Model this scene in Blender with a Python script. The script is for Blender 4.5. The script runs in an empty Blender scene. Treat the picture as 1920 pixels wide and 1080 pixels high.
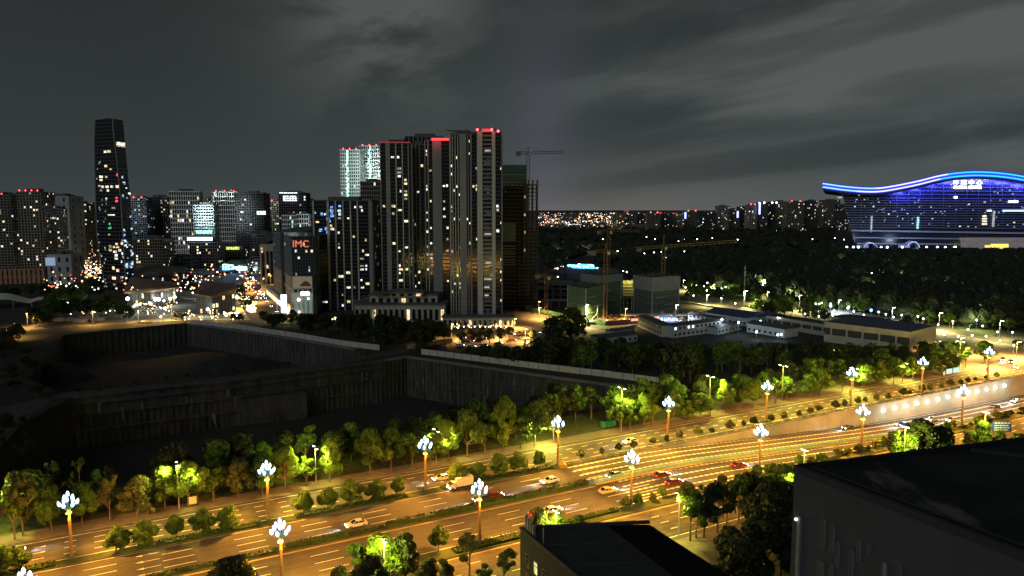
import bpy, math, random
from mathutils import Vector, noise
from mathutils.geometry import tessellate_polygon
RND = random.Random(7)
SC = bpy.context.scene
COL = SC.collection
# ------------------------------------------------------------------ camera
H, FOC = 70.0, 1400.0
PITCH = math.atan(148 / FOC)
K = H / 60.0
cam_d = bpy.data.cameras.new('camera'); cam = bpy.data.objects.new('camera', cam_d); COL.objects.link(cam)
cam.location = (0, 0, H); cam.rotation_euler = (math.pi / 2 - PITCH, 0, 0)
cam_d.sensor_width = 36; cam_d.lens = 36 * FOC / 1920; cam_d.clip_start = .5; cam_d.clip_end = 60000
SC.camera = cam
# ------------------------------------------------------------------ world: night sky with clouds lit by the city
SC.view_settings.view_transform = 'Standard'; SC.view_settings.look = 'None'
SC.view_settings.exposure = 0.0; SC.view_settings.gamma = 1.0
SC.cycles.use_denoising = True
SC.cycles.max_bounces = 5; SC.cycles.diffuse_bounces = 2; SC.cycles.glossy_bounces = 2
SC.cycles.sample_clamp_indirect = 3.0
SC.cycles.use_light_tree = True
world = bpy.data.worlds.new('World'); SC.world = world; world.use_nodes = True
def build_world():
    nt = world.node_tree; nt.nodes.clear(); N = nt.nodes; L = nt.links
    def M(op, a, b=None, c=None, clamp=False):
        n = N.new('ShaderNodeMath'); n.operation = op; n.use_clamp = clamp
        for i, v in enumerate((a, b, c)):
            if v is None: continue
            if isinstance(v, (int, float)): n.inputs[i].default_value = v
            else: L.new(v, n.inputs[i])
        return n.outputs[0]
    tc = N.new('ShaderNodeTexCoord'); sp = N.new('ShaderNodeSeparateXYZ'); L.new(tc.outputs['Generated'], sp.inputs[0])
    x, y, z = sp.outputs
    az = M('ARCTAN2', x, y); el = M('ARCSINE', z)
    cb = N.new('ShaderNodeCombineXYZ'); L.new(az, cb.inputs[0]); L.new(M('SUBTRACT', M('MULTIPLY', el, 2.0), M('MULTIPLY', az, .30)), cb.inputs[1]); L.new(y, cb.inputs[2])
    def noi(scale, detail, rough, dist=0.0, off=(0, 0, 0), sc=(1, 1, 1)):
        mp = N.new('ShaderNodeMapping'); mp.inputs['Location'].default_value = off; mp.inputs['Scale'].default_value = sc
        L.new(cb.outputs[0], mp.inputs[0])
        n = N.new('ShaderNodeTexNoise'); n.inputs['Scale'].default_value = scale; n.inputs['Detail'].default_value = detail
        n.inputs['Roughness'].default_value = rough; n.inputs['Distortion'].default_value = dist
        L.new(mp.outputs[0], n.inputs['Vector']); return n.outputs['Fac']
    def sm(v, a, b):
        n = N.new('ShaderNodeMapRange'); n.interpolation_type = 'SMOOTHSTEP'
        L.new(v, n.inputs['Value']); n.inputs['From Min'].default_value = a; n.inputs['From Max'].default_value = b
        return n.outputs['Result']
    def bump(v, c, w):                       # soft bump round c
        d = M('DIVIDE', M('SUBTRACT', v, c), w); return M('EXPONENT', M('MULTIPLY', M('MULTIPLY', d, d), -1.0))
    n1 = noi(4.6, 7, .56, .5, (3.1, 1.7, 0), (1, 1, .2)); n2 = noi(5.2, 6, .56, .5, (9.2, 4.4, 0), (.6, 1.3, .2)); n3 = noi(1.6, 3, .5, 0, (1.5, 7.7, 0))
    band = noi(2.1, 7, .52, .35, (5.3, 2.65, 0), (.55, 1.9, .2))
    # thick broken cloud over the right half, a torn wisp over the middle, thin veil on the left
    right = sm(az, -.02, .22)
    mid = M('MULTIPLY', bump(az, -.17, .12), bump(el, .27, .12))
    c1 = M('MULTIPLY', sm(band, .46, .58), M('MULTIPLY', right, .40))
    streak = M('MULTIPLY', sm(M('ADD', n2, M('MULTIPLY', bump(el, M('ADD', .135, M('MULTIPLY', az, .10)), .035), .25)), .52, .80), M('MULTIPLY', right, .9))
    c2 = M('MULTIPLY', sm(n1, .42, .60), M('MULTIPLY', mid, 1.3))
    c3 = M('MULTIPLY', sm(n2, .55, .8), M('MULTIPLY', M('MULTIPLY', bump(az, -.38, .09), bump(el, .30, .09)), .35))
    cl = M('ADD', M('ADD', c1, streak), M('ADD', c2, c3), clamp=True)
    dark = M('MULTIPLY', sm(band, .53, .40), M('MULTIPLY', right, .55))
    hor = M('EXPONENT', M('MULTIPLY', M('ABSOLUTE', el), -7.0))
    warm = M('MULTIPLY', M('EXPONENT', M('MULTIPLY', M('ABSOLUTE', el), -30.0)), bump(az, .08, .30))
    def col(c, f):
        n = N.new('ShaderNodeVectorMath'); n.operation = 'SCALE'; n.inputs[0].default_value = c
        if isinstance(f, (int, float)): n.inputs['Scale'].default_value = f
        else: L.new(f, n.inputs['Scale'])
        return n.outputs[0]
    def vadd(a, b):
        n = N.new('ShaderNodeVectorMath'); n.operation = 'ADD'; L.new(a, n.inputs[0]); L.new(b, n.inputs[1]); return n.outputs[0]
    vign = M('ADD', .55, M('ADD', M('MULTIPLY', n3, .45), M('MULTIPLY', sm(az, -.6, .1), .35)))
    s = col((.0280, .0325, .0320), vign)
    s = vadd(s, col((.022, .029, .031), hor))
    s = vadd(s, col((.052, .056, .054), cl))
    s = vadd(s, col((-.016, -.018, -.016), dark))
    s = vadd(s, col((.050, .036, .024), warm))
    # search light haze standing behind the towers
    beam = M('MULTIPLY', bump(az, .040, .045), sm(el, .34, .04))
    s = vadd(s, col((.016, .015, .030), beam))
    # below the horizon: dark land
    under = sm(z, -.02, .0)
    fin = N.new('ShaderNodeVectorMath'); fin.operation = 'SCALE'; L.new(s, fin.inputs[0]); L.new(M('ADD', .15, M('MULTIPLY', under, .85)), fin.inputs['Scale'])
    bg = N.new('ShaderNodeBackground'); L.new(fin.outputs[0], bg.inputs['Color']); bg.inputs['Strength'].default_value = 1.0
    out = N.new('ShaderNodeOutputWorld'); L.new(bg.outputs[0], out.inputs['Surface'])
build_world()
sun_d = bpy.data.lights.new('fill_sun', 'SUN'); sun_d.energy = 0.50; sun_d.angle = math.radians(40); sun_d.color = (.86, .95, 1.0)  # soft fill from behind the camera, added to lift the facades
sun = bpy.data.objects.new('fill_sun', sun_d); COL.objects.link(sun)
sun.rotation_euler = (math.radians(66), 0, math.radians(-28)); sun.location = (0, 0, 400)
# ------------------------------------------------------------------ projecting helpers: where a direction of view meets the ground or a plane
CP, SP = math.cos(PITCH), math.sin(PITCH)
def ray(u, v):
    a = (u - 960) / FOC; b = (540 - v) / FOC
    return Vector((a, CP + b * SP, -SP + b * CP))
def G(u, v, z=0.0):
    d = ray(u, v); t = (z - H) / d.z; return Vector((d.x * t, d.y * t, z))
def AtY(u, v, Y):
    d = ray(u, v); t = Y / d.y; return Vector((d.x * t, Y, H + d.z * t))
ANG = math.radians(61); SX, SY = math.sin(ANG), math.cos(ANG)
def R(s, t, z=0.0):                      # the avenue's own frame: s along, t across
    return Vector((K * (s * SX - t * SY), K * (s * SY + t * SX), z))
def ST(p): return ((p.x * SX + p.y * SY) / K, (-p.x * SY + p.y * SX) / K)
AVE = math.atan2(SY, SX)                 # heading of the avenue
# ------------------------------------------------------------------ materials
MATS = {}
def mat(name, col, rough=.8, metal=0.0, var=.0, scale=1.0, bump=0.0, coat=0.0, trans=0.0, spec=.5, stretch=(1, 1, 1)):
    if name in MATS: return MATS[name]
    m = bpy.data.materials.new(name); m.use_nodes = True; nt = m.node_tree; b = nt.nodes['Principled BSDF']
    b.inputs['Base Color'].default_value = (*col, 1); b.inputs['Roughness'].default_value = rough; b.inputs['Metallic'].default_value = metal
    b.inputs['Specular IOR Level'].default_value = spec
    if coat: b.inputs['Coat Weight'].default_value = coat
    if var or bump:
        tc = nt.nodes.new('ShaderNodeTexCoord'); mp = nt.nodes.new('ShaderNodeMapping'); mp.inputs['Scale'].default_value = stretch
        geo = nt.nodes.new('ShaderNodeNewGeometry')
        nt.links.new(geo.outputs['Position'], mp.inputs[0])
        n = nt.nodes.new('ShaderNodeTexNoise'); n.inputs['Scale'].default_value = scale; n.inputs['Detail'].default_value = 6; n.inputs['Roughness'].default_value = .62
        nt.links.new(mp.outputs[0], n.inputs['Vector'])
        r = nt.nodes.new('ShaderNodeValToRGB'); r.color_ramp.elements[0].position = .30; r.color_ramp.elements[1].position = .72
        r.color_ramp.elements[0].color = (*[max(0, c * (1 - var)) for c in col], 1); r.color_ramp.elements[1].color = (*[min(1, c * (1 + var)) for c in col], 1)
        nt.links.new(n.outputs['Fac'], r.inputs[0])
        if var: nt.links.new(r.outputs[0], b.inputs['Base Color'])
        if bump:
            bp = nt.nodes.new('ShaderNodeBump'); bp.inputs['Strength'].default_value = bump; bp.inputs['Distance'].default_value = .2
            nt.links.new(n.outputs['Fac'], bp.inputs['Height']); nt.links.new(bp.outputs[0], b.inputs['Normal'])
    MATS[name] = m; return m
def glow(name, col, strength, sample=False):
    if name in MATS: return MATS[name]
    m = bpy.data.materials.new(name); m.use_nodes = True; nt = m.node_tree; b = nt.nodes['Principled BSDF']
    b.inputs['Base Color'].default_value = (.1, .1, .1, 1); b.inputs['Emission Color'].default_value = (*col, 1); b.inputs['Emission Strength'].default_value = strength
    b.inputs['Roughness'].default_value = .6
    m.cycles.emission_sampling = 'AUTO' if sample else 'NONE'
    MATS[name] = m; return m
def pane(name, col, strength):             # a lit room seen through its window: blinds and furniture break the light up
    if name in MATS: return MATS[name]
    m = glow(name, col, strength); nt = m.node_tree; b = nt.nodes['Principled BSDF']
    geo = nt.nodes.new('ShaderNodeNewGeometry'); n = nt.nodes.new('ShaderNodeTexNoise'); n.inputs['Scale'].default_value = .55; n.inputs['Detail'].default_value = 2
    nt.links.new(geo.outputs['Position'], n.inputs['Vector'])
    mr = nt.nodes.new('ShaderNodeMapRange'); mr.inputs['From Min'].default_value = .32; mr.inputs['From Max'].default_value = .66
    mr.inputs['To Min'].default_value = strength * .25; mr.inputs['To Max'].default_value = strength * 1.5
    nt.links.new(n.outputs['Fac'], mr.inputs['Value']); nt.links.new(mr.outputs[0], b.inputs['Emission Strength'])
    return m
def leafmat(name, col, col2, trans=.35):
    m = bpy.data.materials.new(name); m.use_nodes = True; nt = m.node_tree; b = nt.nodes['Principled BSDF']
    geo = nt.nodes.new('ShaderNodeNewGeometry'); n = nt.nodes.new('ShaderNodeTexNoise'); n.inputs['Scale'].default_value = .8; n.inputs['Detail'].default_value = 4
    nt.links.new(geo.outputs['Position'], n.inputs['Vector'])
    r = nt.nodes.new('ShaderNodeValToRGB'); r.color_ramp.elements[0].position = .35; r.color_ramp.elements[1].position = .68
    r.color_ramp.elements[0].color = (*col, 1); r.color_ramp.elements[1].color = (*col2, 1)
    nt.links.new(n.outputs['Fac'], r.inputs[0]); nt.links.new(r.outputs[0], b.inputs['Base Color'])
    b.inputs['Roughness'].default_value = .55; b.inputs['Specular IOR Level'].default_value = .3
    tr = nt.nodes.new('ShaderNodeBsdfTranslucent'); nt.links.new(r.outputs[0], tr.inputs['Color'])
    mx = nt.nodes.new('ShaderNodeMixShader'); mx.inputs[0].default_value = trans
    out = nt.nodes['Material Output']; nt.links.new(b.outputs[0], mx.inputs[1]); nt.links.new(tr.outputs[0], mx.inputs[2]); nt.links.new(mx.outputs[0], out.inputs['Surface'])
    MATS[name] = m; return m
def road_mat(name, c, var):               # worn asphalt: patches, and wheel tracks drawn out along the avenue
    m = mat(name, c, .8, var=var, scale=.30, bump=.05); nt = m.node_tree; b = nt.nodes['Principled BSDF']
    geo = nt.nodes.new('ShaderNodeNewGeometry'); vr = nt.nodes.new('ShaderNodeVectorRotate'); vr.rotation_type = 'Z_AXIS'; vr.inputs['Angle'].default_value = -math.atan2(SY, SX)
    nt.links.new(geo.outputs['Position'], vr.inputs['Vector']); mp = nt.nodes.new('ShaderNodeMapping'); mp.inputs['Scale'].default_value = (.018, .95, 1); nt.links.new(vr.outputs[0], mp.inputs[0])
    n = nt.nodes.new('ShaderNodeTexNoise'); n.inputs['Scale'].default_value = 1.0; n.inputs['Detail'].default_value = 5; n.inputs['Roughness'].default_value = .6; nt.links.new(mp.outputs[0], n.inputs['Vector'])
    mr = nt.nodes.new('ShaderNodeMapRange'); mr.inputs['From Min'].default_value = .34; mr.inputs['From Max'].default_value = .66; mr.inputs['To Min'].default_value = .62; mr.inputs['To Max'].default_value = 1.3; nt.links.new(n.outputs['Fac'], mr.inputs['Value'])
    vm = nt.nodes.new('ShaderNodeVectorMath'); vm.operation = 'SCALE'; nt.links.new(b.inputs['Base Color'].links[0].from_socket, vm.inputs[0]); nt.links.new(mr.outputs[0], vm.inputs['Scale']); nt.links.new(vm.outputs[0], b.inputs['Base Color']); return m
asphalt = road_mat('asphalt', (.058, .050, .044), .30)
asphalt_old = road_mat('asphalt_old', (.068, .060, .052), .45)
paving = mat('paving', (.13, .11, .09), .85, var=.3, scale=.5, bump=.1)
concrete = mat('concrete', (.13, .125, .11), .85, var=.25, scale=.25, bump=.1)
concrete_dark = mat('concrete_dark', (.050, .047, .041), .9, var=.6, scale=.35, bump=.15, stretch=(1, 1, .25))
concrete_pale = mat('concrete_pale', (.30, .28, .22), .85, var=.3, scale=.2, bump=.1)
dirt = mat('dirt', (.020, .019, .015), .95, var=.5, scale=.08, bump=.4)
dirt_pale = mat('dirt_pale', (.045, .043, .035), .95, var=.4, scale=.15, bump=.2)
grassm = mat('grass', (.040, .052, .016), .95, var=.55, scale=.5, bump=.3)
landm = mat('land', (.014, .016, .010), .95, var=.5, scale=.03, bump=.2)
paint_w = mat('paint_white', (.78, .76, .66), .7, var=.18, scale=2.0)
paint_y = mat('paint_yellow', (.72, .52, .13), .7, var=.18, scale=2.0)
metal_g = mat('metal_grey', (.30, .31, .32), .45, .7)
metal_d = mat('metal_dark', (.05, .05, .055), .5, .6)
black = mat('black_rubber', (.015, .015, .015), .8)
bark = mat('bark', (.10, .075, .05), .9, var=.4, scale=2.0, bump=.3)
glass_d = mat('glass_dark', (.010, .012, .016), .12, spec=.6)
glass_b = mat('glass_blue', (.018, .030, .045), .12, spec=.6)
# ------------------------------------------------------------------ mesh collecting
class MB:
    def __init__(s): s.v = []; s.f = []; s.m = []; s.mats = []
    def mi(s, m):
        if m not in s.mats: s.mats.append(m)
        return s.mats.index(m)
    def add(s, vs, fs, m):
        o = len(s.v); s.v += [tuple(p) for p in vs]; s.f += [tuple(i + o for i in f) for f in fs]; k = s.mi(m); s.m += [k] * len(fs)
    def quad(s, a, b, c, d, m): s.add((a, b, c, d), ((0, 1, 2, 3),), m)
    def prism(s, pts, z0, z1, m, top=None, bottom=True):     # pts: ccw 2-D; z0, z1 numbers or lists
        n = len(pts); z0 = z0 if isinstance(z0, (list, tuple)) else [z0] * n; z1 = z1 if isinstance(z1, (list, tuple)) else [z1] * n
        vs = [(p[0], p[1], a) for p, a in zip(pts, z0)] + [(p[0], p[1], a) for p, a in zip(pts, z1)]
        fs = [(i, (i + 1) % n, n + (i + 1) % n, n + i) for i in range(n)]
        s.add(vs, fs, m); s.add(vs, [tuple(range(n, 2 * n))], top or m)
        if bottom: s.add(vs, [tuple(range(n - 1, -1, -1))], m)
    def box(s, c, size, m, rz=0.0, top=None):                 # c = centre of the base
        x, y, z = size[0] / 2, size[1] / 2, size[2]; ca, sa = math.cos(rz), math.sin(rz)
        s.prism([(c[0] + a * ca - b * sa, c[1] + a * sa + b * ca) for a, b in ((-x, -y), (x, -y), (x, y), (-x, y))], c[2], c[2] + z, m, top)
    def bar(s, a, b, w, m, h=None):                            # square bar from a to b
        a, b = Vector(a), Vector(b); d = (b - a).normalized(); h = h or w
        u = d.cross(Vector((0, 0, 1))); u = u.normalized() if u.length > 1e-4 else Vector((1, 0, 0)); q = u.cross(d)
        u = u * w / 2; q = q * h / 2
        vs = [a - u - q, a + u - q, a + u + q, a - u + q, b - u - q, b + u - q, b + u + q, b - u + q]
        s.add(vs, ((0, 1, 2, 3), (4, 7, 6, 5), (0, 4, 5, 1), (1, 5, 6, 2), (2, 6, 7, 3), (3, 7, 4, 0)), m)
    def tube(s, pts, rad, m, n=6, cap=True):
        pts = [Vector(p) for p in pts]; rad = rad if isinstance(rad, (list, tuple)) else [rad] * len(pts); vs = []
        for i, p in enumerate(pts):
            d = (pts[min(i + 1, len(pts) - 1)] - pts[max(i - 1, 0)]).normalized()
            u = d.orthogonal().normalized() if abs(d.z) < .95 else Vector((1, 0, 0)); u = (u - d * u.dot(d)).normalized(); w = d.cross(u)
            for k in range(n):
                a = 2 * math.pi * k / n; vs.append(p + (u * math.cos(a) + w * math.sin(a)) * rad[i])
        fs = []
        for i in range(len(pts) - 1):
            for k in range(n): fs.append((i * n + k, i * n + (k + 1) % n, (i + 1) * n + (k + 1) % n, (i + 1) * n + k))
        if cap: fs.append(tuple(range(n - 1, -1, -1))); fs.append(tuple((len(pts) - 1) * n + k for k in range(n)))
        s.add(vs, fs, m)
    def lathe(s, c, prof, m, n=8):
        vs = []; fs = []
        for r, z in prof:
            for k in range(n):
                a = 2 * math.pi * k / n; vs.append((c[0] + r * math.cos(a), c[1] + r * math.sin(a), c[2] + z))
        for i in range(len(prof) - 1):
            for k in range(n): fs.append((i * n + k, i * n + (k + 1) % n, (i + 1) * n + (k + 1) % n, (i + 1) * n + k))
        fs.append(tuple(range(n - 1, -1, -1))); fs.append(tuple((len(prof) - 1) * n + k for k in range(n)))
        s.add(vs, fs, m)
    def ball(s, c, r, m, n=8, k=5, sq=(1, 1, 1)):
        vs = [(c[0], c[1], c[2] - r * sq[2])]; fs = []
        for i in range(1, k):
            a = -math.pi / 2 + math.pi * i / k
            for j in range(n):
                b = 2 * math.pi * j / n; vs.append((c[0] + r * sq[0] * math.cos(a) * math.cos(b), c[1] + r * sq[1] * math.cos(a) * math.sin(b), c[2] + r * sq[2] * math.sin(a)))
        vs.append((c[0], c[1], c[2] + r * sq[2]))
        for j in range(n):
            fs.append((0, 1 + (j + 1) % n, 1 + j)); fs.append((len(vs) - 1, 1 + (k - 2) * n + j, 1 + (k - 2) * n + (j + 1) % n))
        for i in range(k - 2):
            for j in range(n): fs.append((1 + i * n + j, 1 + i * n + (j + 1) % n, 1 + (i + 1) * n + (j + 1) % n, 1 + (i + 1) * n + j))
        s.add(vs, fs, m)
    def mesh(s, name, origin=None, smooth=False):
        me = bpy.data.meshes.new(name); o = origin or (0, 0, 0)
        me.from_pydata([(p[0] - o[0], p[1] - o[1], p[2] - o[2]) for p in s.v], [], s.f)
        for m in s.mats: me.materials.append(m)
        me.polygons.foreach_set('material_index', s.m)
        if smooth: me.polygons.foreach_set('use_smooth', [True] * len(me.polygons))
        me.update(); return me
    def build(s, name, parent=None, origin=None, smooth=False, kind=None):
        if parent is not None and origin is None: origin = parent.location
        ob = bpy.data.objects.new(name, s.mesh(name, origin, smooth)); COL.objects.link(ob)
        if parent is not None: ob.parent = parent
        elif origin is not None: ob.location = origin
        if kind: ob['kind'] = kind
        return ob
def tag(o, label=None, cat=None, group=None, kind=None):
    if label: o['label'] = label
    if cat: o['category'] = cat
    if group: o['group'] = group
    if kind: o['kind'] = kind
    return o
def thing(name, label, cat, loc, group=None, rz=0.0):
    o = bpy.data.objects.new(name, None); COL.objects.link(o); o.location = loc; o.rotation_euler = (0, 0, rz); o.empty_display_size = .5
    return tag(o, label, cat, group)
def inst(name, mesh, parent=None, loc=(0, 0, 0), rot=(0, 0, 0), scale=(1, 1, 1), kind=None):
    o = bpy.data.objects.new(name, mesh); COL.objects.link(o); o.location = loc; o.rotation_euler = rot; o.scale = scale
    if parent is not None: o.parent = parent
    if kind: o['kind'] = kind
    return o
def light(name, kind, loc, energy, color, parent=None, size=.3, aim=None, spot=None, blend=.5):
    d = bpy.data.lights.new(name, kind); d.energy = energy; d.color = color
    if kind in ('POINT', 'SPOT'): d.shadow_soft_size = size
    if kind == 'SPOT': d.spot_size = spot or math.radians(150); d.spot_blend = blend
    o = bpy.data.objects.new(name, d); COL.objects.link(o); o.location = loc
    if aim is not None: o.rotation_euler = (Vector(aim) - Vector(loc)).to_track_quat('-Z', 'Y').to_euler()
    if parent is not None: o.parent = parent; o.location = Vector(loc) - parent.location if parent.rotation_euler.z == 0 else Vector(loc)
    return o
ORD = ['first', 'second', 'third', 'fourth', 'fifth', 'sixth', 'seventh', 'eighth', 'ninth', 'tenth', 'eleventh', 'twelfth', 'thirteenth', 'fourteenth', 'fifteenth', 'sixteenth', 'seventeenth', 'eighteenth', 'nineteenth', 'twentieth']
TENS = {20: 'twenty', 30: 'thirty', 40: 'forty', 50: 'fifty', 60: 'sixty', 70: 'seventy'}
def ordi(i):                              # 0 -> first
    n = i + 1
    if n <= 20: return ORD[n - 1]
    if n % 10 == 0: return TENS[n][:-1] + 'ieth'
    return TENS[n - n % 10] + '-' + ORD[n % 10 - 1]
# ================================================================== ground, avenue, excavation
def zroad(s):                             # the main carriageways dip into an underpass towards the right
    if s <= 112: return 0.0
    a = min(1, (s - 112) / 12.0); d = (s - 112 - 6 * a) * .064
    if s > 190: d = (190 - 118) * .064 + (1 - math.exp(-(s - 190) / 38.0)) * 2.4
    return -d * K
def stq(l): return [R(s, t) for s, t in l]
FRONT_PIT = [R(-34, 182), R(128, 180), R(164, 181), R(108.3, 284.6), R(97, 281), R(38.5, 274), R(-10, 274), R(-22, 243)]
BACK_PIT = [G(118, 738), G(300, 722), G(430, 708), G(560, 689), G(640, 676), G(676, 663), G(668, 655), G(520, 630), G(350, 606), G(120, 628), G(30, 700)]
S_END = 360
TRENCH = [R(112, 116.5), R(S_END, 116.5), R(S_END, 141.95), R(112, 141.95)]
def ground():
    outer = [Vector((-26000, -300, 0)), Vector((26000, -300, 0)), Vector((26000, 40000, 0)), Vector((-26000, 40000, 0))]
    loops = [outer, FRONT_PIT[::-1], BACK_PIT[::-1], TRENCH[::-1]]
    tris = tessellate_polygon(loops); pts = [p for l in loops for p in l]
    mb = MB(); 
    vs = [(p.x, p.y, 0) for p in pts]; fs = []
    for a, b, c in tris:
        n = (Vector(vs[b]) - Vector(vs[a])).cross(Vector(vs[c]) - Vector(vs[a]))
        fs.append((a, b, c) if n.z > 0 else (a, c, b))
    mb.add(vs, fs, landm); tag(mb.build('ground'), kind='structure')
ground()
def sheet(name, pts, z, m, label=None, kind='structure'):
    loops = [[Vector((p[0], p[1], 0)) for p in pts]]; tris = tessellate_polygon(loops); vs = [(p[0], p[1], z) for p in pts]; fs = []
    for a, b, c in tris:
        n = (Vector(vs[b]) - Vector(vs[a])).cross(Vector(vs[c]) - Vector(vs[a])); fs.append((a, b, c) if n.z > 0 else (a, c, b))
    mb = MB(); mb.add(vs, fs, m); o = mb.build(name); o['kind'] = kind
    if label: o['label'] = label
    return o
def ribbon(mb, s0, s1, t0, t1, z, m, thick=0.0, follow=False, step=6.0, side=None, zb=None):
    n = max(1, int(abs(s1 - s0) / step)) if follow or step < 5 else 1
    ss = [s0 + (s1 - s0) * i / n for i in range(n + 1)]
    for a, b in zip(ss, ss[1:]):
        za = z + (zroad(a) if follow else 0); zb_ = z + (zroad(b) if follow else 0)
        p = [R(a, t0), R(b, t0), R(b, t1), R(a, t1)]
        if thick: mb.prism([(q.x, q.y) for q in p], [za - thick, zb_ - thick, zb_ - thick, za - thick], [za, zb_, zb_, za], side or m, top=m)
        else: mb.add([(p[0].x, p[0].y, za), (p[1].x, p[1].y, zb_), (p[2].x, p[2].y, zb_), (p[3].x, p[3].y, za)], ((0, 1, 2, 3),), m)
S0 = -75
mb = MB(); ribbon(mb, S0, S_END, 116.5, 141.95, .012, asphalt, follow=True); tag(mb.build('main_road'), kind='structure')
mb = MB(); ribbon(mb, S0, 330, 144.6, 156.2, .012, asphalt_old); tag(mb.build('service_road'), kind='structure')
mb = MB(); ribbon(mb, S0, S_END, 99.5, 113.0, .012, asphalt_old); tag(mb.build('near_service_road'), kind='structure')
mb = MB(); ribbon(mb, S0, S_END, 156.2, 156.55, .15, concrete, thick=.14); ribbon(mb, S0, S_END, 156.55, 160.9, .13, paving, thick=.12); ribbon(mb, S0, S_END, 160.9, 161.15, .17, concrete, thick=.16); tag(mb.build('pavement'), kind='structure')
mb = MB(); ribbon(mb, S0, 200, 88, 99.3, .13, paving, thick=.12); ribbon(mb, S0, 200, 99.3, 99.5, .16, concrete, thick=.15); tag(mb.build('near_pavement'), kind='structure')
mb = MB(); ribbon(mb, -62, 158, 161.15, 178, .03, grassm); tag(mb.build('grass_verge'), kind='structure')
mb = MB(); ribbon(mb, 158, S_END, 161.15, 176, .03, paving); tag(mb.build('verge_path'), kind='structure')
mb = MB()
for a, b in ((S0, 112),): ribbon(mb, a, b, 142.1, 144.5, .16, grassm, thick=.15, side=concrete)
ribbon(mb, 112, 330, 142.6, 144.5, .16, dirt_pale, thick=.15, side=concrete)
tag(mb.build('far_median'), kind='structure')
mb = MB(); ribbon(mb, S0, 74, 113.1, 116.3, .16, grassm, thick=.15, side=concrete); ribbon(mb, 74, S_END, 113.1, 116.1, .16, grassm, thick=.15, side=concrete); tag(mb.build('near_median'), kind='structure')
mb = MB(); ribbon(mb, S0, 92, 129.2, 131.2, .14, grassm, thick=.13, side=concrete); tag(mb.build('central_median'), kind='structure')
# underpass walls
wallm = mat('wall_plaster', (.40, .36, .26), .8, var=.22, scale=.12, bump=.03)
def uwall():
    w = thing('retaining_wall', 'long pale plaster wall rising along the sunken lanes of the underpass', 'wall', R(112, 142.2))
    n = 41
    for i in range(n):
        a = 112 + (S_END - 112) * i / n; b = 112 + (S_END - 112) * (i + 1) / n - .03
        mb = MB(); p = [R(a, 141.95), R(b, 141.95), R(b, 142.35), R(a, 142.35)]
        mb.prism([(q.x, q.y) for q in p], [zroad(a) - .3, zroad(b) - .3, zroad(b) - .3, zroad(a) - .3], .25, wallm); mb.build('wall_panel', w)
    mb = MB(); ribbon(mb, 112, S_END, 141.85, 142.55, .45, concrete, thick=.2); mb.build('coping', w)
    w2 = thing('retaining_wall', 'near concrete wall of the underpass hidden below the shrubs of the near median', 'wall', R(112, 116.3))
    mb = MB()
    for i in range(n):
        a = 112 + (S_END - 112) * i / n; b = 112 + (S_END - 112) * (i + 1) / n
        p = [R(a, 116.1), R(b, 116.1), R(b, 116.5), R(a, 116.5)]
        mb.prism([(q.x, q.y) for q in p], [zroad(a) - .3, zroad(b) - .3, zroad(b) - .3, zroad(a) - .3], .5, wallm)
    mb.build('wall', w2)
    mb = MB(); p = [R(S_END, 116), R(S_END + 1, 116), R(S_END + 1, 142.5), R(S_END, 142.5)]
    mb.prism([(q.x, q.y) for q in p], -10, .6, concrete_dark); tag(mb.build('end_wall'), 'dark end wall closing the sunken road', 'wall')
uwall()
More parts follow.
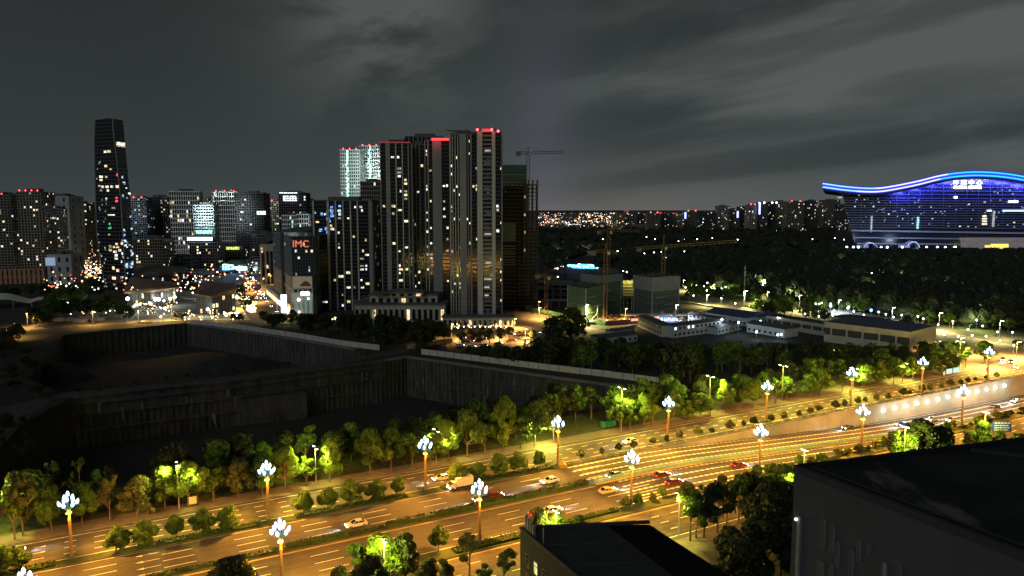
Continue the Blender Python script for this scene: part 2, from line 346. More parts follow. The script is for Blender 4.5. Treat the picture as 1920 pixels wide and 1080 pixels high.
# lane marks: each dash is a real painted strip laid on its road
def marks():
    def dash(name, mbx): return mbx
    def road_marks(name, lines, parent_label, s_rng, period, length, phase, follow=False, z=.018, w=.055):
        mb = MB()
        for t in lines:
            s = s_rng[0] + phase
            while s + length < s_rng[1]:
                ribbon(mb, s, s + length, t - w, t + w, z, paint_w); s += period
        return mb
    mb = MB()
    for t in (133.25, 136.0, 138.7):
        s = 31.0 - 12.0 * 9
        while s < 91: 
            ribbon(mb, s, s + 5.0, t - .085, t + .085, .018, paint_w); s += 12.0
    for t in (119.5, 122.4, 125.4):
        s = 29.5 - 12.25 * 9
        while s < 95 - (125.4 - t) * 0:
            ribbon(mb, s, s + 5.0, t - .085, t + .085, .018, paint_w); s += 12.25
    for i, t in enumerate((147.3, 150.0, 152.6)):
        s = -9.4 - 4.6 * 14
        while s < 300:
            ribbon(mb, s, s + 1.8, t - .10, t + .10, .018, paint_w); s += 4.7
    for t in (103.9, 106.8, 109.6):
        s = 91.9 - 4.9 * 30
        while s < 240:
            ribbon(mb, s, s + 1.9, t - .10, t + .10, .018, paint_w); s += 4.9
    tag(mb.build('lane_dash'), kind='structure')
    mb = MB()
    for t, a, b, m in ((141.55, S0, 112, paint_y), (131.55, S0, 92, paint_y), (128.75, S0, 92, paint_y), (128.45, S0, 92, paint_y), (155.0, S0, 330, paint_w), (116.9, S0, 92, paint_w), (112.55, S0, 300, paint_y), (101.0, S0, 300, paint_w), (144.95, S0, 300, paint_w)):
        ribbon(mb, a, b, t - .09, t + .09, .018, m, follow=(t > 116.5 and t < 142), step=8)
    tag(mb.build('edge_line'), kind='structure')
    # wavy slow-down lines before the underpass: lines with diamond swellings
    mb = MB()
    def wavy(t, a, b, side=0):
        s = a
        while s < b:
            e = s + .55
            for (x0, x1, w0, w1) in ((s, s + .35, .10, .30), (s + .35, s + .75, .30, .30), (s + .75, s + 1.1, .30, .10), (s + 1.1, s + 1.6, .10, .10)):
                p = [R(x0, t - w0), R(x1, t - w1), R(x1, t + w1), R(x0, t + w0)]; za, zb = zroad(x0) + .03, zroad(x1) + .03
                mb.add([(p[0].x, p[0].y, za), (p[1].x, p[1].y, zb), (p[2].x, p[2].y, zb), (p[3].x, p[3].y, za)], ((0, 1, 2, 3),), paint_w)
            s += 1.6
    for t in (132.75, 135.6, 138.5): wavy(t, 92.6, 330)
    wavy(131.6, 95, 330); wavy(141.2, 93, 330)
    for t in (119.5, 122.4, 125.4): wavy(t, 97 + (125.4 - t) * -.5, 330)
    wavy(128.3, 98, 330); wavy(117.0, 92.5, 330)
    for t in (132.2, 134.9, 137.8):
        wavy(t + 1.35, 92.6, 103) if False else ribbon(mb, 93.5, 101, t + 1.15, t + 1.35, .02, paint_w)
    for t in (120.9, 123.8, 118.2): ribbon(mb, 95, 103, t - .1, t + .1, .02, paint_w)
    tag(mb.build('slow_down_line'), kind='structure')
    mb = MB()      # lane arrows on the left stretch
    for t in (133.4 + 1.2, 136.0 + 1.3, 138.7 + 1.3, 131.9 + .3):
        for s in (4.0,):
            z = .019; c = [R(s, t - .35), R(s, t + .35), R(s - 1.2, t)]
            mb.add([(q.x, q.y, z) for q in (c[0], c[2], c[1])], ((0, 1, 2),), paint_w); ribbon(mb, s, s + 2.6, t - .07, t + .07, z, paint_w)
    tag(mb.build('lane_arrow'), kind='structure')
marks()
# ------------------------------------------------------------------ excavation
def pit():
    zf = -19.5
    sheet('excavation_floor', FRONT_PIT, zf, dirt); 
    mb = MB(); n = len(FRONT_PIT)
    names = {2: ('sheet piled concrete wall along the right side of the excavation', 1), 4: ('middle wall of the excavation below the dirt track, right stretch', 2), 5: ('middle wall of the excavation below the dirt track, long left stretch', 2), 3: ('short corner wall of the excavation under the orange lit track', 1)}
    for i in range(n):
        a, b = FRONT_PIT[i], FRONT_PIT[(i + 1) % n]; d = (b - a); L = d.length; d.normalize(); inn = Vector((-d.y, d.x, 0))
        lab = names.get(i, (('earth side of the excavation below the street trees', 'plain earth side of the excavation behind the verge', '', '', '', '', 'left side wall of the excavation under the dirt ramp', 'left corner side of the excavation by the ramp')[i], 0))
        w = thing('excavation_wall', lab[0], 'wall', (a + b) / 2)
        mb = MB(); nseg = max(2, int(L / 14))
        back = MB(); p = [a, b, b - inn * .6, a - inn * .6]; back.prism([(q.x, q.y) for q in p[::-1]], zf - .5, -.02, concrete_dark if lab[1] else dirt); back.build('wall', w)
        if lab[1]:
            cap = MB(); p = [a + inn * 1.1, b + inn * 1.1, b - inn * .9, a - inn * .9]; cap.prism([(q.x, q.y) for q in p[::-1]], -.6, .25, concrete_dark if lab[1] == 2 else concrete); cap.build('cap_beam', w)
            piles = MB(); k = int(L / 2.3)
            for j in range(k):
                q = a + d * (L * (j + .5) / k) + inn * .45; top = -.6 ; bot = zf if RND.random() < .9 else zf * .8
                r = .75 + RND.uniform(-.2, .2); q = q - inn * RND.uniform(.30, .62); top = top if lab[1] == 1 else RND.uniform(-9.5, -7.5)
                piles.tube([(q.x, q.y, bot), (q.x, q.y, bot * .5), (q.x, q.y, top)], [r, r * .9, r * .9], concrete_dark, n=5, cap=False)
            piles.build('retaining_pile', w, kind='stuff')
            for zz in ((-6.5, -12.0) if lab[1] == 1 else (-3.2, -7.6, -13.5)):
                wb = MB(); p = [a + inn * 1.35, b + inn * 1.35, b + inn * .8, a + inn * .8]; wb.prism([(q.x, q.y) for q in p[::-1]], zz, zz + .7, concrete_dark); wb.build('waling_beam', w)
            drips = MB()
            for j in range(int(L / 7.0)):
                q = a + d * (L * RND.random()) + inn * 1.25; z0 = RND.uniform(-3, -14); hh = RND.uniform(1.5, 5); ww = RND.uniform(.15, .45)
                p = [q - d * ww, q + d * ww * .6, q + d * ww + inn * .12, q - d * ww * .6 + inn * .12]; drips.prism([(x.x, x.y) for x in p[::-1]], z0 - hh, z0, mat('lime_crust', (.14, .135, .12), .9, var=.4, scale=.5))
            drips.build('lime_crust', w, kind='stuff')
    # terraces left on the middle wall, pale sprayed concrete
    def terrace(lab, u0, v0, u1, v1, z0, z1, off, m):
        a, b = G(u0, v0, z1), G(u1, v1, z1); d = (b - a).normalized(); o = Vector((-d.y, d.x, 0))
        if o.y < 0: o = -o
        mb = MB(); p = [a, b, b + o * off, a + o * off]; mb.prism([(q.x, q.y) for q in p], z0, z1, m, top=concrete_dark); tag(mb.build('terrace'), lab, 'terrace')
    terrace('pale upper terrace block on the middle wall of the excavation', 352, 728, 573, 702, -19, -2.6, 9, mat('terrace_pale', (.42, .38, .26), .9, var=.35, scale=.12, bump=.1, stretch=(1, 1, 4)))
    terrace('lower ledge running along the foot of the pale terrace', 330, 762, 575, 737, -19.4, -8.5, 7, concrete_dark)
    terrace('rough white crusted block left of the pale terrace', 240, 742, 350, 722, -19, -3.0, 8, mat('crust_block', (.22, .22, .20), .9, var=.7, scale=.4, bump=.4))
    terrace('small square pale block set into the dark middle wall', 632, 691, 662, 687, -9.5, -3.0, 3, concrete_pale)
    # back pit
    zb = -14.0
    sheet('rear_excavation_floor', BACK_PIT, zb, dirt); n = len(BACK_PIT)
    w = thing('excavation_wall', 'ribbed concrete walls round the rear excavation under the white hoarding', 'wall', BACK_PIT[8])
    piles = MB(); walls = MB(); cap = MB()
    for i in range(n):
        a, b = BACK_PIT[i], BACK_PIT[(i + 1) % n]; d = b - a; L = d.length; d.normalize(); inn = Vector((-d.y, d.x, 0))
        walls.prism([(q.x, q.y) for q in (b, a, a - inn * .6, b - inn * .6)][::-1], zb - .5, -.02, concrete_dark if 5 <= i <= 9 else dirt)
        if 6 <= i <= 8:
            cap.prism([(q.x, q.y) for q in (b + inn, a + inn, a - inn * .8, b - inn * .8)][::-1], -.5, .4, concrete if i != 8 else concrete_dark)
            k = int(L / 3)
            for j in range(k):
                q = a + d * (L * (j + .5) / k) + inn * -.2; piles.tube([(q.x, q.y, zb), (q.x, q.y, -.5)], .75, concrete_dark, n=5, cap=False)
    walls.build('wall', w); cap.build('cap_beam', w); piles.build('retaining_pile', w, kind='stuff')
    # dirt track on the crest between the two pits and the ramp at the left
    sheet('dirt_track', [G(100, 748), G(300, 729), G(430, 713.5), G(600, 691), G(700, 670.5), G(762, 661), G(790, 655), G(786, 650), G(740, 657), G(690, 663), G(640, 674), G(560, 687), G(430, 706), G(300, 720), G(110, 737)], .012, dirt_pale)
    sheet('dirt_ramp', [G(-60, 900), G(0, 838), G(60, 776), G(100, 748), G(70, 748), G(0, 765), G(-80, 800)], .014, dirt_pale)
    # soft mounds and rubble in the rear pit
    for k, (u, v, r, h) in enumerate(((110, 712, 17, 9), (430, 690, 26, 6), (590, 668, 22, 7))):
        mb = MB(); c = G(u, v, zb); rows = 7; cols = 18; vs = []; fs = []
        for i in range(rows):
            f = i / (rows - 1)
            for j in range(cols):
                a = 2 * math.pi * j / cols; rr = r * (1 - f) * (1 + .22 * noise.noise((math.cos(a) * 2 + k * 9, math.sin(a) * 2, f * 3)))
                vs.append((c.x + rr * math.cos(a), c.y + rr * math.sin(a) * .6, zb + h * math.sin(f * math.pi / 2) * (1 + .1 * noise.noise((a, f * 4, k)))))
        for i in range(rows - 1):
            for j in range(cols): fs.append((i * cols + j, i * cols + (j + 1) % cols, (i + 1) * cols + (j + 1) % cols, (i + 1) * cols + j))
        mb.add(vs, fs, dirt); tag(mb.build('earth_mound', smooth=True), ('round overgrown earth mound at the left of the rear excavation', 'low earth heap in the middle of the rear excavation', 'earth heap beside the right wall of the rear excavation')[k], 'mound')
pit()
panelm = mat('hoarding_white', (.40, .375, .33), .7, var=.2, scale=.4)
def hoarding(label, pts, seg, h, m=None, cat='fence'):
    f = thing('hoarding', label, cat, pts[0])
    for a, b in zip(pts, pts[1:]):
        d = b - a; L = d.length; n = max(1, int(L / seg)); rz = math.atan2(d.y, d.x)
        me = MB(); me.box((0, 0, 0), (L / n - .12, .12, h), m or panelm); me.box((0, -.1, h * .48), (L / n - .2, .06, .12), m or panelm); panel = me.mesh('fence_panel')
        pe = MB(); pe.box((0, 0, 0), (.22, .3, h + .15), concrete); post = pe.mesh('post')
        for i in range(n):
            c = a + d * ((i + .5) / n); inst('fence_panel', panel, f, c - f.location + Vector((0, 0, RND.uniform(-.08, .02))), (RND.uniform(-.03, .03), 0, rz))
            q = a + d * (i / n); inst('post', post, f, q - f.location, (0, 0, rz))
hoarding('white panel hoarding along the right rim of the excavation', [G(790, 664), G(900, 678), G(1010, 692), G(1130, 706), G(1252, 722)], 4.6, 2.7)
hoarding('white panel hoarding behind the rear excavation', [G(360, 608), G(440, 616), G(560, 634), G(640, 648), G(712, 657)], 5.5, 2.8)
hoarding('orange lit hoarding by the car park at the excavation corner', [G(763, 655), G(800, 650), G(848, 641)], 4.6, 2.4, mat('hoarding_salmon', (.45, .26, .18), .7, var=.2, scale=.4))
# extra ground patches of the neighbouring roads and yards
orange_road = asphalt_old
sheet('left_street', [G(-40, 660), G(0, 648), G(60, 618), G(350, 600), G(362, 596), G(480, 606), G(540, 606), G(512, 588), G(380, 590), G(200, 600), G(70, 606), G(-40, 630)], .02, asphalt_old)
sheet('side_street', [G(448, 527), G(466, 520), G(536, 586), G(600, 606), G(480, 608), G(463, 582), G(455, 550)], .03, asphalt)
sheet('plaza', [G(236, 606), G(245, 560), G(330, 545), G(450, 548), G(455, 580), G(470, 600), G(360, 600)], .025, mat('plaza_stone', (.24, .25, .23), .8, var=.4, scale=.06))
sheet('site_road', [G(938, 590), G(965, 578), G(1030, 592), G(1100, 612), G(1140, 622), G(1190, 612), G(1330, 598), G(1440, 585), G(1460, 590), G(1330, 612), G(1190, 628), G(1100, 640), G(1010, 632), G(950, 612)], .02, asphalt_old)
sheet('park_road', [G(1285, 548), G(1300, 544), G(1390, 560), G(1500, 577), G(1640, 600), G(1760, 618), G(1860, 640), G(1930, 652), G(2010, 670), G(2010, 720), G(1900, 690), G(1800, 655), G(1700, 632), G(1560, 612), G(1440, 592), G(1380, 585), G(1290, 566)], .024, mat('road_pale', (.13, .125, .10), .8, var=.3, scale=.08))
sheet('crossing', [R(300, 99), R(420, 99), R(420, 200), R(305, 190), R(300, 160)], .03, asphalt_old) if False else None
sheet('car_park', [G(850, 640), G(870, 618), G(940, 612), G(1010, 632), G(960, 655), G(880, 662)], .022, asphalt_old)
# park clearings: pale grass strips lit by lamps
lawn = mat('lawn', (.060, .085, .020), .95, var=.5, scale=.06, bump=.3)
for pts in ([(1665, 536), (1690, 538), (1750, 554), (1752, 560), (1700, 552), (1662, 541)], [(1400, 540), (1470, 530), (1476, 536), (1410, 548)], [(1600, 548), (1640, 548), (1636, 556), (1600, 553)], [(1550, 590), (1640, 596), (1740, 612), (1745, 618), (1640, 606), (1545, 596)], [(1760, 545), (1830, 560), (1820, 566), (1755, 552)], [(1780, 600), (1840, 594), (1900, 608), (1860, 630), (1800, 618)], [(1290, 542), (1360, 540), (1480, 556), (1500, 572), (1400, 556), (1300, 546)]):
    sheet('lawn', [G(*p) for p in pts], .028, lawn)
# ================================================================== trees
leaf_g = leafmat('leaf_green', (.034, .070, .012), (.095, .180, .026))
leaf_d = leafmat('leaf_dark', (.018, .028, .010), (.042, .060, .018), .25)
leaf_y = leafmat('leaf_light', (.060, .115, .015), (.15, .25, .032), .4)
leaf_r = leafmat('leaf_rust', (.048, .055, .018), (.095, .110, .030), .3)
hedge_l = leafmat('leaf_hedge', (.020, .040, .010), (.050, .085, .018), .2)
def leaves(mb, c, r, n, size, m, rnd, flat=1.0, shell=.55):
    for _ in range(n):
        d = Vector((rnd.gauss(0, 1), rnd.gauss(0, 1), rnd.gauss(0, 1)))
        if d.length < 1e-3: continue
        d.normalize(); rr = shell + (1 - shell) * rnd.random() ** .6; rr *= 1 + .14 * noise.noise(d * 2.5 + Vector(c))
        p = Vector(c) + Vector((d.x * r[0], d.y * r[1], d.z * r[2])) * rr
        nrm = (d + Vector((rnd.gauss(0, .6), rnd.gauss(0, .6), rnd.gauss(0, .6)))).normalized(); u = nrm.orthogonal().normalized(); w = nrm.cross(u)
        a = rnd.random() * 6.3; u, w = u * math.cos(a) + w * math.sin(a), w * math.cos(a) - u * math.sin(a); s = size * rnd.uniform(.6, 1.35)
        mb.add([p - u * s, p + w * s * .55 + nrm * s * .12, p + u * s, p - w * s * .55 - nrm * s * .1], ((0, 1, 2), (0, 2, 3)), m)
def tree_proto(seed, h, w, m, kind='round', dens=1.0, leaf=.30):
    """unit: real metres; returns (trunk mesh, crown mesh)"""
    rnd = random.Random(seed); tr = MB(); cr = MB(); th = h * (.30 if kind != 'cone' else .12)
    lean = Vector((rnd.uniform(-.3, .3), rnd.uniform(-.3, .3), 0)); r0 = .020 * h + .05
    top = Vector((lean.x, lean.y, h * .72)); fork = Vector((lean.x * .4, lean.y * .4, th))
    tr.tube([(0, 0, -.1), fork * .5 + Vector((rnd.uniform(-.1, .1), 0, 0)), fork, top], [r0, r0 * .8, r0 * .7, r0 * .2], bark, n=6)
    lobes = []
    if kind == 'round':
        tight = .62 if h < 6 else 1.0; nl = rnd.randint(15, 20); ex, ey = rnd.uniform(.8, 1.2), rnd.uniform(.8, 1.2)
        for i in range(nl):
            a = i * 2.4 + rnd.uniform(-.7, .7); f = (i + rnd.uniform(.1, .9)) / nl; zz = h * (.36 + .54 * f) ; rad = w * .5 * math.sin(math.pi * (.24 + .70 * f)) * (rnd.uniform(.35, 1.0) if tight == 1 else rnd.uniform(.5, .66))
            c = Vector((lean.x + ex * rad * math.cos(a), lean.y + ey * rad * math.sin(a), zz + rnd.uniform(-.5, .5))); q = w * (rnd.uniform(.10, .22) if tight == 1 else rnd.uniform(.17, .23))
            lobes.append((c, (q, q * rnd.uniform(.8, 1.2), q * rnd.uniform(.6, .95))))
        lobes.append((Vector((lean.x, lean.y, h * .88)), (w * .22, w * .22, h * .11)))
    elif kind == 'loose':
        nl = rnd.randint(11, 15)
        for i in range(nl):
            a = rnd.random() * 6.3; f = rnd.random(); rad = w * .5 * rnd.uniform(.25, 1.0) * (1 - .45 * f); q = w * rnd.uniform(.10, .19)
            lobes.append((Vector((rad * math.cos(a), rad * math.sin(a), h * (.40 + .56 * f))), (q, q, q * .75)))
    elif kind == 'cone':
        for i in range(9):
            f = i / 9; q = w * .5 * (1 - f) + .15; a = rnd.random() * 6.3
            lobes.append((Vector((.15 * q * math.cos(a), .15 * q * math.sin(a), h * (.16 + .80 * f))), (q, q, h * .075)))
    elif kind == 'sparse':
        for i in range(16):
            a = rnd.random() * 6.3; f = rnd.random(); rad = w * .5 * rnd.uniform(.5, 1.0) * (1 - .4 * f); q = rnd.uniform(.25, .55)
            lobes.append((Vector((rad * math.cos(a), rad * math.sin(a), h * (.35 + .63 * f))), (q, q, q * 1.5)))
    for c, r in lobes:
        z0 = max(th * .9, c.z - abs(c.x) - abs(c.y) - r[2]); 
        if kind != 'cone': tr.tube([(lean.x * z0 / h, lean.y * z0 / h, z0), (c.x * .5, c.y * .5, (z0 + c.z) / 2 - .1), c], [r0 * .38, r0 * .25, r0 * .10], bark, n=4, cap=False)
        area = r[0] * r[1] + r[0] * r[2]; leaves(cr, c, r, int(42 * area / (leaf * leaf) * .16 * dens) + 14, leaf, m, rnd)
    return tr.mesh('trunk'), cr.mesh('crown')
PROTO = {}
def proto(kind, seed, m=None, size='m'):
    key = (kind, seed, m.name if m else '', size)
    if key not in PROTO:
        if kind == 'street': PROTO[key] = tree_proto(seed, 10, 8.6, m or leaf_g, 'round', 1.3, .30)
        elif kind == 'small': PROTO[key] = tree_proto(seed, 5, 4.5, m or leaf_g, 'round', 1.3, .20)
        elif kind == 'loose': PROTO[key] = tree_proto(seed, 10, 6.5, m or leaf_g, 'loose', 1.1, .26)
        elif kind == 'cone': PROTO[key] = tree_proto(seed, 10, 4.0, m or leaf_d, 'cone', .8, .34)
        elif kind == 'sparse': PROTO[key] = tree_proto(seed, 10, 5.0, m or leaf_d, 'sparse', 1.0, .25)
        elif kind == 'far': PROTO[key] = tree_proto(seed, 10, 8.5, m or leaf_d, 'round', .45, .46)
    return PROTO[key]
def tree(name, label, loc, h, kind, seed, m=None, w=1.0, group=None, cat='tree'):
    tm, cm = proto(kind, seed, m); base = 5.0 if kind == 'small' else 10.0; k = h / base
    t = thing(name, label, cat, loc, group); a = RND.random() * 6.3
    inst('trunk', tm, t, (0, 0, 0), (0, 0, a), (k * w, k * w, k)); inst('crown', cm, t, (0, 0, 0), (0, 0, a), (k * w, k * w, k)); return t
def px_h(vb, vt, u=None):                 # height of something standing at row vb reaching row vt
    b = G(u or 960, vb); return AtY(u or 960, vt, b.y).z
def far_row():
    rows = [(28, 1013, 895), (44, 1006, 890), (96, 996, 905), (155, 985, 905), (207, 978, 882), (257, 969, 900), (310, 958, 872), (353, 952, 868), (401, 943, 872), (447, 936, 862), (492, 932, 858), (535, 921, 838), (575, 912, 852), (618, 905, 828), (694, 892, 800), (733, 884, 800), (773, 878, 806), (807, 870, 808), (841, 865, 790), (876, 858, 765), (909, 853, 790), (943, 847, 752), (976, 842, 778), (1003, 837, 748), (1038, 831, 765), (1163, 807, 742), (1181, 805, 745), (1208, 801, 740), (1223, 798, 735), (1263, 793, 738), (1288, 788, 750), (1313, 784, 735), (1332, 780, 738), (1361, 775, 716), (1387, 769, 702), (1412, 765, 712), (1453, 758, 706), (1476, 751, 708), (1518, 747, 698), (1537, 743, 694), (1579, 737, 692), (1620, 729, 684), (1650, 725, 678), (1675, 721, 672), (1692, 717, 670), (1712, 714, 672), (1745, 706, 664), (1778, 700, 660), (1810, 690, 646), (1845, 684, 640)]
    rusty = {1, 4, 5, 9}; light_ = {0, 3, 6, 7, 11, 12, 13, 18}
    for i, (u, vb, vt) in enumerate(rows):
        c = G(u, vb); h = px_h(vb, vt, u); m = leaf_r if i in rusty else (leaf_y if i in light_ or i % 3 == 0 else leaf_g)
        look = 'olive brown street tree' if i in rusty else ('light green street tree' if m is leaf_y else 'round green street tree')
        near = ''
        tree('street_tree', '%s in the front row of the far pavement, %s from the left' % (look, ordi(i)), c, h * RND.uniform(.95, 1.04), 'street' if i % 4 else 'loose', 10 + i * 3 % 8, m, RND.uniform(.85, 1.12) * min(1.15, 9.5 / h if h > 9.5 else 1.1), 'street trees along the far pavement')
    j = 0
    s = -44
    while s < 150:
        t = RND.uniform(166.5, 173); c = R(s, t); h = RND.uniform(9, 12.5) * (1.0 if s < 60 else 1.12)
        tree('verge_tree', 'dark green tree standing behind the front row on the grass verge, %s from the left' % ordi(j), c, h, ('street', 'loose', 'street')[j % 3], 10 + j % 5, leaf_d if j % 2 else leaf_g, RND.uniform(.9, 1.15), 'trees on the grass verge behind the front row'); j += 1
        s += RND.uniform(8, 13) if s < 18 else RND.uniform(4.2, 6.5)
    s = 150; j = 0
    while s < 290:
        c = R(s, RND.uniform(166, 173)); tree('verge_tree', 'dark tree behind the right half of the pavement row, %s from the left' % ordi(j), c, RND.uniform(8, 11), 'street', 10 + j % 5, leaf_d if j % 3 else leaf_g, 1.05, 'trees behind the right half of the pavement row'); j += 1; s += RND.uniform(5, 8.5)
    for i, (u, vb, vt) in enumerate(((150, 938, 862), (100, 945, 858), (320, 918, 834), (347, 912, 830), (402, 905, 818), (425, 900, 826), (462, 892, 816), (480, 892, 835), (210, 935, 872))):
        tree('bare_topped_tree', 'spiky thinly leaved tree above the dark edge of the excavation, %s from the left' % ordi(i), G(u, vb), px_h(vb, vt, u), 'sparse', 40 + i % 3, leaf_d, 1.0, 'spiky trees at the excavation edge')
far_row()
def median_trees():
    L = [(5, 1064, 1010), (39, 1059, 1018), (216.5, 1029.5, 985), (271, 1018, 969), (327, 1007.5, 961), (378, 998, 953), (427, 990.6, 946), (566, 962, 920), (611, 954, 913), (656.5, 948, 902), (698.5, 937.4, 899), (740, 928, 890), (847, 904, 864), (887, 897, 864), (932.6, 893, 853), (969, 886, 848), (1006.6, 878, 843)]
    for i, (u, vb, vt) in enumerate(L):
        c = G(u, vb); s, t = ST(c); c = R(s, 143.3, .15)
        tree('median_tree', 'small ball shaped tree in the far median, %s from the left' % ordi(i), c, px_h(vb, vt, u) * .98, 'small', 50 + i % 4, leaf_g if i % 3 else leaf_y, 1.12 if i not in (4, 16, 11) else .8, 'small trees in the far median')
    k = 0
    for i in range(34):
        s = 99 + i * 5.4 + RND.uniform(-1.2, 1.2); 
        if s > 290: break
        c = R(s, 144.9 + RND.uniform(-.2, .5), .02)
        kind = i % 3
        tree('shrub', 'low %s shrub in the planting strip beside the underpass wall, %s from the left' % (('olive', 'thin olive', 'dark')[kind], ordi(k)), c, RND.uniform(1.8, 3.2), 'small', 50 + i % 4, (leaf_r, leaf_r, leaf_d)[kind], RND.uniform(.9, 1.3), 'shrubs beside the underpass wall', 'shrub'); k += 1
median_trees()
def near_trees():
    L = [(822, 1034, 989, 'small', leaf_g, 'single round tree alone on the end of the near median'),
         (672, 1098, 1018, 'loose', leaf_g, 'thin olive tree at the left of the dark near clump'),
         (715, 1105, 1003, 'street', leaf_y, 'tree with its middle lit bright yellow green in the near clump'),
         (762, 1100, 1004, 'street', leaf_d, 'narrow dark tree at the right of the near clump'),
         (700, 1150, 1040, 'street', leaf_d, 'dark tree in front of the bright one in the near clump'),
         (640, 1140, 1062, 'street', leaf_d, 'low dark crown at the left foot of the near clump'),
         (800, 1150, 1050, 'loose', leaf_d, 'dark ragged crown at the bottom edge right of the near clump'),
         (455, 1145, 1040, 'street', leaf_d, 'black crown at the bottom edge between two lamps'),
         (425, 1150, 1048, 'street', leaf_d, 'black crown beside the bottom edge left of its twin'),
         (880, 1082, 1003, 'loose', leaf_r, 'thin olive brown tree below the near lamp left of the black roof'),
         (945, 1098, 1018, 'loose', leaf_r, 'brownish tree touching the left wall of the building with the black roof'),
         (838, 1110, 1050, 'loose', leaf_d, 'small dark tree at the bottom edge before the thin rust tree'),
         (908, 1120, 1060, 'loose', leaf_g, 'olive tree at the bottom edge left of the grey wall'),
         (1015, 1028, 953, 'street', leaf_d, 'dark tree behind the louvred vent on the black roof'),
         (1045, 1020, 962, 'street', leaf_y, 'bright crown just over the left edge of the black roof'),
         (1085, 1012, 965, 'street', leaf_d, 'dark crown over the middle of the black roof'),
         (1294, 1015, 915, 'loose', leaf_y, 'tall tree with a bright lemon crown at the corner of the black roof'),
         (1305, 1010, 920, 'loose', leaf_g, 'slim tree behind the lemon crowned one'),
         (1319, 1009, 905, 'loose', leaf_d, 'tall dark slim tree right of the lemon crowned one'),
         (1345, 1000, 905, 'loose', leaf_d, 'dark slim tree in the middle of the pavement grove'),
         (1362, 985, 898, 'loose', leaf_r, 'rust brown tree in the pavement grove'),
         (1385, 978, 895, 'loose', leaf_g, 'olive tree in the pavement grove right of the rust brown one'),
         (1408, 972, 888, 'loose', leaf_d, 'tree standing behind the near lamp in the pavement grove'),
         (1440, 970, 880, 'loose', leaf_g, 'tree left of the bright crown at the corner of the big roof'),
         (1472, 960, 868, 'street', leaf_y, 'bright green crown beside the corner of the big roof'),
         (1355, 972, 900, 'loose', leaf_g, 'low orange lit tree behind the pavement grove, left end'),
         (1378, 962, 893, 'loose', leaf_r, 'low orange lit tree behind the pavement grove, second from its left end'),
         (1400, 958, 886, 'loose', leaf_r, 'low orange lit tree behind the pavement grove, third from its left end'),
         (1425, 952, 882, 'loose', leaf_g, 'low orange lit tree behind the pavement grove, fourth from its left end'),
         (1452, 946, 872, 'loose', leaf_y, 'low orange lit tree behind the pavement grove, right end'),
         (1385, 1120, 1000, 'street', leaf_d, 'big black tree between the two roofs, left one'),
         (1425, 1100, 960, 'street', leaf_d, 'big black tree between the two roofs, tallest one'),
         (1462, 1080, 905, 'street', leaf_d, 'big black tree against the wall of the big roof'),
         (1400, 1180, 1010, 'street', leaf_d, 'big black tree at the bottom edge between the two roofs'),
         (1678, 900, 800, 'cone', leaf_y, 'bright yellow green pointed tree behind the big roof'),
         (1700, 895, 812, 'street', leaf_y, 'yellow green tree joined to the pointed one'),
         (1722, 890, 785, 'street', leaf_d, 'dark round tree right of the yellow green ones'),
         (1758, 885, 798, 'street', leaf_d, 'second dark tree behind the big roof'),
         (1843, 850, 790, 'street', leaf_y, 'small bright tree beside the blue road sign'),
         (1870, 850, 806, 'loose', leaf_g, 'olive shrubby tree under the blue road sign'),
         (1905, 850, 806, 'loose', leaf_g, 'dark shrubby tree at the right edge by the blue road sign'),
         (1815, 858, 812, 'loose', leaf_r, 'brownish shrubby tree left of the blue road sign')]
    for i, (u, vb, vt, k, m, lab) in enumerate(L):
        tree('tree', lab, G(u, vb), px_h(vb, vt, u), k, (50 if k == 'small' else 20) + i % 5, m, .95 if k != 'loose' else .9)
    k = 0
    for s in [90 + i * 3.4 for i in range(46)]:
        if RND.random() < .12: continue
        c = R(s, 115.2 + RND.uniform(-.6, .9), .15)
        tree('shrub', 'low %s bush on the near median beside the slow down lines, %s from the left' % (('brownish', 'green')[k % 2], ordi(k)), c, RND.uniform(1.2, 3.0), 'small', 50 + k % 4, (leaf_r, leaf_g)[k % 2], RND.uniform(1.1, 1.6), 'bushes on the near median', 'shrub'); k += 1
near_trees()
def hedges():
    def hedge(lab, s0, s1, t0, t1, h, m=hedge_l):
        mb = MB(); n = int((s1 - s0) * (t1 - t0) * 26) + 60; rnd = random.Random(int(s0 * 10))
        ribbon(mb, s0, s1, t0 + .1, t1 - .1, .14 + h * .75, m, thick=h * .75)
        for _ in range(n):
            p = R(rnd.uniform(s0, s1), rnd.uniform(t0, t1), .14 + h * rnd.uniform(.55, 1.0)); leaves(mb, p, (.25, .25, .2), 2, .16, m, rnd)
        tag(mb.build('hedge'), lab, 'hedge')
    hedge('clipped dark hedge in the central median, left piece beside the near lamp', 26.5, 37.5, 129.6, 131.1, 1.1)
    hedge('long clipped dark hedge in the central median, right piece before the fence', 45, 91, 129.6, 131.1, 1.2)
    hedge('low ragged ground cover at the left end of the central median', -20, 26, 129.6, 131.0, .45)
    hedge('low ground cover between the two hedges of the central median', 37.8, 44.8, 129.5, 131.1, .4)
    hedge('dark hedge strip in the far median under the first group of small trees', 3.5, 24.5, 142.3, 144.2, .55)
    hedge('dark hedge strip in the far median under the middle group of small trees', 31, 54, 142.3, 144.2, .55)
    hedge('dark hedge strip in the far median under the right group of small trees', 62, 90, 142.3, 144.2, .55)
    hedge('ragged low planting at the left end of the far median', -40, -9, 142.3, 144.2, .5)
    hedge('olive ground cover in the near median right of the black roof corner', 74, 88, 114.6, 115.9, .8)
    hedge('low hedge of the near median left of the grey wall', 52, 70, 113.6, 116.0, .6)
    hedge('low hedge of the near median at the bottom edge', 12, 45, 113.6, 116.0, .5)
hedges()
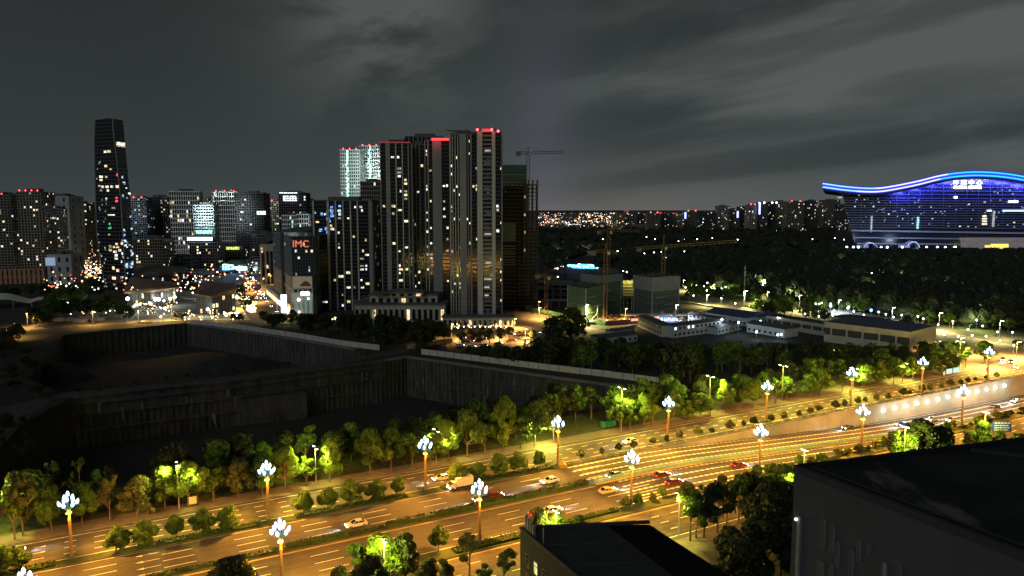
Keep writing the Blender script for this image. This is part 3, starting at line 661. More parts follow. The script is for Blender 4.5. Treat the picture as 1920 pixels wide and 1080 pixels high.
# grass tufts on the verge
def tufts():
    mb = MB(); rnd = random.Random(3)
    for _ in range(9000):
        s = rnd.uniform(-40, 156); t = rnd.uniform(161.4, 177); p = R(s, t, .03); a = rnd.random() * 6.3; h = rnd.uniform(.08, .35); w = .12
        mb.add([(p.x - w * math.cos(a), p.y - w * math.sin(a), p.z), (p.x + w * math.cos(a), p.y + w * math.sin(a), p.z), (p.x + rnd.uniform(-.1, .1), p.y + rnd.uniform(-.1, .1), p.z + h)], ((0, 1, 2),), hedge_l)
    tag(mb.build('grass'), 'rough short grass on the verge under the street trees', 'grass', kind='stuff')
tufts()
# ================================================================== magnolia lamps
petal = glow('petal_light', (.62, .82, 1.0), 5.0)
petal_rim = glow('petal_rim', (.18, .42, 1.0), 1.6)
shaftm = mat('shaft_bronze', (.36, .21, .08), .45, .25)
stemm = mat('stem_green', (.10, .28, .24), .4, .2)
SOD = (1.0, .41, .038)
flood = glow('assumed_sodium_lens', (1.0, .55, .12), 14)  # sodium floods assumed under each flower head, added to light the avenue
LAMP = {}
def lamp_meshes():
    HL = 11.0 * 1.06
    m = MB(); m.box((0, 0, 0), (.9, .9, .5), concrete); m.box((0, 0, .5), (.55, .55, 1.6), shaftm); LAMP['base'] = m.mesh('base')
    m = MB()
    for a in (0, math.pi * 2 / 3, math.pi * 4 / 3):
        m.tube([(.20 * math.cos(a), .20 * math.sin(a), 2.0), (.17 * math.cos(a), .17 * math.sin(a), 9.0), (.30 * math.cos(a), .30 * math.sin(a), 10.4)], [.17, .13, .12], shaftm, n=6)
    m.tube([(0, 0, 2), (0, 0, 10.2)], .14, shaftm, n=6)
    for z in (2.1, 5, 8, 10): m.lathe((0, 0, z), [(.36, 0), (.36, .16)], shaftm, 8)
    LAMP['shaft'] = m.mesh('shaft')
    m = MB(); m.lathe((0, 0, 10.2), [(.2, 0), (.55, .25), (.8, .32), (.3, .5)], stemm, 10)
    heads = [(0, 0, 13.0)] + [(.72 * math.cos(a), .72 * math.sin(a), 12.15) for a in (.3, 2.4, 4.5)] + [(1.42 * math.cos(a), 1.42 * math.sin(a), 11.2) for a in (0, 1.05, 2.1, 3.14, 4.2, 5.25)]
    LAMP['heads'] = heads
    for (x, y, z) in heads: m.tube([(0, 0, 10.5), (x * .75, y * .75, 10.5 + (z - 10.5) * .35), (x, y, z - .1)], [.07, .06, .05], stemm, n=5, cap=False)
    LAMP['stem'] = m.mesh('stem')
    m = MB(); m.lathe((0, 0, 0), [(.10, 0), (.30, .22), (.36, .5), (.30, .80), (.16, 1.05), (.02, 1.2)], petal, 9)
    m.lathe((0, 0, -.08), [(.12, -.05), (.36, .14), (.40, .30)], petal_rim, 9)
    LAMP['petal'] = m.mesh('petal_lamp', smooth=True)
    m = MB()
    for a in (.5, 2.07, 3.64, 5.2): m.box((.42 * math.cos(a), .42 * math.sin(a), 9.5), (.26, .26, .12), flood)
    LAMP['flood'] = m.mesh('assumed_flood')
    m = MB(); m.box((.0, .5, 3.6), (.05, .62, 1.9), mat('banner_red', (.45, .03, .02), .7)); LAMP['banner'] = m.mesh('banner')
lamp_meshes()
def magnolia(s, t, lab, banner=False, scale=1.0, power=1.0):
    p = R(s, t, .1); q = thing('flower_street_lamp', lab, 'street lamp', p, 'flower shaped street lamps along the avenue')
    q.rotation_euler = (0, 0, AVE)
    for n in ('base', 'shaft', 'stem'): inst(n, LAMP[n], q)
    for x, y, z in LAMP['heads']: inst('petal_lamp', LAMP['petal'], q, (x, y, z), (-y * .22, x * .22, 0), (.86, .86, .92))
    inst('assumed_flood', LAMP['flood'], q)
    if banner: inst('banner', LAMP['banner'], q)
    c = bpy.data.lights.new('crown_light', 'POINT'); c.energy = 420 * power; c.color = (.55, .8, 1.0); c.shadow_soft_size = 1.2
    o = bpy.data.objects.new('crown_light', c); COL.objects.link(o); o.parent = q; o.location = (0, 0, 14.6)
    c = bpy.data.lights.new('shaft_fill', 'POINT'); c.energy = 1500 * power; c.color = SOD; c.shadow_soft_size = .15; o = bpy.data.objects.new('shaft_fill', c); COL.objects.link(o); o.parent = q; o.location = (.2, -1.3, 9.2)  # last: bare fill point added beside the shaft to turn its top golden
    for sx in (-1, 1):
        for sy in (-1, 1):
            d = bpy.data.lights.new('flood_beam', 'SPOT'); d.energy = 39000 * power; d.color = SOD; d.spot_size = math.radians(112); d.spot_blend = 1.0; d.shadow_soft_size = .45  # beams of the assumed floods, spread along and across the avenue
            o = bpy.data.objects.new('flood_beam', d); COL.objects.link(o); o.parent = q; o.location = (.5 * sx, .6 * sy, 10.0); o.rotation_euler = Vector((1.25 * sx, .85 * sy, -1.0)).to_track_quat('-Z', 'Y').to_euler()
FARL = [(-41, 144.2), (-6.7, 144.4), (26.1, 144.2), (58.6, 143.8), (91.9, 143.6), (126.5, 145.0), (162.8, 145.4), (199.2, 145.4), (233.5, 144.6), (271, 144.2), (309, 144.4)]
NEARL = [(-46, 115.6), (-11, 115.6), (22.6, 115.5), (57.4, 115.6), (91.6, 115.6), (128.0, 115.7), (163.3, 115.6), (206, 115.6), (243, 115.6), (280, 115.6)]
for i, (s, t) in enumerate(FARL):
    if i == 0: continue
    magnolia(s, t, 'bronze lamp with white petal lights in the far median, %s from the left' % ordi(i - 1), banner=i in (5, 7, 9))
for i, (s, t) in enumerate(NEARL):
    if i == 0: continue
    magnolia(s, t, 'bronze lamp with white petal lights in the near median, %s from the left' % ordi(i - 1), power=1.1)
# ------------------------------------------------------------------ plain street lamps
warm_head = glow('lamp_warm', (1.0, .62, .28), 22); white_head = glow('lamp_white', (1.0, .92, .70), 22); cool_head = glow('lamp_cool', (.82, .92, 1.0), 22)
def street_lamp(u, vb, vt, lab, kind='warm', energy=2500, arm=1.2, loc=None, group=None, twin=False, hs=1.0, rangle=None):
    p = loc or G(u, vb); h = px_h(vb, vt, u) if vb else vt; q = thing('street_lamp', lab, 'street lamp', p, group)
    a = AVE - math.pi / 2 if rangle is None else rangle; dx, dy = math.cos(a) * arm, math.sin(a) * arm
    m = MB(); m.tube([(0, 0, 0), (0, 0, h * .5), (0, 0, h - .4)], [.14, .11, .08], metal_g, n=6)
    sides = (1, -1) if twin else (1,)
    for k in sides: m.tube([(0, 0, h - .5), (dx * k * .5, dy * k * .5, h - .1), (dx * k, dy * k, h)], .06, metal_g, n=5)
    m.build('pole', q, (0, 0, 0)); hm = {'warm': warm_head, 'white': white_head, 'cool': cool_head}[kind]; colr = {'warm': (1, .52, .12), 'white': (1, .80, .26), 'cool': (.85, .93, 1)}[kind]
    for k in sides:
        m = MB(); m.box((dx * k, dy * k, h - .05), (.75 * hs, .42 * hs, .16), metal_d, a); m.box((dx * k, dy * k, h - .17), (.66 * hs, .36 * hs, .12), hm, a); m.build('lamp_head', q, (0, 0, 0))
    if energy:
        d = bpy.data.lights.new('lamp_beam', 'SPOT'); d.energy = energy * (22 if u > 1270 else (14 if u > 840 else (6 if vb > 585 else 12))); d.color = colr; d.spot_size = math.radians(165); d.spot_blend = .6; d.shadow_soft_size = .35
        o = bpy.data.objects.new('lamp_beam', d); COL.objects.link(o); o.parent = q; o.location = (dx, dy, h - .35)
    return q
LEM = (1.0, .93, .13)
def tree_lamps():           # twin headed lamps on the far pavement that stand among the crowns
    spots = [(28, 1000, 905), (336, 957, 868), (593, 911, 838), (818, 868, 806), (1003, 840, 795), (1165, 810, 727), (1330, 777, 705), (1466, 757, 685), (1600, 734, 690), (1692, 716, 680), (1798, 690, 640)]
    for i, (u, vb, vt) in enumerate(spots):
        q = street_lamp(u, vb, vt, 'plain white lamp rising among the street trees of the far pavement, %s from the left' % ordi(i), 'white', 0, 1.4, group='plain lamps among the far street trees', twin=True, hs=1.15)
        h = px_h(vb, vt, u)
        for sx in (-1, 1):
            d = bpy.data.lights.new('lamp_beam', 'POINT'); d.energy = 11500; d.color = LEM; d.shadow_soft_size = .5
            o = bpy.data.objects.new('lamp_beam', d); COL.objects.link(o); o.parent = q; a = AVE
            o.location = (math.cos(a) * 2.6 * sx + .5, math.sin(a) * 2.6 * sx - .9, h - 1.9 - .8 * sx)
    near = [(1506, 905, 843), (1692, 905, 800), (1843, 850, 772), (722, 1120, 1012), (1042, 1030, 958), (1272, 1008, 925), (1477, 960, 880)]
    for i, (u, vb, vt) in enumerate(near):
        q = street_lamp(u, vb, vt, ('thin white lamp over the lanes left of the big roof', 'thin lamp beside the bright pointed tree', 'thin lamp beside the blue road sign', 'lamp hidden in the near clump of trees lighting one crown', 'lamp behind the louvred vent lighting one crown', 'lamp lighting the lemon crowned tree', 'lamp lighting the bright crown by the big roof')[i], 'white', 0, .6, twin=True)
        d = bpy.data.lights.new('lamp_beam', 'POINT'); d.energy = (4000, 20000, 12000, 14000, 12000, 16000, 13000)[i]; d.color = LEM; d.shadow_soft_size = .4
        o = bpy.data.objects.new('lamp_beam', d); COL.objects.link(o); o.parent = q; h = px_h(vb, vt, u); o.location = (-.6, -1.4, h - .8)
tree_lamps()
def other_lamps():
    L = [(1100, 607, 570, 'white', 9000, 'bright single lamp before the green netted building on the site road'), (1011, 597, 576, 'warm', 3500, 'low pale lamp beside the bend of the orange site road'), (965, 577, 556, 'warm', 3000, 'pink glowing lamp right of the tallest tower'), (1010, 590, 565, 'warm', 2500, 'lamp behind the low pale lamp of the site road'),
         (1061, 604, 578, 'warm', 3500, 'pink lamp left of the bright single lamp'), (1172, 604, 578, 'warm', 3000, 'pink lamp below the yellow crane'), (1267, 605, 571, 'cool', 3000, 'white lamp at the corner of the grey netted building'), (965, 615, 597, 'warm', 3500, 'short lamp at the corner of the tallest tower podium'),
         (847, 635, 607, 'warm', 4000, 'pink lamp over the orange lit car park hoarding'), (1337, 550, 533, 'white', 3000, 'lamp at the left end of the lit park road'), (1281, 545, 525, 'white', 4500, 'lamp where the lit park road meets the grey netted building'), (1396, 588, 545, 'white', 6000, 'tall lamp in the middle of the lit park road'),
         (1438, 570, 547, 'white', 3500, 'lamp right of the tall one on the lit park road'), (1498, 582, 553, 'white', 4500, 'lamp on the lit park road before the trees'), (1572, 585, 562, 'cool', 3000, 'lamp over the blue lit park lawn'), (1672, 605, 576, 'cool', 3500, 'curved white lamp behind the long pavilion'), (1760, 618, 586, 'white', 5000, 'curved lamp right of the long pavilion'),
         (1873, 636, 601, 'white', 4000, 'lamp beside the bright display strip'), (1540, 566, 552, 'cool', 1500, 'small white park lamp behind the lit road'), (322, 601, 571, 'warm', 5000, 'yellow lamp in the white paved plaza'), (175, 610, 583, 'warm', 4500, 'pink lamp by the benches left of the plaza'), (52, 613, 587, 'warm', 4500, 'white topped lamp over the dark lawn at the left'),
         (16, 645, 618, 'warm', 4500, 'orange lamp at the left edge of the picture'), (30, 632, 606, 'warm', 3500, 'orange lamp behind the one at the left edge'), (505, 545, 513, 'warm', 7000, 'bright orange lamp on the side street'), (446, 580, 556, 'warm', 4000, 'lamp among the fairy lit trees of the side street'), (470, 548, 530, 'warm', 3000, 'lamp halfway up the side street'),
         (540, 602, 580, 'white', 3000, 'lamp at the corner of the shop block'), (116, 520, 508, 'warm', 3000, 'orange lamp at the left end of the busy street'), (163, 518, 504, 'warm', 3000, 'orange lamp in the middle of the busy street'), (98, 522, 510, 'warm', 3000, 'orange lamp before the arcade'), (148, 497, 478, 'white', 6000, 'glaring yellow lamp below the beige tower'),
         (17, 525, 514, 'warm', 4000, 'orange lamp before the arcade at the left edge'), (70, 527, 512, 'warm', 4000, 'orange lamp washing the right end of the arcade'), (1870, 585, 566, 'cool', 2000, 'small park lamp at the right edge'), (1850, 690, 655, 'warm', 5000, 'lamp at the near corner of the far right crossing'), (1905, 672, 640, 'warm', 5000, 'lamp on the far side of the right hand crossing'), (1800, 664, 632, 'warm', 4500, 'lamp left of the right hand crossing before the pavilion'), (486, 566, 545, 'warm', 3500, 'left kerb lamp in the lower part of the side street'), (520, 590, 564, 'warm', 4500, 'right kerb lamp at the foot of the side street'), (462, 530, 514, 'warm', 3500, 'lamp near the head of the side street'), (400, 603, 580, 'warm', 3500, 'orange lamp on the rim road before the plaza pavilion'), (260, 606, 582, 'warm', 3500, 'orange lamp on the rim road below the lattice dome'), (1325, 574, 552, 'white', 4000, 'second lamp at the left end of the lit park road'), (930, 634, 610, 'warm', 4000, 'orange lamp inside the car park by the tallest tower'), (985, 640, 616, 'warm', 4000, 'orange lamp at the right end of the car park')]
    for u, vb, vt, k, e, lab in L: street_lamp(u, vb, vt, lab, k, e, 1.0, hs=2.2)
other_lamps()
# ================================================================== fences of the avenue
def fences():
    f = thing('median_barrier', 'teal and yellow slatted barrier between the sunken lanes', 'barrier', R(93, 129.9))
    teal = mat('barrier_teal', (.20, .36, .28), .6, var=.2, scale=1.5); yel = mat('barrier_yellow', (.60, .40, .08), .6)
    s = 92.6; k = 0
    while s < 330:
        L = 3.0 if s < 215 else 8.0; e = s + L * .97; mb = MB(); za, zb = zroad(s), zroad(e); ls = (s + e) / 2
        for zz, m in ((.15, teal), (.55, teal), (.95, teal)):
            mb.bar(R(s, 129.9, za + zz + .15), R(e, 129.9, zb + zz + .15), .10, m, .28)
        n = 4
        for i in range(n): a = s + (e - s) * i / n; mb.bar(R(a, 129.9, zroad(a)), R(a, 129.9, zroad(a) + 1.35), .12, teal)
        mb.build('barrier_panel', f); s += L; k += 1
    s = 92.6; mb = MB()
    while s < 240:
        z = zroad(s); mb.box(R(s, 129.1, z), (.10 * 3, .35, .45), yel, AVE); s += .55
    mb.build('reflector_post', f, kind='stuff')
    r = thing('planter_rail', 'steel rail with round planters along the top of the underpass wall', 'railing', R(93, 142.5))
    mb = MB(); mb.box((0, 0, 0), (.14, .5, .9), metal_g); mb.lathe((.7, 0, 0), [(.28, 0), (.42, .45), (.46, .55)], concrete_pale, 8); mb.box((2.05, 0, .62), (4.0, .1, .2), metal_g); mb.box((2.05, 0, .25), (4.0, .08, .12), mat('rail_green', (.12, .22, .14), .6)); seg = mb.mesh('rail_segment')
    for i in range(56):
        s = 93.5 + i * 4.2 / K * 1.0
        if s > 330: break
        inst('rail_segment', seg, r, R(s, 142.55, .16 if s < 112 else .25) - r.location, (0, 0, AVE))
    mb = MB(); p = R(92.3, 142.2, .1); mb.box(p, (2.2, 1.4, .8), mat('barrier_drum_yellow', (.65, .42, .06), .5), AVE); mb.lathe(p + Vector((0, 0, .8)), [(.5, 0), (.45, .6), (.3, .9)], mat('barrier_drum_yellow', (.65, .42, .06)), 8)
    tag(mb.build('crash_cushion'), 'yellow crash cushion at the head of the underpass wall', 'crash cushion')
    # row of white wall lamps lighting the sunken lanes
    hd = glow('wall_lamp_white', (.85, .95, 1.0), 16)
    a, b = G(1707, 762, -2.5), G(1905, 737, -2.5)
    for i in range(13):
        s = 210 + i * 5.6; q = thing('wall_lamp', 'white star bright lamp on the underpass wall, %s from the left' % ordi(i), 'wall lamp', R(s, 141.6, -2.6), 'white lamps along the underpass wall')
        mb = MB(); mb.box((0, 0, -.1), (.5, .5, .25), metal_g, AVE); mb.build('bracket', q, (0, 0, 0)); mb = MB(); mb.ball((0, 0, .35), .52, hd); mb.build('lamp_head', q, (0, 0, 0))
        d = bpy.data.lights.new('lamp_beam', 'POINT'); d.energy = 620; d.color = (.72, .95, .95); d.shadow_soft_size = .3; o = bpy.data.objects.new('lamp_beam', d); COL.objects.link(o); o.parent = q; pp = R(s, 138.6, -2.6) - R(s, 141.6, -2.6); o.location = pp
fences()
# ================================================================== vehicles
tyre = black; carglass = mat('car_glass', (.02, .025, .03), .08, spec=.8)
headl = glow('headlight_glow', (.85, .93, 1.0), 18); taill = glow('taillight_glow', (1.0, .05, .03), 5)
def car_mesh(kind, paint):
    P = {}
    if kind == 'car':
        L, W, h = 4.7, 1.85, 1.48; prof = [(-2.35, .35), (-2.35, .85), (-2.05, .98), (-1.35, 1.02), (1.0, .98), (1.9, .84), (2.33, .66), (2.35, .35)]
        cab = [(-1.95, 1.0), (-1.25, 1.42), (.25, 1.46), (1.12, .98)]
    elif kind == 'van':
        L, W, h = 5.2, 1.95, 2.1; prof = [(-2.6, .4), (-2.6, 1.15), (1.4, 1.15), (2.1, 1.0), (2.55, .75), (2.6, .4)]; cab = [(-2.55, 1.15), (-2.45, 2.05), (1.0, 2.05), (1.7, 1.12)]
    def ext(mb, pr, w, m, w2=None):
        n = len(pr); w2 = w2 or w; zs = [z for _, z in pr]; z0, z1 = min(zs), max(zs)
        ww = [w + (w2 - w) * ((z - z0) / (z1 - z0)) for z in zs]
        vs = [(x, -q / 2, z) for (x, z), q in zip(pr, ww)] + [(x, q / 2, z) for (x, z), q in zip(pr, ww)]
        fs = [(i, (i + 1) % n, n + (i + 1) % n, n + i) for i in range(n)] + [tuple(range(n - 1, -1, -1)), tuple(range(n, 2 * n))]; mb.add(vs, fs, m)
    mb = MB(); ext(mb, prof, W, paint)
    rf = [(x * .93 - .03, z + .03) for x, z in cab[1:3]]; rw = W * .78
    mb.prism([(rf[0][0], -rw / 2), (rf[1][0], -rw / 2), (rf[1][0], rw / 2), (rf[0][0], rw / 2)], cab[1][1] - .02, cab[1][1] + .05, paint)
    for sx in (-1, 1):
        for (xa, za), (xb, zb) in ((cab[0], cab[1]), (cab[3], cab[2])): mb.bar((xa, sx * W * .46, za), (xb, sx * W * .40, zb), .09, paint)
        mb.bar((-.35, sx * W * .465, 1.0), (-.35, sx * W * .41, cab[1][1]), .08, paint); mb.box((cab[3][0] - .25, sx * (W / 2 + .08), .98), (.2, .18, .14), paint)
    P['body'] = mb.mesh('body')
    mb = MB(); ext(mb, cab, W * .90, carglass, W * .76); P['window'] = mb.mesh('window')
    mb = MB()
    for k in range(12):
        pass
    mb.tube([(0, -.11, 0), (0, .11, 0)], .33, tyre, n=12); mb.tube([(0, -.125, 0), (0, .125, 0)], .19, metal_g, n=8); P['wheel'] = mb.mesh('wheel')
    mb = MB(); mb.box((0, 0, -.09), (.12, .42, .18), headl); P['headlight'] = mb.mesh('headlight')
    mb = MB(); mb.box((0, 0, -.08), (.08, .38, .16), taill); P['taillight'] = mb.mesh('taillight')
    P['dim'] = (L, W); return P
CARS = {}
def vehicle(lab, s, t, paint, toward_left=True, kind='car', z=None, beam=True, cat=None, loc=None, rz=None):
    key = (kind, paint.name)
    if key not in CARS: CARS[key] = car_mesh(kind, paint)
    P = CARS[key]; L, W = P['dim']; zz = (zroad(s) if 116 < t < 142 else 0) + .02 if z is None else z
    p = loc or R(s, t, zz); q = thing('car' if kind == 'car' else 'van', lab, cat or kind, p); q.rotation_euler = (0, 0, (AVE + (math.pi if toward_left else 0)) if rz is None else rz)
    if 112 < s < 260 and 116 < t < 142 and rz is None:
        sl = math.atan((zroad(s + 1) - zroad(s - 1)) / (2 * K)); q.rotation_euler = (0, sl if toward_left else -sl, q.rotation_euler.z)
    inst('body', P['body'], q); inst('window', P['window'], q)
    for x in (-L * .31, L * .31):
        for y in (-1, 1): inst('wheel', P['wheel'], q, (x, y * (W / 2 - .1), .33))
    for y in (-1, 1): inst('headlight', P['headlight'], q, (L / 2 - .03, y * W * .35, .66)); inst('taillight', P['taillight'], q, (-L / 2 + .02, y * W * .36, .78))
    if beam:
        d = bpy.data.lights.new('headlight_beam', 'SPOT'); d.energy = 3500; d.color = (.85, .93, 1); d.spot_size = math.radians(60); d.spot_blend = .8; d.shadow_soft_size = .2
        o = bpy.data.objects.new('headlight_beam', d); COL.objects.link(o); o.parent = q; o.location = (L / 2 + .2, 0, .7); o.rotation_euler = (0, math.radians(-80), 0)
    return q
def paint(n, c): return mat('paint_' + n, c, .35, .1, coat=.6)
PW, PS, PD, PR_, PT, PB = paint('car_white', (.65, .65, .62)), paint('car_silver', (.40, .38, .34)), paint('car_dark', (.03, .035, .04)), paint('car_red', (.15, .008, .008)), paint('car_tan', (.55, .38, .15)), paint('car_blue', (.05, .12, .30))
def st_of(u, v): return ST(G(u, v))
def traffic():
    def at(u, v): 
        s, t = st_of(u, v)
        if s > 112 and t < 142:
            for _ in range(6): s, t = ST(G(u, v, zroad(s)))
        return s, t
    C = [('pale silver saloon car driving left beside the central hedge', 668, 987, PW, True, 'car'),
         ('white saloon car driving left before the start of the slow down lines', 1031, 905, PW, True, 'car'),
         ('pale tan hatchback driving right over the start of the slow down lines', 1140, 924, PT, False, 'car'),
         ('white car driving left on the far service road under the trees', 1182, 831, PW, True, 'car'),
         ('dark car with bright headlights beside the head of the central barrier', 1153, 895, PD, True, 'car'),
         ('red car driving right beside the central barrier', 1241, 894, PR_, False, 'car'),
         ('red car in the outer lane half behind the lemon crowned tree', 1264, 908, PR_, False, 'car'),
         ('dark red car far down the right hand lanes', 1386, 876, PR_, False, 'car'),
         ('dark car with headlights climbing out of the underpass', 1590, 805, PD, True, 'car'),
         ('blue car with headlights climbing behind the dark round tree', 1692, 799, PB, True, 'car'),
         ('silver car with headlights at the mouth of the white lit lanes', 1748, 789, PS, True, 'car'),
         ('tan car with headlights in the white lit lanes', 1784, 790, PT, True, 'car'),
         ('dark car with red lights on the white lit lanes', 1866, 765, PD, False, 'car'),
         ('white car at the right edge deep in the white lit lanes', 1905, 754, PW, True, 'car'),
         ('red car half hidden behind the hedge right of the small truck', 927, 934, PR_, False, 'car'),
         ('dark car driving left close behind the small truck', 905, 939, PD, True, 'car'),
         ('white car behind the dark tree by the louvred vent', 1036, 961, PW, False, 'car'),
         ('red tailed car next to the white one by the louvred vent', 1010, 966, PR_, False, 'car'),
         ('silver car waiting on the far service road beside the small truck', 828, 900, PS, True, 'car'),
         ('blue grey car between the median trees and the small truck', 862, 893, PB, True, 'car'),
         ('dark car leaving at the left end of the far service road', 22, 1040, PD, False, 'car')]
    for lab, u, v, p, left, k in C:
        s, t = at(u, v); vehicle(lab, s, t, p, left, k)
    # small box truck
    s, t = at(862, 916); q = thing('truck', 'small box truck with a pale cargo body driving left in the outer lane', 'truck', R(s, t, .02)); q.rotation_euler = (0, 0, AVE + math.pi)
    cargo = mat('truck_cream', (.62, .56, .40), .6, var=.1, scale=1); mb = MB(); mb.box((-1.0, 0, .95), (4.6, 2.2, 2.1), cargo); mb.build('cargo_box', q, (0, 0, 0))
    mb = MB(); mb.prism([(1.45, -1.0), (3.1, -1.0), (3.1, 1.0), (1.45, 1.0)], .5, [2.2, 1.5, 1.5, 2.2], PW); mb.build('cab', q, (0, 0, 0))
    mb = MB(); mb.prism([(2.1, -.92), (3.13, -.92), (3.13, .92), (2.1, .92)], [1.35] * 4, [2.0, 1.48, 1.48, 2.0], carglass); mb.build('window', q, (0, 0, 0))
    mb = MB(); mb.box((-.2, 0, .45), (6.2, 1.0, .35), metal_d); mb.build('chassis', q, (0, 0, 0))
    for x in (-2.3, 2.3):
        for y in (-.9, .9): mb = MB(); mb.tube([(x, y - .14, .42), (x, y + .14, .42)], .42, tyre, n=12); mb.build('wheel', q, (0, 0, 0))
    for y in (-.75, .75): mb = MB(); mb.box((3.12, y, .75), (.1, .4, .22), headl); mb.build('headlight', q, (0, 0, 0))
    # parked cars in the orange lit corner and on the neighbouring streets
    park = [(862, 650), (872, 642), (884, 652), (896, 640), (905, 650), (920, 636), (934, 646), (948, 632), (960, 640), (972, 628), (984, 636), (996, 644), (1006, 626), (880, 634), (912, 628)]
    for i, (u, v) in enumerate(park):
        vehicle('parked car in the orange lit car park by the tower podium, %s in the rows' % ordi(i), 0, 0, (PS, PD, PW, PR_, PT)[i % 5], loc=G(u, v, .03), rz=.4 + (i % 2) * 3.1 + RND.uniform(-.1, .1), beam=False)
    for i, (u, v) in enumerate(((478, 540), (470, 532), (489, 548), (462, 527), (497, 560), (484, 552), (474, 545), (508, 575), (500, 566), (466, 538), (480, 560), (518, 585))):
        a, b = G(450, 520), G(560, 600); hd = math.atan2(b.y - a.y, b.x - a.x); vehicle('car queueing down the side street towards the plaza, %s in the queue' % ordi(i), 0, 0, (PD, PW, PS, PR_)[i % 4], loc=G(u, v, .04), rz=hd + (math.pi if i % 3 == 0 else 0), beam=False)
    for i, (u, v, c) in enumerate(((1405, 594, PW), (1392, 597, PS), (1762, 645, PW), (1795, 650, PD), (1755, 655, PW), (1895, 680, PD), (1880, 676, PS), (1905, 690, PW), (1640, 612, PT))):
        vehicle(('white car with headlights on the lit park road', 'silver car beside it on the lit park road', 'white car right of the long pavilion', 'dark car with headlights right of the pavilion', 'white car at the foot of the pavilion corner', 'dark car waiting at the far right crossing', 'silver car with glaring headlights at the crossing', 'white car entering the crossing at the right edge', 'tan car passing behind the pavilion roof')[i], 0, 0, c, loc=G(u, v, .05), rz=AVE + math.pi * 1.15 if i > 2 else 2.2, beam=i in (0, 3, 6))
traffic()
def scooter():
    p = G(287, 963, .15); q = thing('scooter', 'small dark scooter parked on the pavement under the trees', 'scooter', p); q.rotation_euler = (0, 0, AVE)
    for x in (-.6, .6): mb = MB(); mb.tube([(x, -.06, .26), (x, .06, .26)], .26, tyre, n=10); mb.build('wheel', q, (0, 0, 0))
    mb = MB(); mb.prism([(-.75, -.16), (.1, -.16), (.1, .16), (-.75, .16)], .35, [.85, .72, .72, .85], PD); mb.box((.15, 0, .28), (.6, .3, .08), PD); mb.bar((.35, 0, .3), (.55, 0, 1.05), .14, PD); mb.build('body', q, (0, 0, 0))
    mb = MB(); mb.bar((.5, -.32, 1.08), (.5, .32, 1.08), .05, metal_g); mb.build('handlebar', q, (0, 0, 0)); mb = MB(); mb.box((-.35, 0, .84), (.7, .28, .1), black); mb.build('seat', q, (0, 0, 0))
    # rider: one skinned body sitting on the seat
    V = [(-.35, 0, 1.0), (-.33, 0, 1.25), (-.25, 0, 1.48), (-.22, 0, 1.60), (-.18, 0, 1.78), (-.30, .20, 1.45), (-.05, .26, 1.28), (.28, .26, 1.15), (.48, .26, 1.12), (-.30, -.20, 1.45), (-.05, -.26, 1.28), (.28, -.26, 1.15), (.48, -.26, 1.12), (-.33, .12, .98), (.08, .16, .92), (.15, .16, .5), (.28, .16, .38), (-.33, -.12, .98), (.08, -.16, .92), (.15, -.16, .5), (.28, -.16, .38)]
    E = [(0, 1), (1, 2), (2, 3), (3, 4), (2, 5), (5, 6), (6, 7), (7, 8), (2, 9), (9, 10), (10, 11), (11, 12), (0, 13), (13, 14), (14, 15), (15, 16), (0, 17), (17, 18), (18, 19), (19, 20)]
    rad = [.15, .15, .15, .06, .12, .07, .05, .04, .045, .07, .05, .04, .045, .1, .08, .06, .05, .1, .08, .06, .05]
    me = bpy.data.meshes.new('person'); me.from_pydata(V, E, []); o = bpy.data.objects.new('person', me); COL.objects.link(o); o.location = p; o.rotation_euler = (0, 0, AVE)
    sk = o.modifiers.new('skin', 'SKIN'); 
    for i, v in enumerate(me.skin_vertices[0].data): v.radius = (rad[i], rad[i]); v.use_root = i == 0
    ss = o.modifiers.new('sub', 'SUBSURF'); ss.levels = 1; ss.render_levels = 1
    me.materials.append(mat('jacket_white', (.5, .5, .48), .8)); tag(o, 'person in a pale jacket sitting on the scooter under the trees', 'person')
scooter()
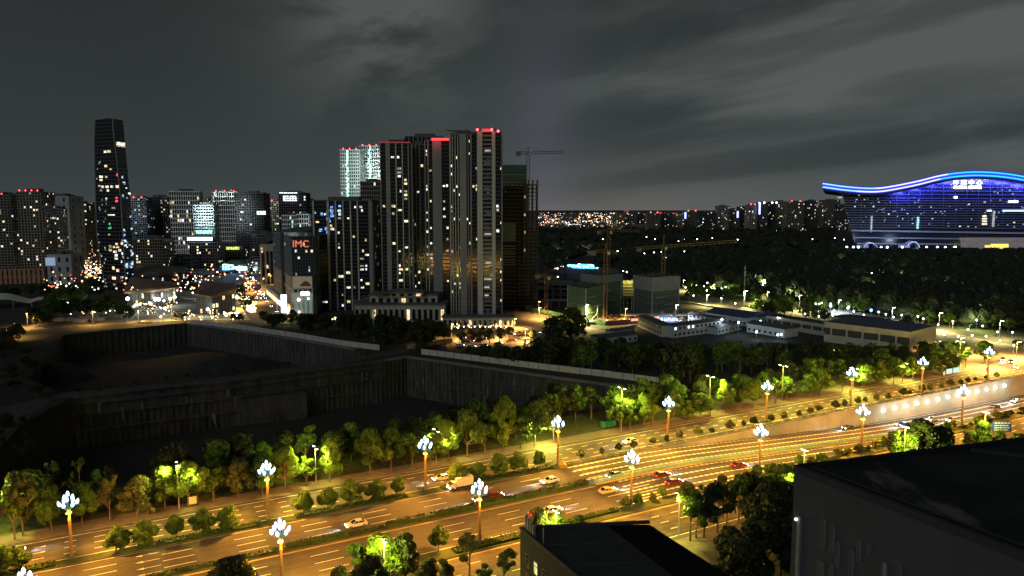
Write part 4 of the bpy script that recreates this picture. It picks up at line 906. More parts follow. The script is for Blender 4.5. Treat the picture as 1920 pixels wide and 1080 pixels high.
def roadside():
    mb = MB(); p = G(363, 948, .13); mb.box(p, (2.2, .5, 2.6), metal_d, AVE); mb.box(p + Vector((0, -.28, .5)), (1.6, .05, 1.8), mat('sign_cream', (.5, .48, .38), .6), AVE); tag(mb.build('notice_board'), 'framed notice board between two trunks on the far pavement', 'notice board')
    for i, (u, v) in enumerate(((1131, 800), (1141, 799), (1149, 797))):
        mb = MB(); mb.box((0, 0, 0), (1.5, 1.3, 1.5), mat('bin_green', (.02, .20, .10), .5), AVE); mb.box((0, 0, 1.5), (1.6, 1.4, .18), mat('bin_lid', (.03, .28, .15), .5), AVE); o = mb.build('waste_bin'); o.location = G(u, v, .04); tag(o, '%s green wheeled bin on the verge under the trees' % ('left', 'middle', 'right')[i], 'bin')
    q = thing('bus_stop', 'bus shelter with two cyan lit display boxes on the far pavement', 'bus shelter', G(1785, 702, .14)); q.rotation_euler = (0, 0, AVE)
    mb = MB(); mb.box((0, .9, 2.8), (13, 2.0, .16), metal_d); mb.build('roof', q, (0, 0, 0))
    for x in (-6, -2, 2, 6): mb = MB(); mb.box((x, 1.5, 0), (.15, .15, 2.8), metal_g); mb.build('post', q, (0, 0, 0))
    for x in (-2.4, 2.4): mb = MB(); mb.box((x, 0, .5), (4.2, .25, 2.3), metal_g); mb.box((x, -.16, .65), (3.9, .06, 2.0), glow('screen_cyan', (.35, .85, .80), 1.1)); mb.build('light_box', q, (0, 0, 0))
    for x in (-5.8, 5.6): mb = MB(); mb.box((x, 0, .4), (.8, .3, 2.2), glow('post_warm', (1, .7, .35), .9)); mb.build('lit_post', q, (0, 0, 0))
    q = thing('road_sign', 'blue overhead road sign with white lines of writing right of the big roof', 'road sign', G(1875, 848, .1)); rz = AVE + math.radians(65)
    a = G(1858, 812, 0); Y = G(1875, 848).y
    c = AtY(1877, 799, Y); w = (AtY(1895, 799, Y) - AtY(1860, 799, Y)).length; hh = abs(AtY(1877, 789, Y).z - AtY(1877, 808, Y).z)
    mb = MB(); mb.box((0, 0, c.z - q.location.z - hh / 2), (w, .15, hh), mat('sign_blue', (.02, .06, .36), .5)); mb.build('sign_plate', q, (0, 0, 0))
    mb = MB(); rnd = random.Random(5)
    for r, z in enumerate((.82, .58, .36, .14)):
        x = -w * .40
        while x < w * .38:
            ww = rnd.uniform(.25, .9); mb.box((x + ww / 2, -.09, c.z - q.location.z - hh / 2 + hh * z - .08), (ww, .02, hh * .09), mat('sign_white', (.75, .75, .75), .5)); x += ww + .2
    mb.build('lettering', q, (0, 0, 0)); mb = MB(); mb.tube([(0, .2, 0), (0, .2, c.z - q.location.z)], .18, metal_g); mb.build('post', q, (0, 0, 0))
    # gantry camera arm crossing behind the trees
    q = thing('traffic_arm', 'long horizontal traffic camera arm reaching out over the far service road', 'traffic pole', R(222, 158)); mb = MB(); mb.tube([(0, 0, 0), (0, 0, 6.5)], .15, metal_g); e = R(213, 150) - R(222, 158); mb.tube([(0, 0, 6.3), (e.x, e.y, 6.6)], .12, metal_g)
    mb.build('pole', q, (0, 0, 0)); mb = MB(); [mb.box((e.x * f, e.y * f, 6.5), (.9, .4, .4), metal_g) for f in (.5, .7, .9)]; mb.build('camera', q, (0, 0, 0))
    q = thing('bollard_fence', 'short white fence posts at the verge near the left edge', 'fence', G(75, 970, .05))
    for i in range(8):
        mb = MB(); mb.box(G(46 + i * 13, 972 - i * 2.2, .05), (.35, .35, 1.9 if i % 3 else 3.2), concrete_pale); mb.build('post', q)
    mb = MB(); mb.bar(G(44, 973, .5), G(140, 957, .5), .12, concrete_pale); mb.build('rail', q)
roadside()
# ================================================================== near roofs
roof_black = mat('roof_black', (.0105, .0105, .011), .95, var=.35, scale=.15, bump=.1, spec=.2)
roof_felt = mat('roof_felt', (.040, .041, .044), .9, var=.15, scale=.4, bump=.1, spec=.2)
wall_char = mat('wall_charcoal', (.060, .063, .066), .85, var=.12, scale=.3, spec=.3)
def near_right():
    Z = 44.0; A = G(1490, 872, Z); B = G(1920, 820, Z); C = G(1920, 1035, Z); dAB = (B - A).normalized(); dAC = (C - A).normalized()
    B = A + dAB * 75; C = A + dAC * 62; D = B + (C - A); ins = lambda p, k: p
    q = thing('office_building', 'big dark building with a stained flat black roof at the right', 'building', A.copy() - Vector((0, 0, Z)))
    ctr = (A + B + C + D) / 4
    def inset(p, k): return p + (ctr - p).normalized() * k
    mb = MB(); mb.prism([(p.x, p.y) for p in (A, C, D, B)], 0, Z - .5, wall_char); mb.build('wall', q)
    I = [inset(p, 1.3) for p in (A, C, D, B)]
    stain = mat('roof_stained', (.022, .022, .0225), .95, var=.45, scale=.14, bump=.15, spec=.15)
    nt = stain.node_tree; b = nt.nodes['Principled BSDF']    # pale dried puddles, a stain with a shape of its own
    geo = nt.nodes.new('ShaderNodeNewGeometry'); mp = nt.nodes.new('ShaderNodeMapping'); mp.inputs['Scale'].default_value = (1, .35, 1); nt.links.new(geo.outputs['Position'], mp.inputs[0]); n = nt.nodes.new('ShaderNodeTexNoise'); n.inputs['Scale'].default_value = .11; n.inputs['Detail'].default_value = 8; n.inputs['Roughness'].default_value = .65; nt.links.new(mp.outputs[0], n.inputs['Vector'])
    mr = nt.nodes.new('ShaderNodeMapRange'); mr.inputs['From Min'].default_value = .60; mr.inputs['From Max'].default_value = .67; nt.links.new(n.outputs['Fac'], mr.inputs['Value'])
    mx = nt.nodes.new('ShaderNodeMix'); mx.data_type = 'RGBA'; old = b.inputs['Base Color'].links[0].from_socket; nt.links.new(mr.outputs[0], mx.inputs[0]); nt.links.new(old, mx.inputs[6]); mx.inputs[7].default_value = (.11, .105, .095, 1); nt.links.new(mx.outputs[2], b.inputs['Base Color'])
    mb = MB(); mb.prism([(p.x, p.y) for p in I], Z - .49, Z - .28, stain); mb.build('roof', q)
    def para(a, b, k0, k1, z0, z1, m, name):
        n = (b - a).normalized(); o = Vector((-n.y, n.x, 0)); 
        if o.dot(ctr - a) < 0: o = -o
        mb = MB(); mb.prism([(p.x, p.y) for p in ((a + o * k0, b + o * k0, b + o * k1, a + o * k1) if (b - a).cross(o).z > 0 else (a + o * k1, b + o * k1, b + o * k0, a + o * k0))], z0, z1, m); mb.build(name, q)
    para(A, B, -.15, .45, Z - .7, Z, roof_black, 'parapet'); para(A, C, -.15, .40, Z - .7, Z - .02, roof_felt, 'parapet'); para(A, C, .75, 1.15, Z - .45, Z - .12, roof_black, 'parapet_inner')
    para(A, C, 1.6, 1.72, Z - .3, Z - .14, roof_felt, 'cable_duct')
    # pale path of roofing near the far right
    p0 = A + dAB * 22 + dAC * 1; mb = MB(); p1 = p0 + dAB * 14 + dAC * 16; o = (p1 - p0).normalized().cross(Vector((0, 0, 1))) * .5
    mb.prism([(p.x, p.y) for p in (p0 - o, p0 + o, p1 + o, p1 - o)][::-1], Z - .27, Z - .2, roof_felt); mb.build('roof_seam', q)
    # wall windows on the side that faces left, thin and dark; a pale pipe strip near the corner
    nrm = Vector((dAC.y, -dAC.x, 0)); 
    if nrm.dot(ctr - A) > 0: nrm = -nrm
    wg = mat('window_dull', (.045, .055, .055), .25, var=.2, scale=1.0)
    def onwall(u, v):                      # where the line of sight meets the side wall
        d = ray(u, v); o = Vector((0, 0, H)); t = (A + nrm * .0 - o).dot(nrm) / d.dot(nrm); p = o + d * t; return (p - A).dot(dAC), p.z
    for (u, v, w, h, lit) in ((1545, 1000, 9, 50, 0), (1562, 1010, 9, 48, 0), (1612, 1032, 8, 34, 0), (1572, 1040, 8, 40, 0), (1598, 1055, 9, 40, 0), (1540, 1072, 14, 30, 0), (1660, 1068, 9, 22, 1), (1630, 1030, 5, 20, 0), (1688, 1075, 7, 30, 0), (1560, 1075, 6, 30, 0)):
        x0, z0 = onwall(u - w / 2, v + h / 2); x1, z1 = onwall(u + w / 2, v - h / 2); x1 = x0 + abs(x1 - x0) * .9
        mb = MB(); a, b = A + dAC * x0, A + dAC * x1
        mb.prism([(p.x, p.y) for p in (a + nrm * .06, b + nrm * .06, b - nrm * .1, a - nrm * .1)], z0, z1, mat('window_sheen', (.085, .096, .094), .4, var=.15, scale=1.0) if not lit else mat('window_blind', (.20, .24, .25), .4)); w_ = mb.build('window', q)
        fr = MB()
        for (aa, bb, za, zb) in ((a, b, z1, z1 + .1), (a, b, z0 - .1, z0), (a - dAC * .09, a, z0, z1), (b, b + dAC * .09, z0, z1)): fr.prism([(p.x, p.y) for p in (aa + nrm * .12, bb + nrm * .12, bb - nrm * .1, aa - nrm * .1)], za, zb, mat('frame_grey', (.10, .103, .106), .6))
        fr.build('window_frame', w_, q.location)
    x0, z0 = onwall(1500, 968); x1, z1 = onwall(1500, 1080); mb = MB(); a = A + dAC * (x0 - .15); b = A + dAC * (x0 + .25)
    mb.prism([(p.x, p.y) for p in (a + nrm * .25, b + nrm * .25, b, a)], 8, z0, mat('pipe_pale', (.22, .21, .19), .6, var=.2, scale=1)); mb.build('downpipe', q)
    mb = MB(); mb.ball((a + nrm * .4) * 1.0 + Vector((0, 0, 0)) - Vector((0, 0, Z)) + Vector((0, 0, z0 - .3)), .16, glow('small_lamp', (1, .95, .8), 3)); mb.build('wall_lamp', q)
near_right()
def near_centre():
    Z = 19.8; A = G(975.5, 989.5, Z); B = G(1218, 978, Z); C = G(1066, 1066, Z); E = G(1371, 1074, Z)
    dC = (C - A).normalized(); C2 = A + dC * 52; dE = (E - B).normalized(); E2 = B + dE * 58
    q = thing('apartment_block', 'dark low block with a black felt roof at the bottom centre', 'building', Vector((A.x, A.y, 0)))
    mb = MB(); mb.prism([(p.x, p.y) for p in (A, C2, E2, B)], 0, Z - .6, mat('wall_deep_grey', (.028, .029, .031), .9, var=.2, scale=.3, spec=.2)); mb.build('wall', q)  # wall in a darker grey of its own
    M1 = A + (B - A) * .66; M2 = C2 + (E2 - C2) * .52
    mb = MB(); mb.prism([(p.x, p.y) for p in (A, C2, M2, M1)], Z - .59, Z - .2, roof_felt); mb.build('roof', q)
    mb = MB(); mb.prism([(p.x, p.y) for p in (M1 + (B - A).normalized() * .02, M2 + (B - A).normalized() * .02, E2, B)], [Z - .59] * 4, [Z - .2, Z - .2, Z - 1.2, Z - .5], mat('roof_pitch_black', (.006, .006, .0065), .95, spec=.1)); mb.build('lower_roof', q)
    mb = MB(); mb.bar(A + Vector((0, 0, -.05)), B + Vector((0, 0, -.05)), .35, roof_felt, .5); mb.bar(A, C2, .35, roof_felt, .5); mb.build('parapet', q)
    for f in (.30, .62, .95, 1.3): a = A + dC * (22 * f); b = M1 + (M2 - M1).normalized() * (22 * f); mb = MB(); mb.bar(a + Vector((0, 0, -.17)), b + Vector((0, 0, -.17)), .16, mat('seam', (.045, .045, .045), .8), .12); mb.build('roof_seam', q)
    mb = MB(); a = A + (B - A) * .34; b = C2 + (E2 - C2) * .3; mb.bar(a + Vector((0, 0, -.17)), b + Vector((0, 0, -.17)), .14, mat('seam', (.045, .045, .045)), .1); mb.build('roof_seam', q)
    # side wall windows, two of them lit
    nrm = Vector((dC.y, -dC.x, 0)); ctr = (A + E2) / 2
    if nrm.dot(ctr - A) > 0: nrm = -nrm
    frm = mat('frame_grey', (.12, .125, .13), .6)
    for k in range(12):
        for fl in range(5):
            x = 2.0 + k * 2.75; z1 = Z - 3.4 - fl * 3.1; w, h = 1.15, 1.9; a, b = A + dC * x, A + dC * (x + w)
            lit = (k, fl) in ((1, 0), (3, 0), (4, 1)); m = pane('room_lemon', (.95, .85, .35), .75) if lit else glass_d
            mb = MB(); mb.prism([(p.x, p.y) for p in (a + nrm * .05, b + nrm * .05, b, a)], z1 - h, z1, m); w_ = mb.build('window', q)
            fr = MB()
            for (aa, bb, za, zb) in ((a, b, z1, z1 + .1), (a, b, z1 - h - .1, z1 - h), (a - dC * .09, a, z1 - h, z1), (b, b + dC * .09, z1 - h, z1), (a, b, z1 - h * .35, z1 - h * .31)): fr.prism([(p.x, p.y) for p in (aa + nrm * .1, bb + nrm * .1, bb, aa)], za, zb, frm)
            fr.build('window_frame', w_, q.location)
    # louvred vent fins and a vent pipe on the roof corner
    v = thing('roof_louvre', 'group of upright pale fins at the corner of the black felt roof', 'vent', A + dC * 1.5 + Vector((.3, 0, 0)))
    for i in range(4):
        mb = MB(); c = A + dC * (1.0 + i * .85) + (B - A).normalized() * .5; mb.box(c + Vector((0, 0, -.4)), (.16, .5, 2.9 - .25 * i), mat('fin_pale', (.20, .20, .19), .6, var=.2, scale=2), math.atan2(dC.y, dC.x)); mb.build('fin', v)
    mb = MB(); c = G(1019, 1018, Z); mb.tube([c + Vector((0, 0, -.3)), c + Vector((0, 0, 2.4))], .09, mat('fin_pale', (.2, .2, .19))); tag(mb.build('vent_pipe'), 'thin upright vent pipe on the edge of the black felt roof', 'pipe')
near_centre()
# ================================================================== facades
WARM = [pane('room_warm', (1.0, .72, .36), 1.3), pane('room_white', (.92, .95, 1.0), 1.5), pane('room_cream', (1.0, .90, .66), 1.4), pane('room_dim', (.75, .62, .42), .6), pane('room_lemon2', (.92, .95, .5), 1.3)]
BLUE = [pane('room_blue', (.20, .42, 1.0), 1.5), pane('room_cyan', (.45, .85, .95), 1.2)]
GREENW = [pane('room_mint', (.55, 1.0, .80), 1.3), pane('room_white2', (.85, .98, 1.0), 1.4)]
DIMW = [pane('room_dimwhite', (.8, .82, .85), .55), pane('room_dimwarm', (.85, .68, .42), .5)]
fin_pale = mat('fin_stone', (.36, .355, .32), .7, var=.08, scale=.05)
fin_grey = mat('fin_grey', (.19, .19, .185), .7, var=.1, scale=.05)
frame_w = mat('frame_white', (.80, .81, .79), .7, var=.06, scale=.05)
frame_b = mat('frame_brown', (.22, .19, .155), .8, var=.12, scale=.05)
frame_d = mat('frame_charcoal', (.075, .078, .08), .7, var=.1, scale=.05)
frame_s = mat('frame_slate', (.13, .16, .19), .7, var=.1, scale=.05)
frame_c = mat('frame_beige', (.36, .32, .23), .8, var=.1, scale=.05)
frame_n = mat('frame_night', (.030, .031, .033), .6)
frame_m = mat('frame_midgrey', (.30, .31, .31), .75, var=.08, scale=.05)
def face(q, A, B, z0, z1, floors, bays, frame, lit=.08, pal=None, pier=.18, band=.22, depth=.35, rnd=None, single=False, bandm=None, colbias=None, fin_single=False, skip_frame=False, half=False):
    """one storeyed front between the ground points A and B, seen from its right hand side outside"""
    rnd = rnd or RND; pal = pal or WARM; d = B - A; d.z = 0; L = d.length; d.normalize(); n = Vector((d.y, -d.x, 0)); fh = (z1 - z0) / floors; bw = L / bays
    def bx(mb, x0, x1, za, zb, o0, o1, m):
        a, b = A + d * x0, A + d * x1; mb.prism([(p.x, p.y) for p in (a + n * o1, b + n * o1, b + n * o0, a + n * o0)], za, zb, m)
    if not skip_frame:
        if pier > 0:
            mb = MB()
            for i in range(bays + 1):
                x = i * bw; w = bw * pier; x0, x1 = max(0, x - w / 2), min(L, x + w / 2)
                if fin_single: mb = MB()
                bx(mb, x0, x1, z0, z1, 0, depth, frame)
                if fin_single: mb.build('fin', q)
            if not fin_single: mb.build('pier', q, kind='stuff')
        if band > 0:
            mb = MB()
            for j in range(floors + 1): z = z0 + j * fh; h = fh * band; bx(mb, 0, L, max(z0, z - h / 2), min(z1, z + h / 2), 0, depth * .8, bandm or frame)
            mb.build('floor_band', q, kind='stuff')
    jm = MB(); cb = colbias or {}
    for i in range(bays):
        pc = lit * .72 * rnd.uniform(.2, 1.8) if i not in cb else cb[i]
        for j in range(floors):
            if rnd.random() < pc:
                x0, x1 = i * bw + bw * (pier / 2 + .06), (i + 1) * bw - bw * (pier / 2 + .06); za, zb = z0 + j * fh + fh * (band / 2 + .10), z0 + (j + 1) * fh - fh * (band / 2 + .06)
                if half and rnd.random() < .5: x1 = (x0 + x1) / 2 if rnd.random() < .5 else x1
                if rnd.random() < .25: x1 = x0 + (x1 - x0) * .62
                m = rnd.choice(pal)
                if single: s = MB(); bx(s, x0, x1, za, zb, 0, .06, m); s.build('lit_window', q)
                else: bx(jm, x0, x1, za, zb, 0, .06, m)
    if jm.v: jm.build('lit_window', q, kind='stuff')
def block(name, lab, u0, u1, vt, Y, floors, bays, frame, vb=None, depth=22, yaw=0.0, glass=None, lit=.08, pal=None, pier=.2, band=.24, side_bays=None, cat='tower block', beacon=0, crown=None, rnd=None, fd=.4, group=None, z0=0.0, seed=None, **kw):
    rnd = random.Random(seed if seed is not None else int(u0 * 7 + vt)); a, b = AtY(u0, 392, Y), AtY(u1, 392, Y); a.z = b.z = 0
    zt = AtY((u0 + u1) / 2, vt, Y).z; c = (a + b) / 2; W = (b - a).length; look = math.atan2(c.x, c.y) * 0; ca, sa = math.cos(yaw), math.sin(yaw)
    dx = Vector((ca, sa, 0)); dy = Vector((-sa, ca, 0))
    W_eff = max(8, (W - abs(sa) * depth) / max(.5, ca)) if yaw else W
    if yaw > 0: A = a + Vector((0, 0, 0)) + (dy * 0); 
    cc = c; A = cc - dx * W_eff / 2 - dy * 0; B = cc + dx * W_eff / 2
    if yaw: sh = Vector((sa * depth / 2 if yaw > 0 else sa * depth / 2, 0, 0)); A = A + sh; B = B + sh
    C, D = B + dy * depth, A + dy * depth
    q = thing(name, lab, cat, Vector((c.x, c.y, 0)), group)
    mb = MB(); mb.prism([(p.x, p.y) for p in (A, B, C, D)], z0, zt - .3, glass or glass_d); mb.build('wall', q)
    face(q, A, B, z0, zt, floors, bays, frame, lit, pal, pier, band, fd, rnd, **kw)
    sb = side_bays or max(2, int(bays * depth / max(W_eff, 1)))
    if (A.x + B.x) / 2 > 0 or yaw < 0:    # left side shows when the block stands right of the axis
        face(q, D, A, z0, zt, floors, sb, frame, lit * .7, pal, pier, band, fd, rnd)
    else: face(q, B, C, z0, zt, floors, sb, frame, lit * .7, pal, pier, band, fd, rnd)
    mb = MB(); o = .5; mb.prism([(p.x, p.y) for p in (A - dx * o - dy * o, B + dx * o - dy * o, C + dx * o + dy * o, D - dx * o + dy * o)], zt - .3, zt + .5, frame); 
    mb.box(Vector(((A.x + C.x) / 2, (A.y + C.y) / 2, zt + .5)), (W_eff * .45, depth * .4, (crown or 3)), frame_d, yaw); [mb.box(A.lerp(C, rnd.uniform(.15, .85)).lerp(B, rnd.uniform(0, .5)) + Vector((0, 0, zt + .5)), (rnd.uniform(2, 5), rnd.uniform(2, 4), rnd.uniform(1, 2.6)), frame_d, yaw) for _ in range(4)]; mb.build('roof', q)
    if beacon:
        mb = MB()
        for i in range(beacon): p = A.lerp(B, (i + .5) / beacon); mb.ball(p + Vector((0, 0, zt + 1.5)), max(.5, Y * .00085), glow('beacon_red', (1, .05, .06), 9), 6, 4)
        mb.build('beacon_light', q)
    return q, A, B, C, D, zt
# ------------------------------------------------------------------ the slim leaning tower at the left
def slim_tower():
    Yb = G(215, 545).y; secs = [(222, 178, 211, 230, 0), (262, 177, 214, 234, 0), (300, 177.5, 219, 237, 0), (370, 179, 226, 244, 0), (440, 182, 231, 248, 0), (500, 190, 234, 251, 0), (552, 200, 237, 253, 0)]
    q = thing('skyscraper', 'slim dark glass tower tapering to the top at the left', 'skyscraper', G(222, 548))
    P = []
    for v, l, r, e, _ in secs:
        z = AtY(r, v, Yb).z; a = AtY(l, v, Yb + 10); b = AtY(r, v, Yb); c = AtY(e, v, Yb + 14); a.z = b.z = c.z = max(z, -.2); P.append((a, b, c, c + Vector((-14, 22, 0)), a + Vector((4, 22, 0))))
    mb = MB()
    for i in range(len(P) - 1):
        for k in range(5): mb.quad(P[i + 1][k], P[i + 1][(k + 1) % 5], P[i][(k + 1) % 5], P[i][k], glass_b if k == 1 else glass_d)
    mb.add(list(P[0]), ((0, 1, 2, 3, 4),), frame_d); mb.build('wall', q)
    def edge(k, z):
        for i in range(len(P) - 1):
            if P[i + 1][k].z <= z <= P[i][k].z or i == len(P) - 2:
                t = (z - P[i + 1][k].z) / (P[i][k].z - P[i + 1][k].z); return P[i + 1][k].lerp(P[i][k], t)
    top = P[0][0].z; nf = 46
    for k, m in ((0, frame_d), (1, frame_s)):
        mb = MB()
        for j in range(1, nf):
            z = top * j / nf; a, b = edge(k, z), edge(k + 1, z); n = (b - a).cross(Vector((0, 0, 1))).normalized(); mb.bar(a + n * .1, b + n * .1, .3, m, .55)
        mb.build('floor_band', q, kind='stuff')
    for k in range(3):
        mb = MB(); pts = [p[k] + (Vector((0, -.25, 0))) for p in P]; mb.tube(pts, .42, frame_m, n=4); mb.build('corner_fin', q)
    for k, nn in ((0, 7), (1, 4)):
        for i in range(1, nn):
            f = i / nn; mb = MB(); mb.tube([p[k].lerp(p[k + 1], f) + Vector((0, -.12, 0)) for p in P], .16, frame_d, n=4, cap=False); mb.build('mullion', q)
    rnd = random.Random(4)
    def win(u, v, w, h, m):                # glowing pane on the left or right front
        k = 0
        z = AtY(u, v, Yb + 3).z; z = min(max(z, 2), top - 2); ea, eb, ec = edge(0, z), edge(1, z), edge(2, z)
        ua = 960 + FOC * ea.x / (ea.y * CP + (H - z) * SP); ub = 960 + FOC * eb.x / (eb.y * CP + (H - z) * SP); uc = 960 + FOC * ec.x / (ec.y * CP + (H - z) * SP)
        if u > ub: k = 1; f = (u - ub) / (uc - ub); L0, L1 = eb, ec
        else: f = (u - ua) / (ub - ua); L0, L1 = ea, eb
        f = min(max(f, .05), .95); mpp = Yb / FOC; p = L0.lerp(L1, f); d = (L1 - L0).normalized(); n = d.cross(Vector((0, 0, 1))); hw = w * mpp / 2 / max(.35, abs(d.x)); hh = h * mpp / 2; a, b = p - d * hw + n * .25, p + d * hw + n * .25
        s = MB(); s.prism([(x.x, x.y) for x in (a, b, b - n * .3, a - n * .3)], z - hh, z + hh, m); s.build('lit_window', q)
    W = WARM
    for u, v, w, h, m in ((198, 284, 7, 4, 2), (205, 284, 7, 4, 2), (226, 270, 9, 8, 2), (199, 311, 6, 4, 0), (208, 317, 5, 3, 0), (190, 331, 8, 4, 2), (200, 331, 5, 4, 0), (190, 337, 7, 4, 0), (187, 349, 5, 4, 2), (193, 350, 6, 4, 2), (201, 350, 7, 4, 2), (210, 350, 6, 4, 2), (220, 350, 7, 5, 0), (190, 357, 6, 3, 3), (203, 357, 5, 4, 2), (213, 390, 7, 3, 3), (208, 403, 14, 2, 2), (213, 403, 6, 2, 1), (207, 462, 6, 4, 3), (214, 463, 5, 4, 0), (219, 457, 5, 4, 2), (229, 456, 5, 5, 0), (221, 463, 6, 4, 0), (207, 469, 6, 4, 0), (216, 472, 7, 4, 2), (225, 469, 6, 4, 2), (218, 478, 6, 5, 1), (218, 484, 7, 5, 2), (213, 503, 5, 6, 2), (221, 507, 6, 5, 0), (214, 522, 8, 5, 2), (228, 520, 5, 4, 3), (215, 534, 5, 3, 3), (200, 372, 3, 3, 1), (205, 440, 4, 3, 3)): win(u, v, w, h, W[m])
    for u, v, w, h in ((219, 371, 4, 3), (219, 377, 5, 4), (221, 328, 2, 5)): win(u, v, w, h, glow('sign_red', (1, .05, .12), 2.2))
    for u, v, w, h in ((206, 420, 3, 4), (208, 427, 3, 3), (205, 428, 3, 3)): win(u, v, w, h, glow('sign_green', (.1, .9, .35), 1.0))
    for _ in range(46):  # tiny glowing panes that paint reflected city lights on the right face
        v = rnd.uniform(330, 545) if rnd.random() < .35 else rnd.uniform(430, 545); win(rnd.uniform(228, 250), v, rnd.uniform(1.0, 2.6), rnd.uniform(2, 4.5), rnd.choice((WARM[1], BLUE[0], BLUE[1], GREENW[1], DIMW[0])))
    for _ in range(26): win(rnd.uniform(180, 200), rnd.uniform(300, 540), 1.4, 3, rnd.choice(DIMW))
    mb = MB(); p = P[0][0].lerp(P[0][1], .6) + Vector((0, 8, 0)); mb.tube([p, p + Vector((0, 0, 2.5))], .15, metal_g); mb.box(p + Vector((-3, 2, 0)), (5, 4, 1.6), frame_d); mb.build('roof_plant', q)
slim_tower()
# ------------------------------------------------------------------ the finned residential towers
def fin_volume(q, u0, u1, vt, vb, strips, floors, depth, Y=None, rnd=None, lit=.12, pal=None, roof=None, bands=True, u0top=None):
    """strips: (x0, x1, kind) in picture columns across the front; kinds: p blank panel, f thin fin, b balcony strip, w windows"""
    Y = Y or G((u0 + u1) / 2, vb).y; A = AtY(u0, 392, Y); B = AtY(u1, 392, Y); A.z = B.z = 0; zt = AtY((u0 + u1) / 2, vt, Y).z; d = Vector((1, 0, 0)); L = B.x - A.x
    C, D = B + Vector((0, depth, 0)), A + Vector((0, depth, 0)); mb = MB(); mb.prism([(p.x, p.y) for p in (A, B, C, D)], 0, zt, glass_d); mb.build('wall', q)
    X = lambda u: A.x + L * (u - u0) / (u1 - u0); fh = zt / floors
    for x0, x1, k in strips:
        a, b = X(x0), X(x1)
        def bx(mb, xa, xb, za, zb, o, m, o2=0.0): mb.prism([(xa, A.y - o), (xb, A.y - o), (xb, A.y - o2), (xa, A.y - o2)], za, zb, m)
        if k == 'p': mb = MB(); bx(mb, a, b, 0, zt + .4, 1.2, fin_pale); mb.build('blank_panel', q)
        elif k == 'g': mb = MB(); bx(mb, a, b, 0, zt + .3, .9, fin_grey); mb.build('blank_panel', q)
        elif k == 'f': mb = MB(); bx(mb, a, b, 0, zt + .2, .8, fin_pale); mb.build('fin', q)
        elif k == 'e': mb = MB(); bx(mb, a, b, 0, zt + .2, .6, fin_grey); mb.build('fin', q)
        elif k == 'b':
            for j in range(floors):
                z = j * fh; mb = MB(); bx(mb, a, b, z, z + fh * .14, .9, fin_grey); bx(mb, a, b, z + fh * .14, z + fh * .42, .85, mat('rail_glass', (.10, .12, .13), .2), .78); mb.build('balcony', q)
                if rnd.random() < .75: mb = MB(); bx(mb, a + (b - a) * rnd.uniform(.05, .4), b - (b - a) * rnd.uniform(.05, .4), z + fh * .45, z + fh * .85, .1, rnd.choice([DIMW[0], mat('room_night', (.05, .07, .09), .3), glass_b, mat('room_night', (.05, .07, .09), .3), mat('curtain', (.20, .21, .22), .8), BLUE[0] if rnd.random() < .04 else glass_b])); mb.build('window', q)
        elif k[0] == 'w':
            mb = MB()
            if bands:
                for j in range(floors + 1): z = j * fh; bx(mb, a, b, max(0, z - fh * .10), z + fh * .10, .22, frame_n)
                mb.build('floor_band', q, kind='stuff')
            dens = lit * .62 * (float(k[1:]) if len(k) > 1 else 1)
            for j in range(1, floors - 1):
                if rnd.random() < dens:
                    xa = a + (b - a) * .10; xb = b - (b - a) * .10; 
                    if b - a > 3.2 and rnd.random() < .5: xa, xb = (xa, (xa + xb) / 2) if rnd.random() < .5 else ((xa + xb) / 2, xb)
                    mb = MB(); z = j * fh; hh = rnd.uniform(.40, .66); ww = (xb - xa) * rnd.uniform(0, .3); xa, xb = xa + ww * .5, xb - ww; bx(mb, xa, xb, z + fh * .12, z + fh * (.12 + hh), .08, rnd.choice(pal or WARM)); mb.build('lit_window', q)
    # the side that shows
    sidep = (B, C) if (A.x + B.x) / 2 < 0 else (D, A)
    face(q, sidep[0], sidep[1], 0, zt, floors, max(3, int(depth / 4)), fin_grey, lit * .6, None, .3, .12, .6, rnd)
    mb = MB(); mb.box(((A.x + B.x) / 2, A.y + depth / 2, zt), (L * .96, depth * .94, .9), frame_d); mb.box(((A.x + B.x) / 2, A.y + depth / 2, zt + .9), (L * .5, depth * .5, 2.2), frame_d); mb.build('roof', q)
    return A, B, zt
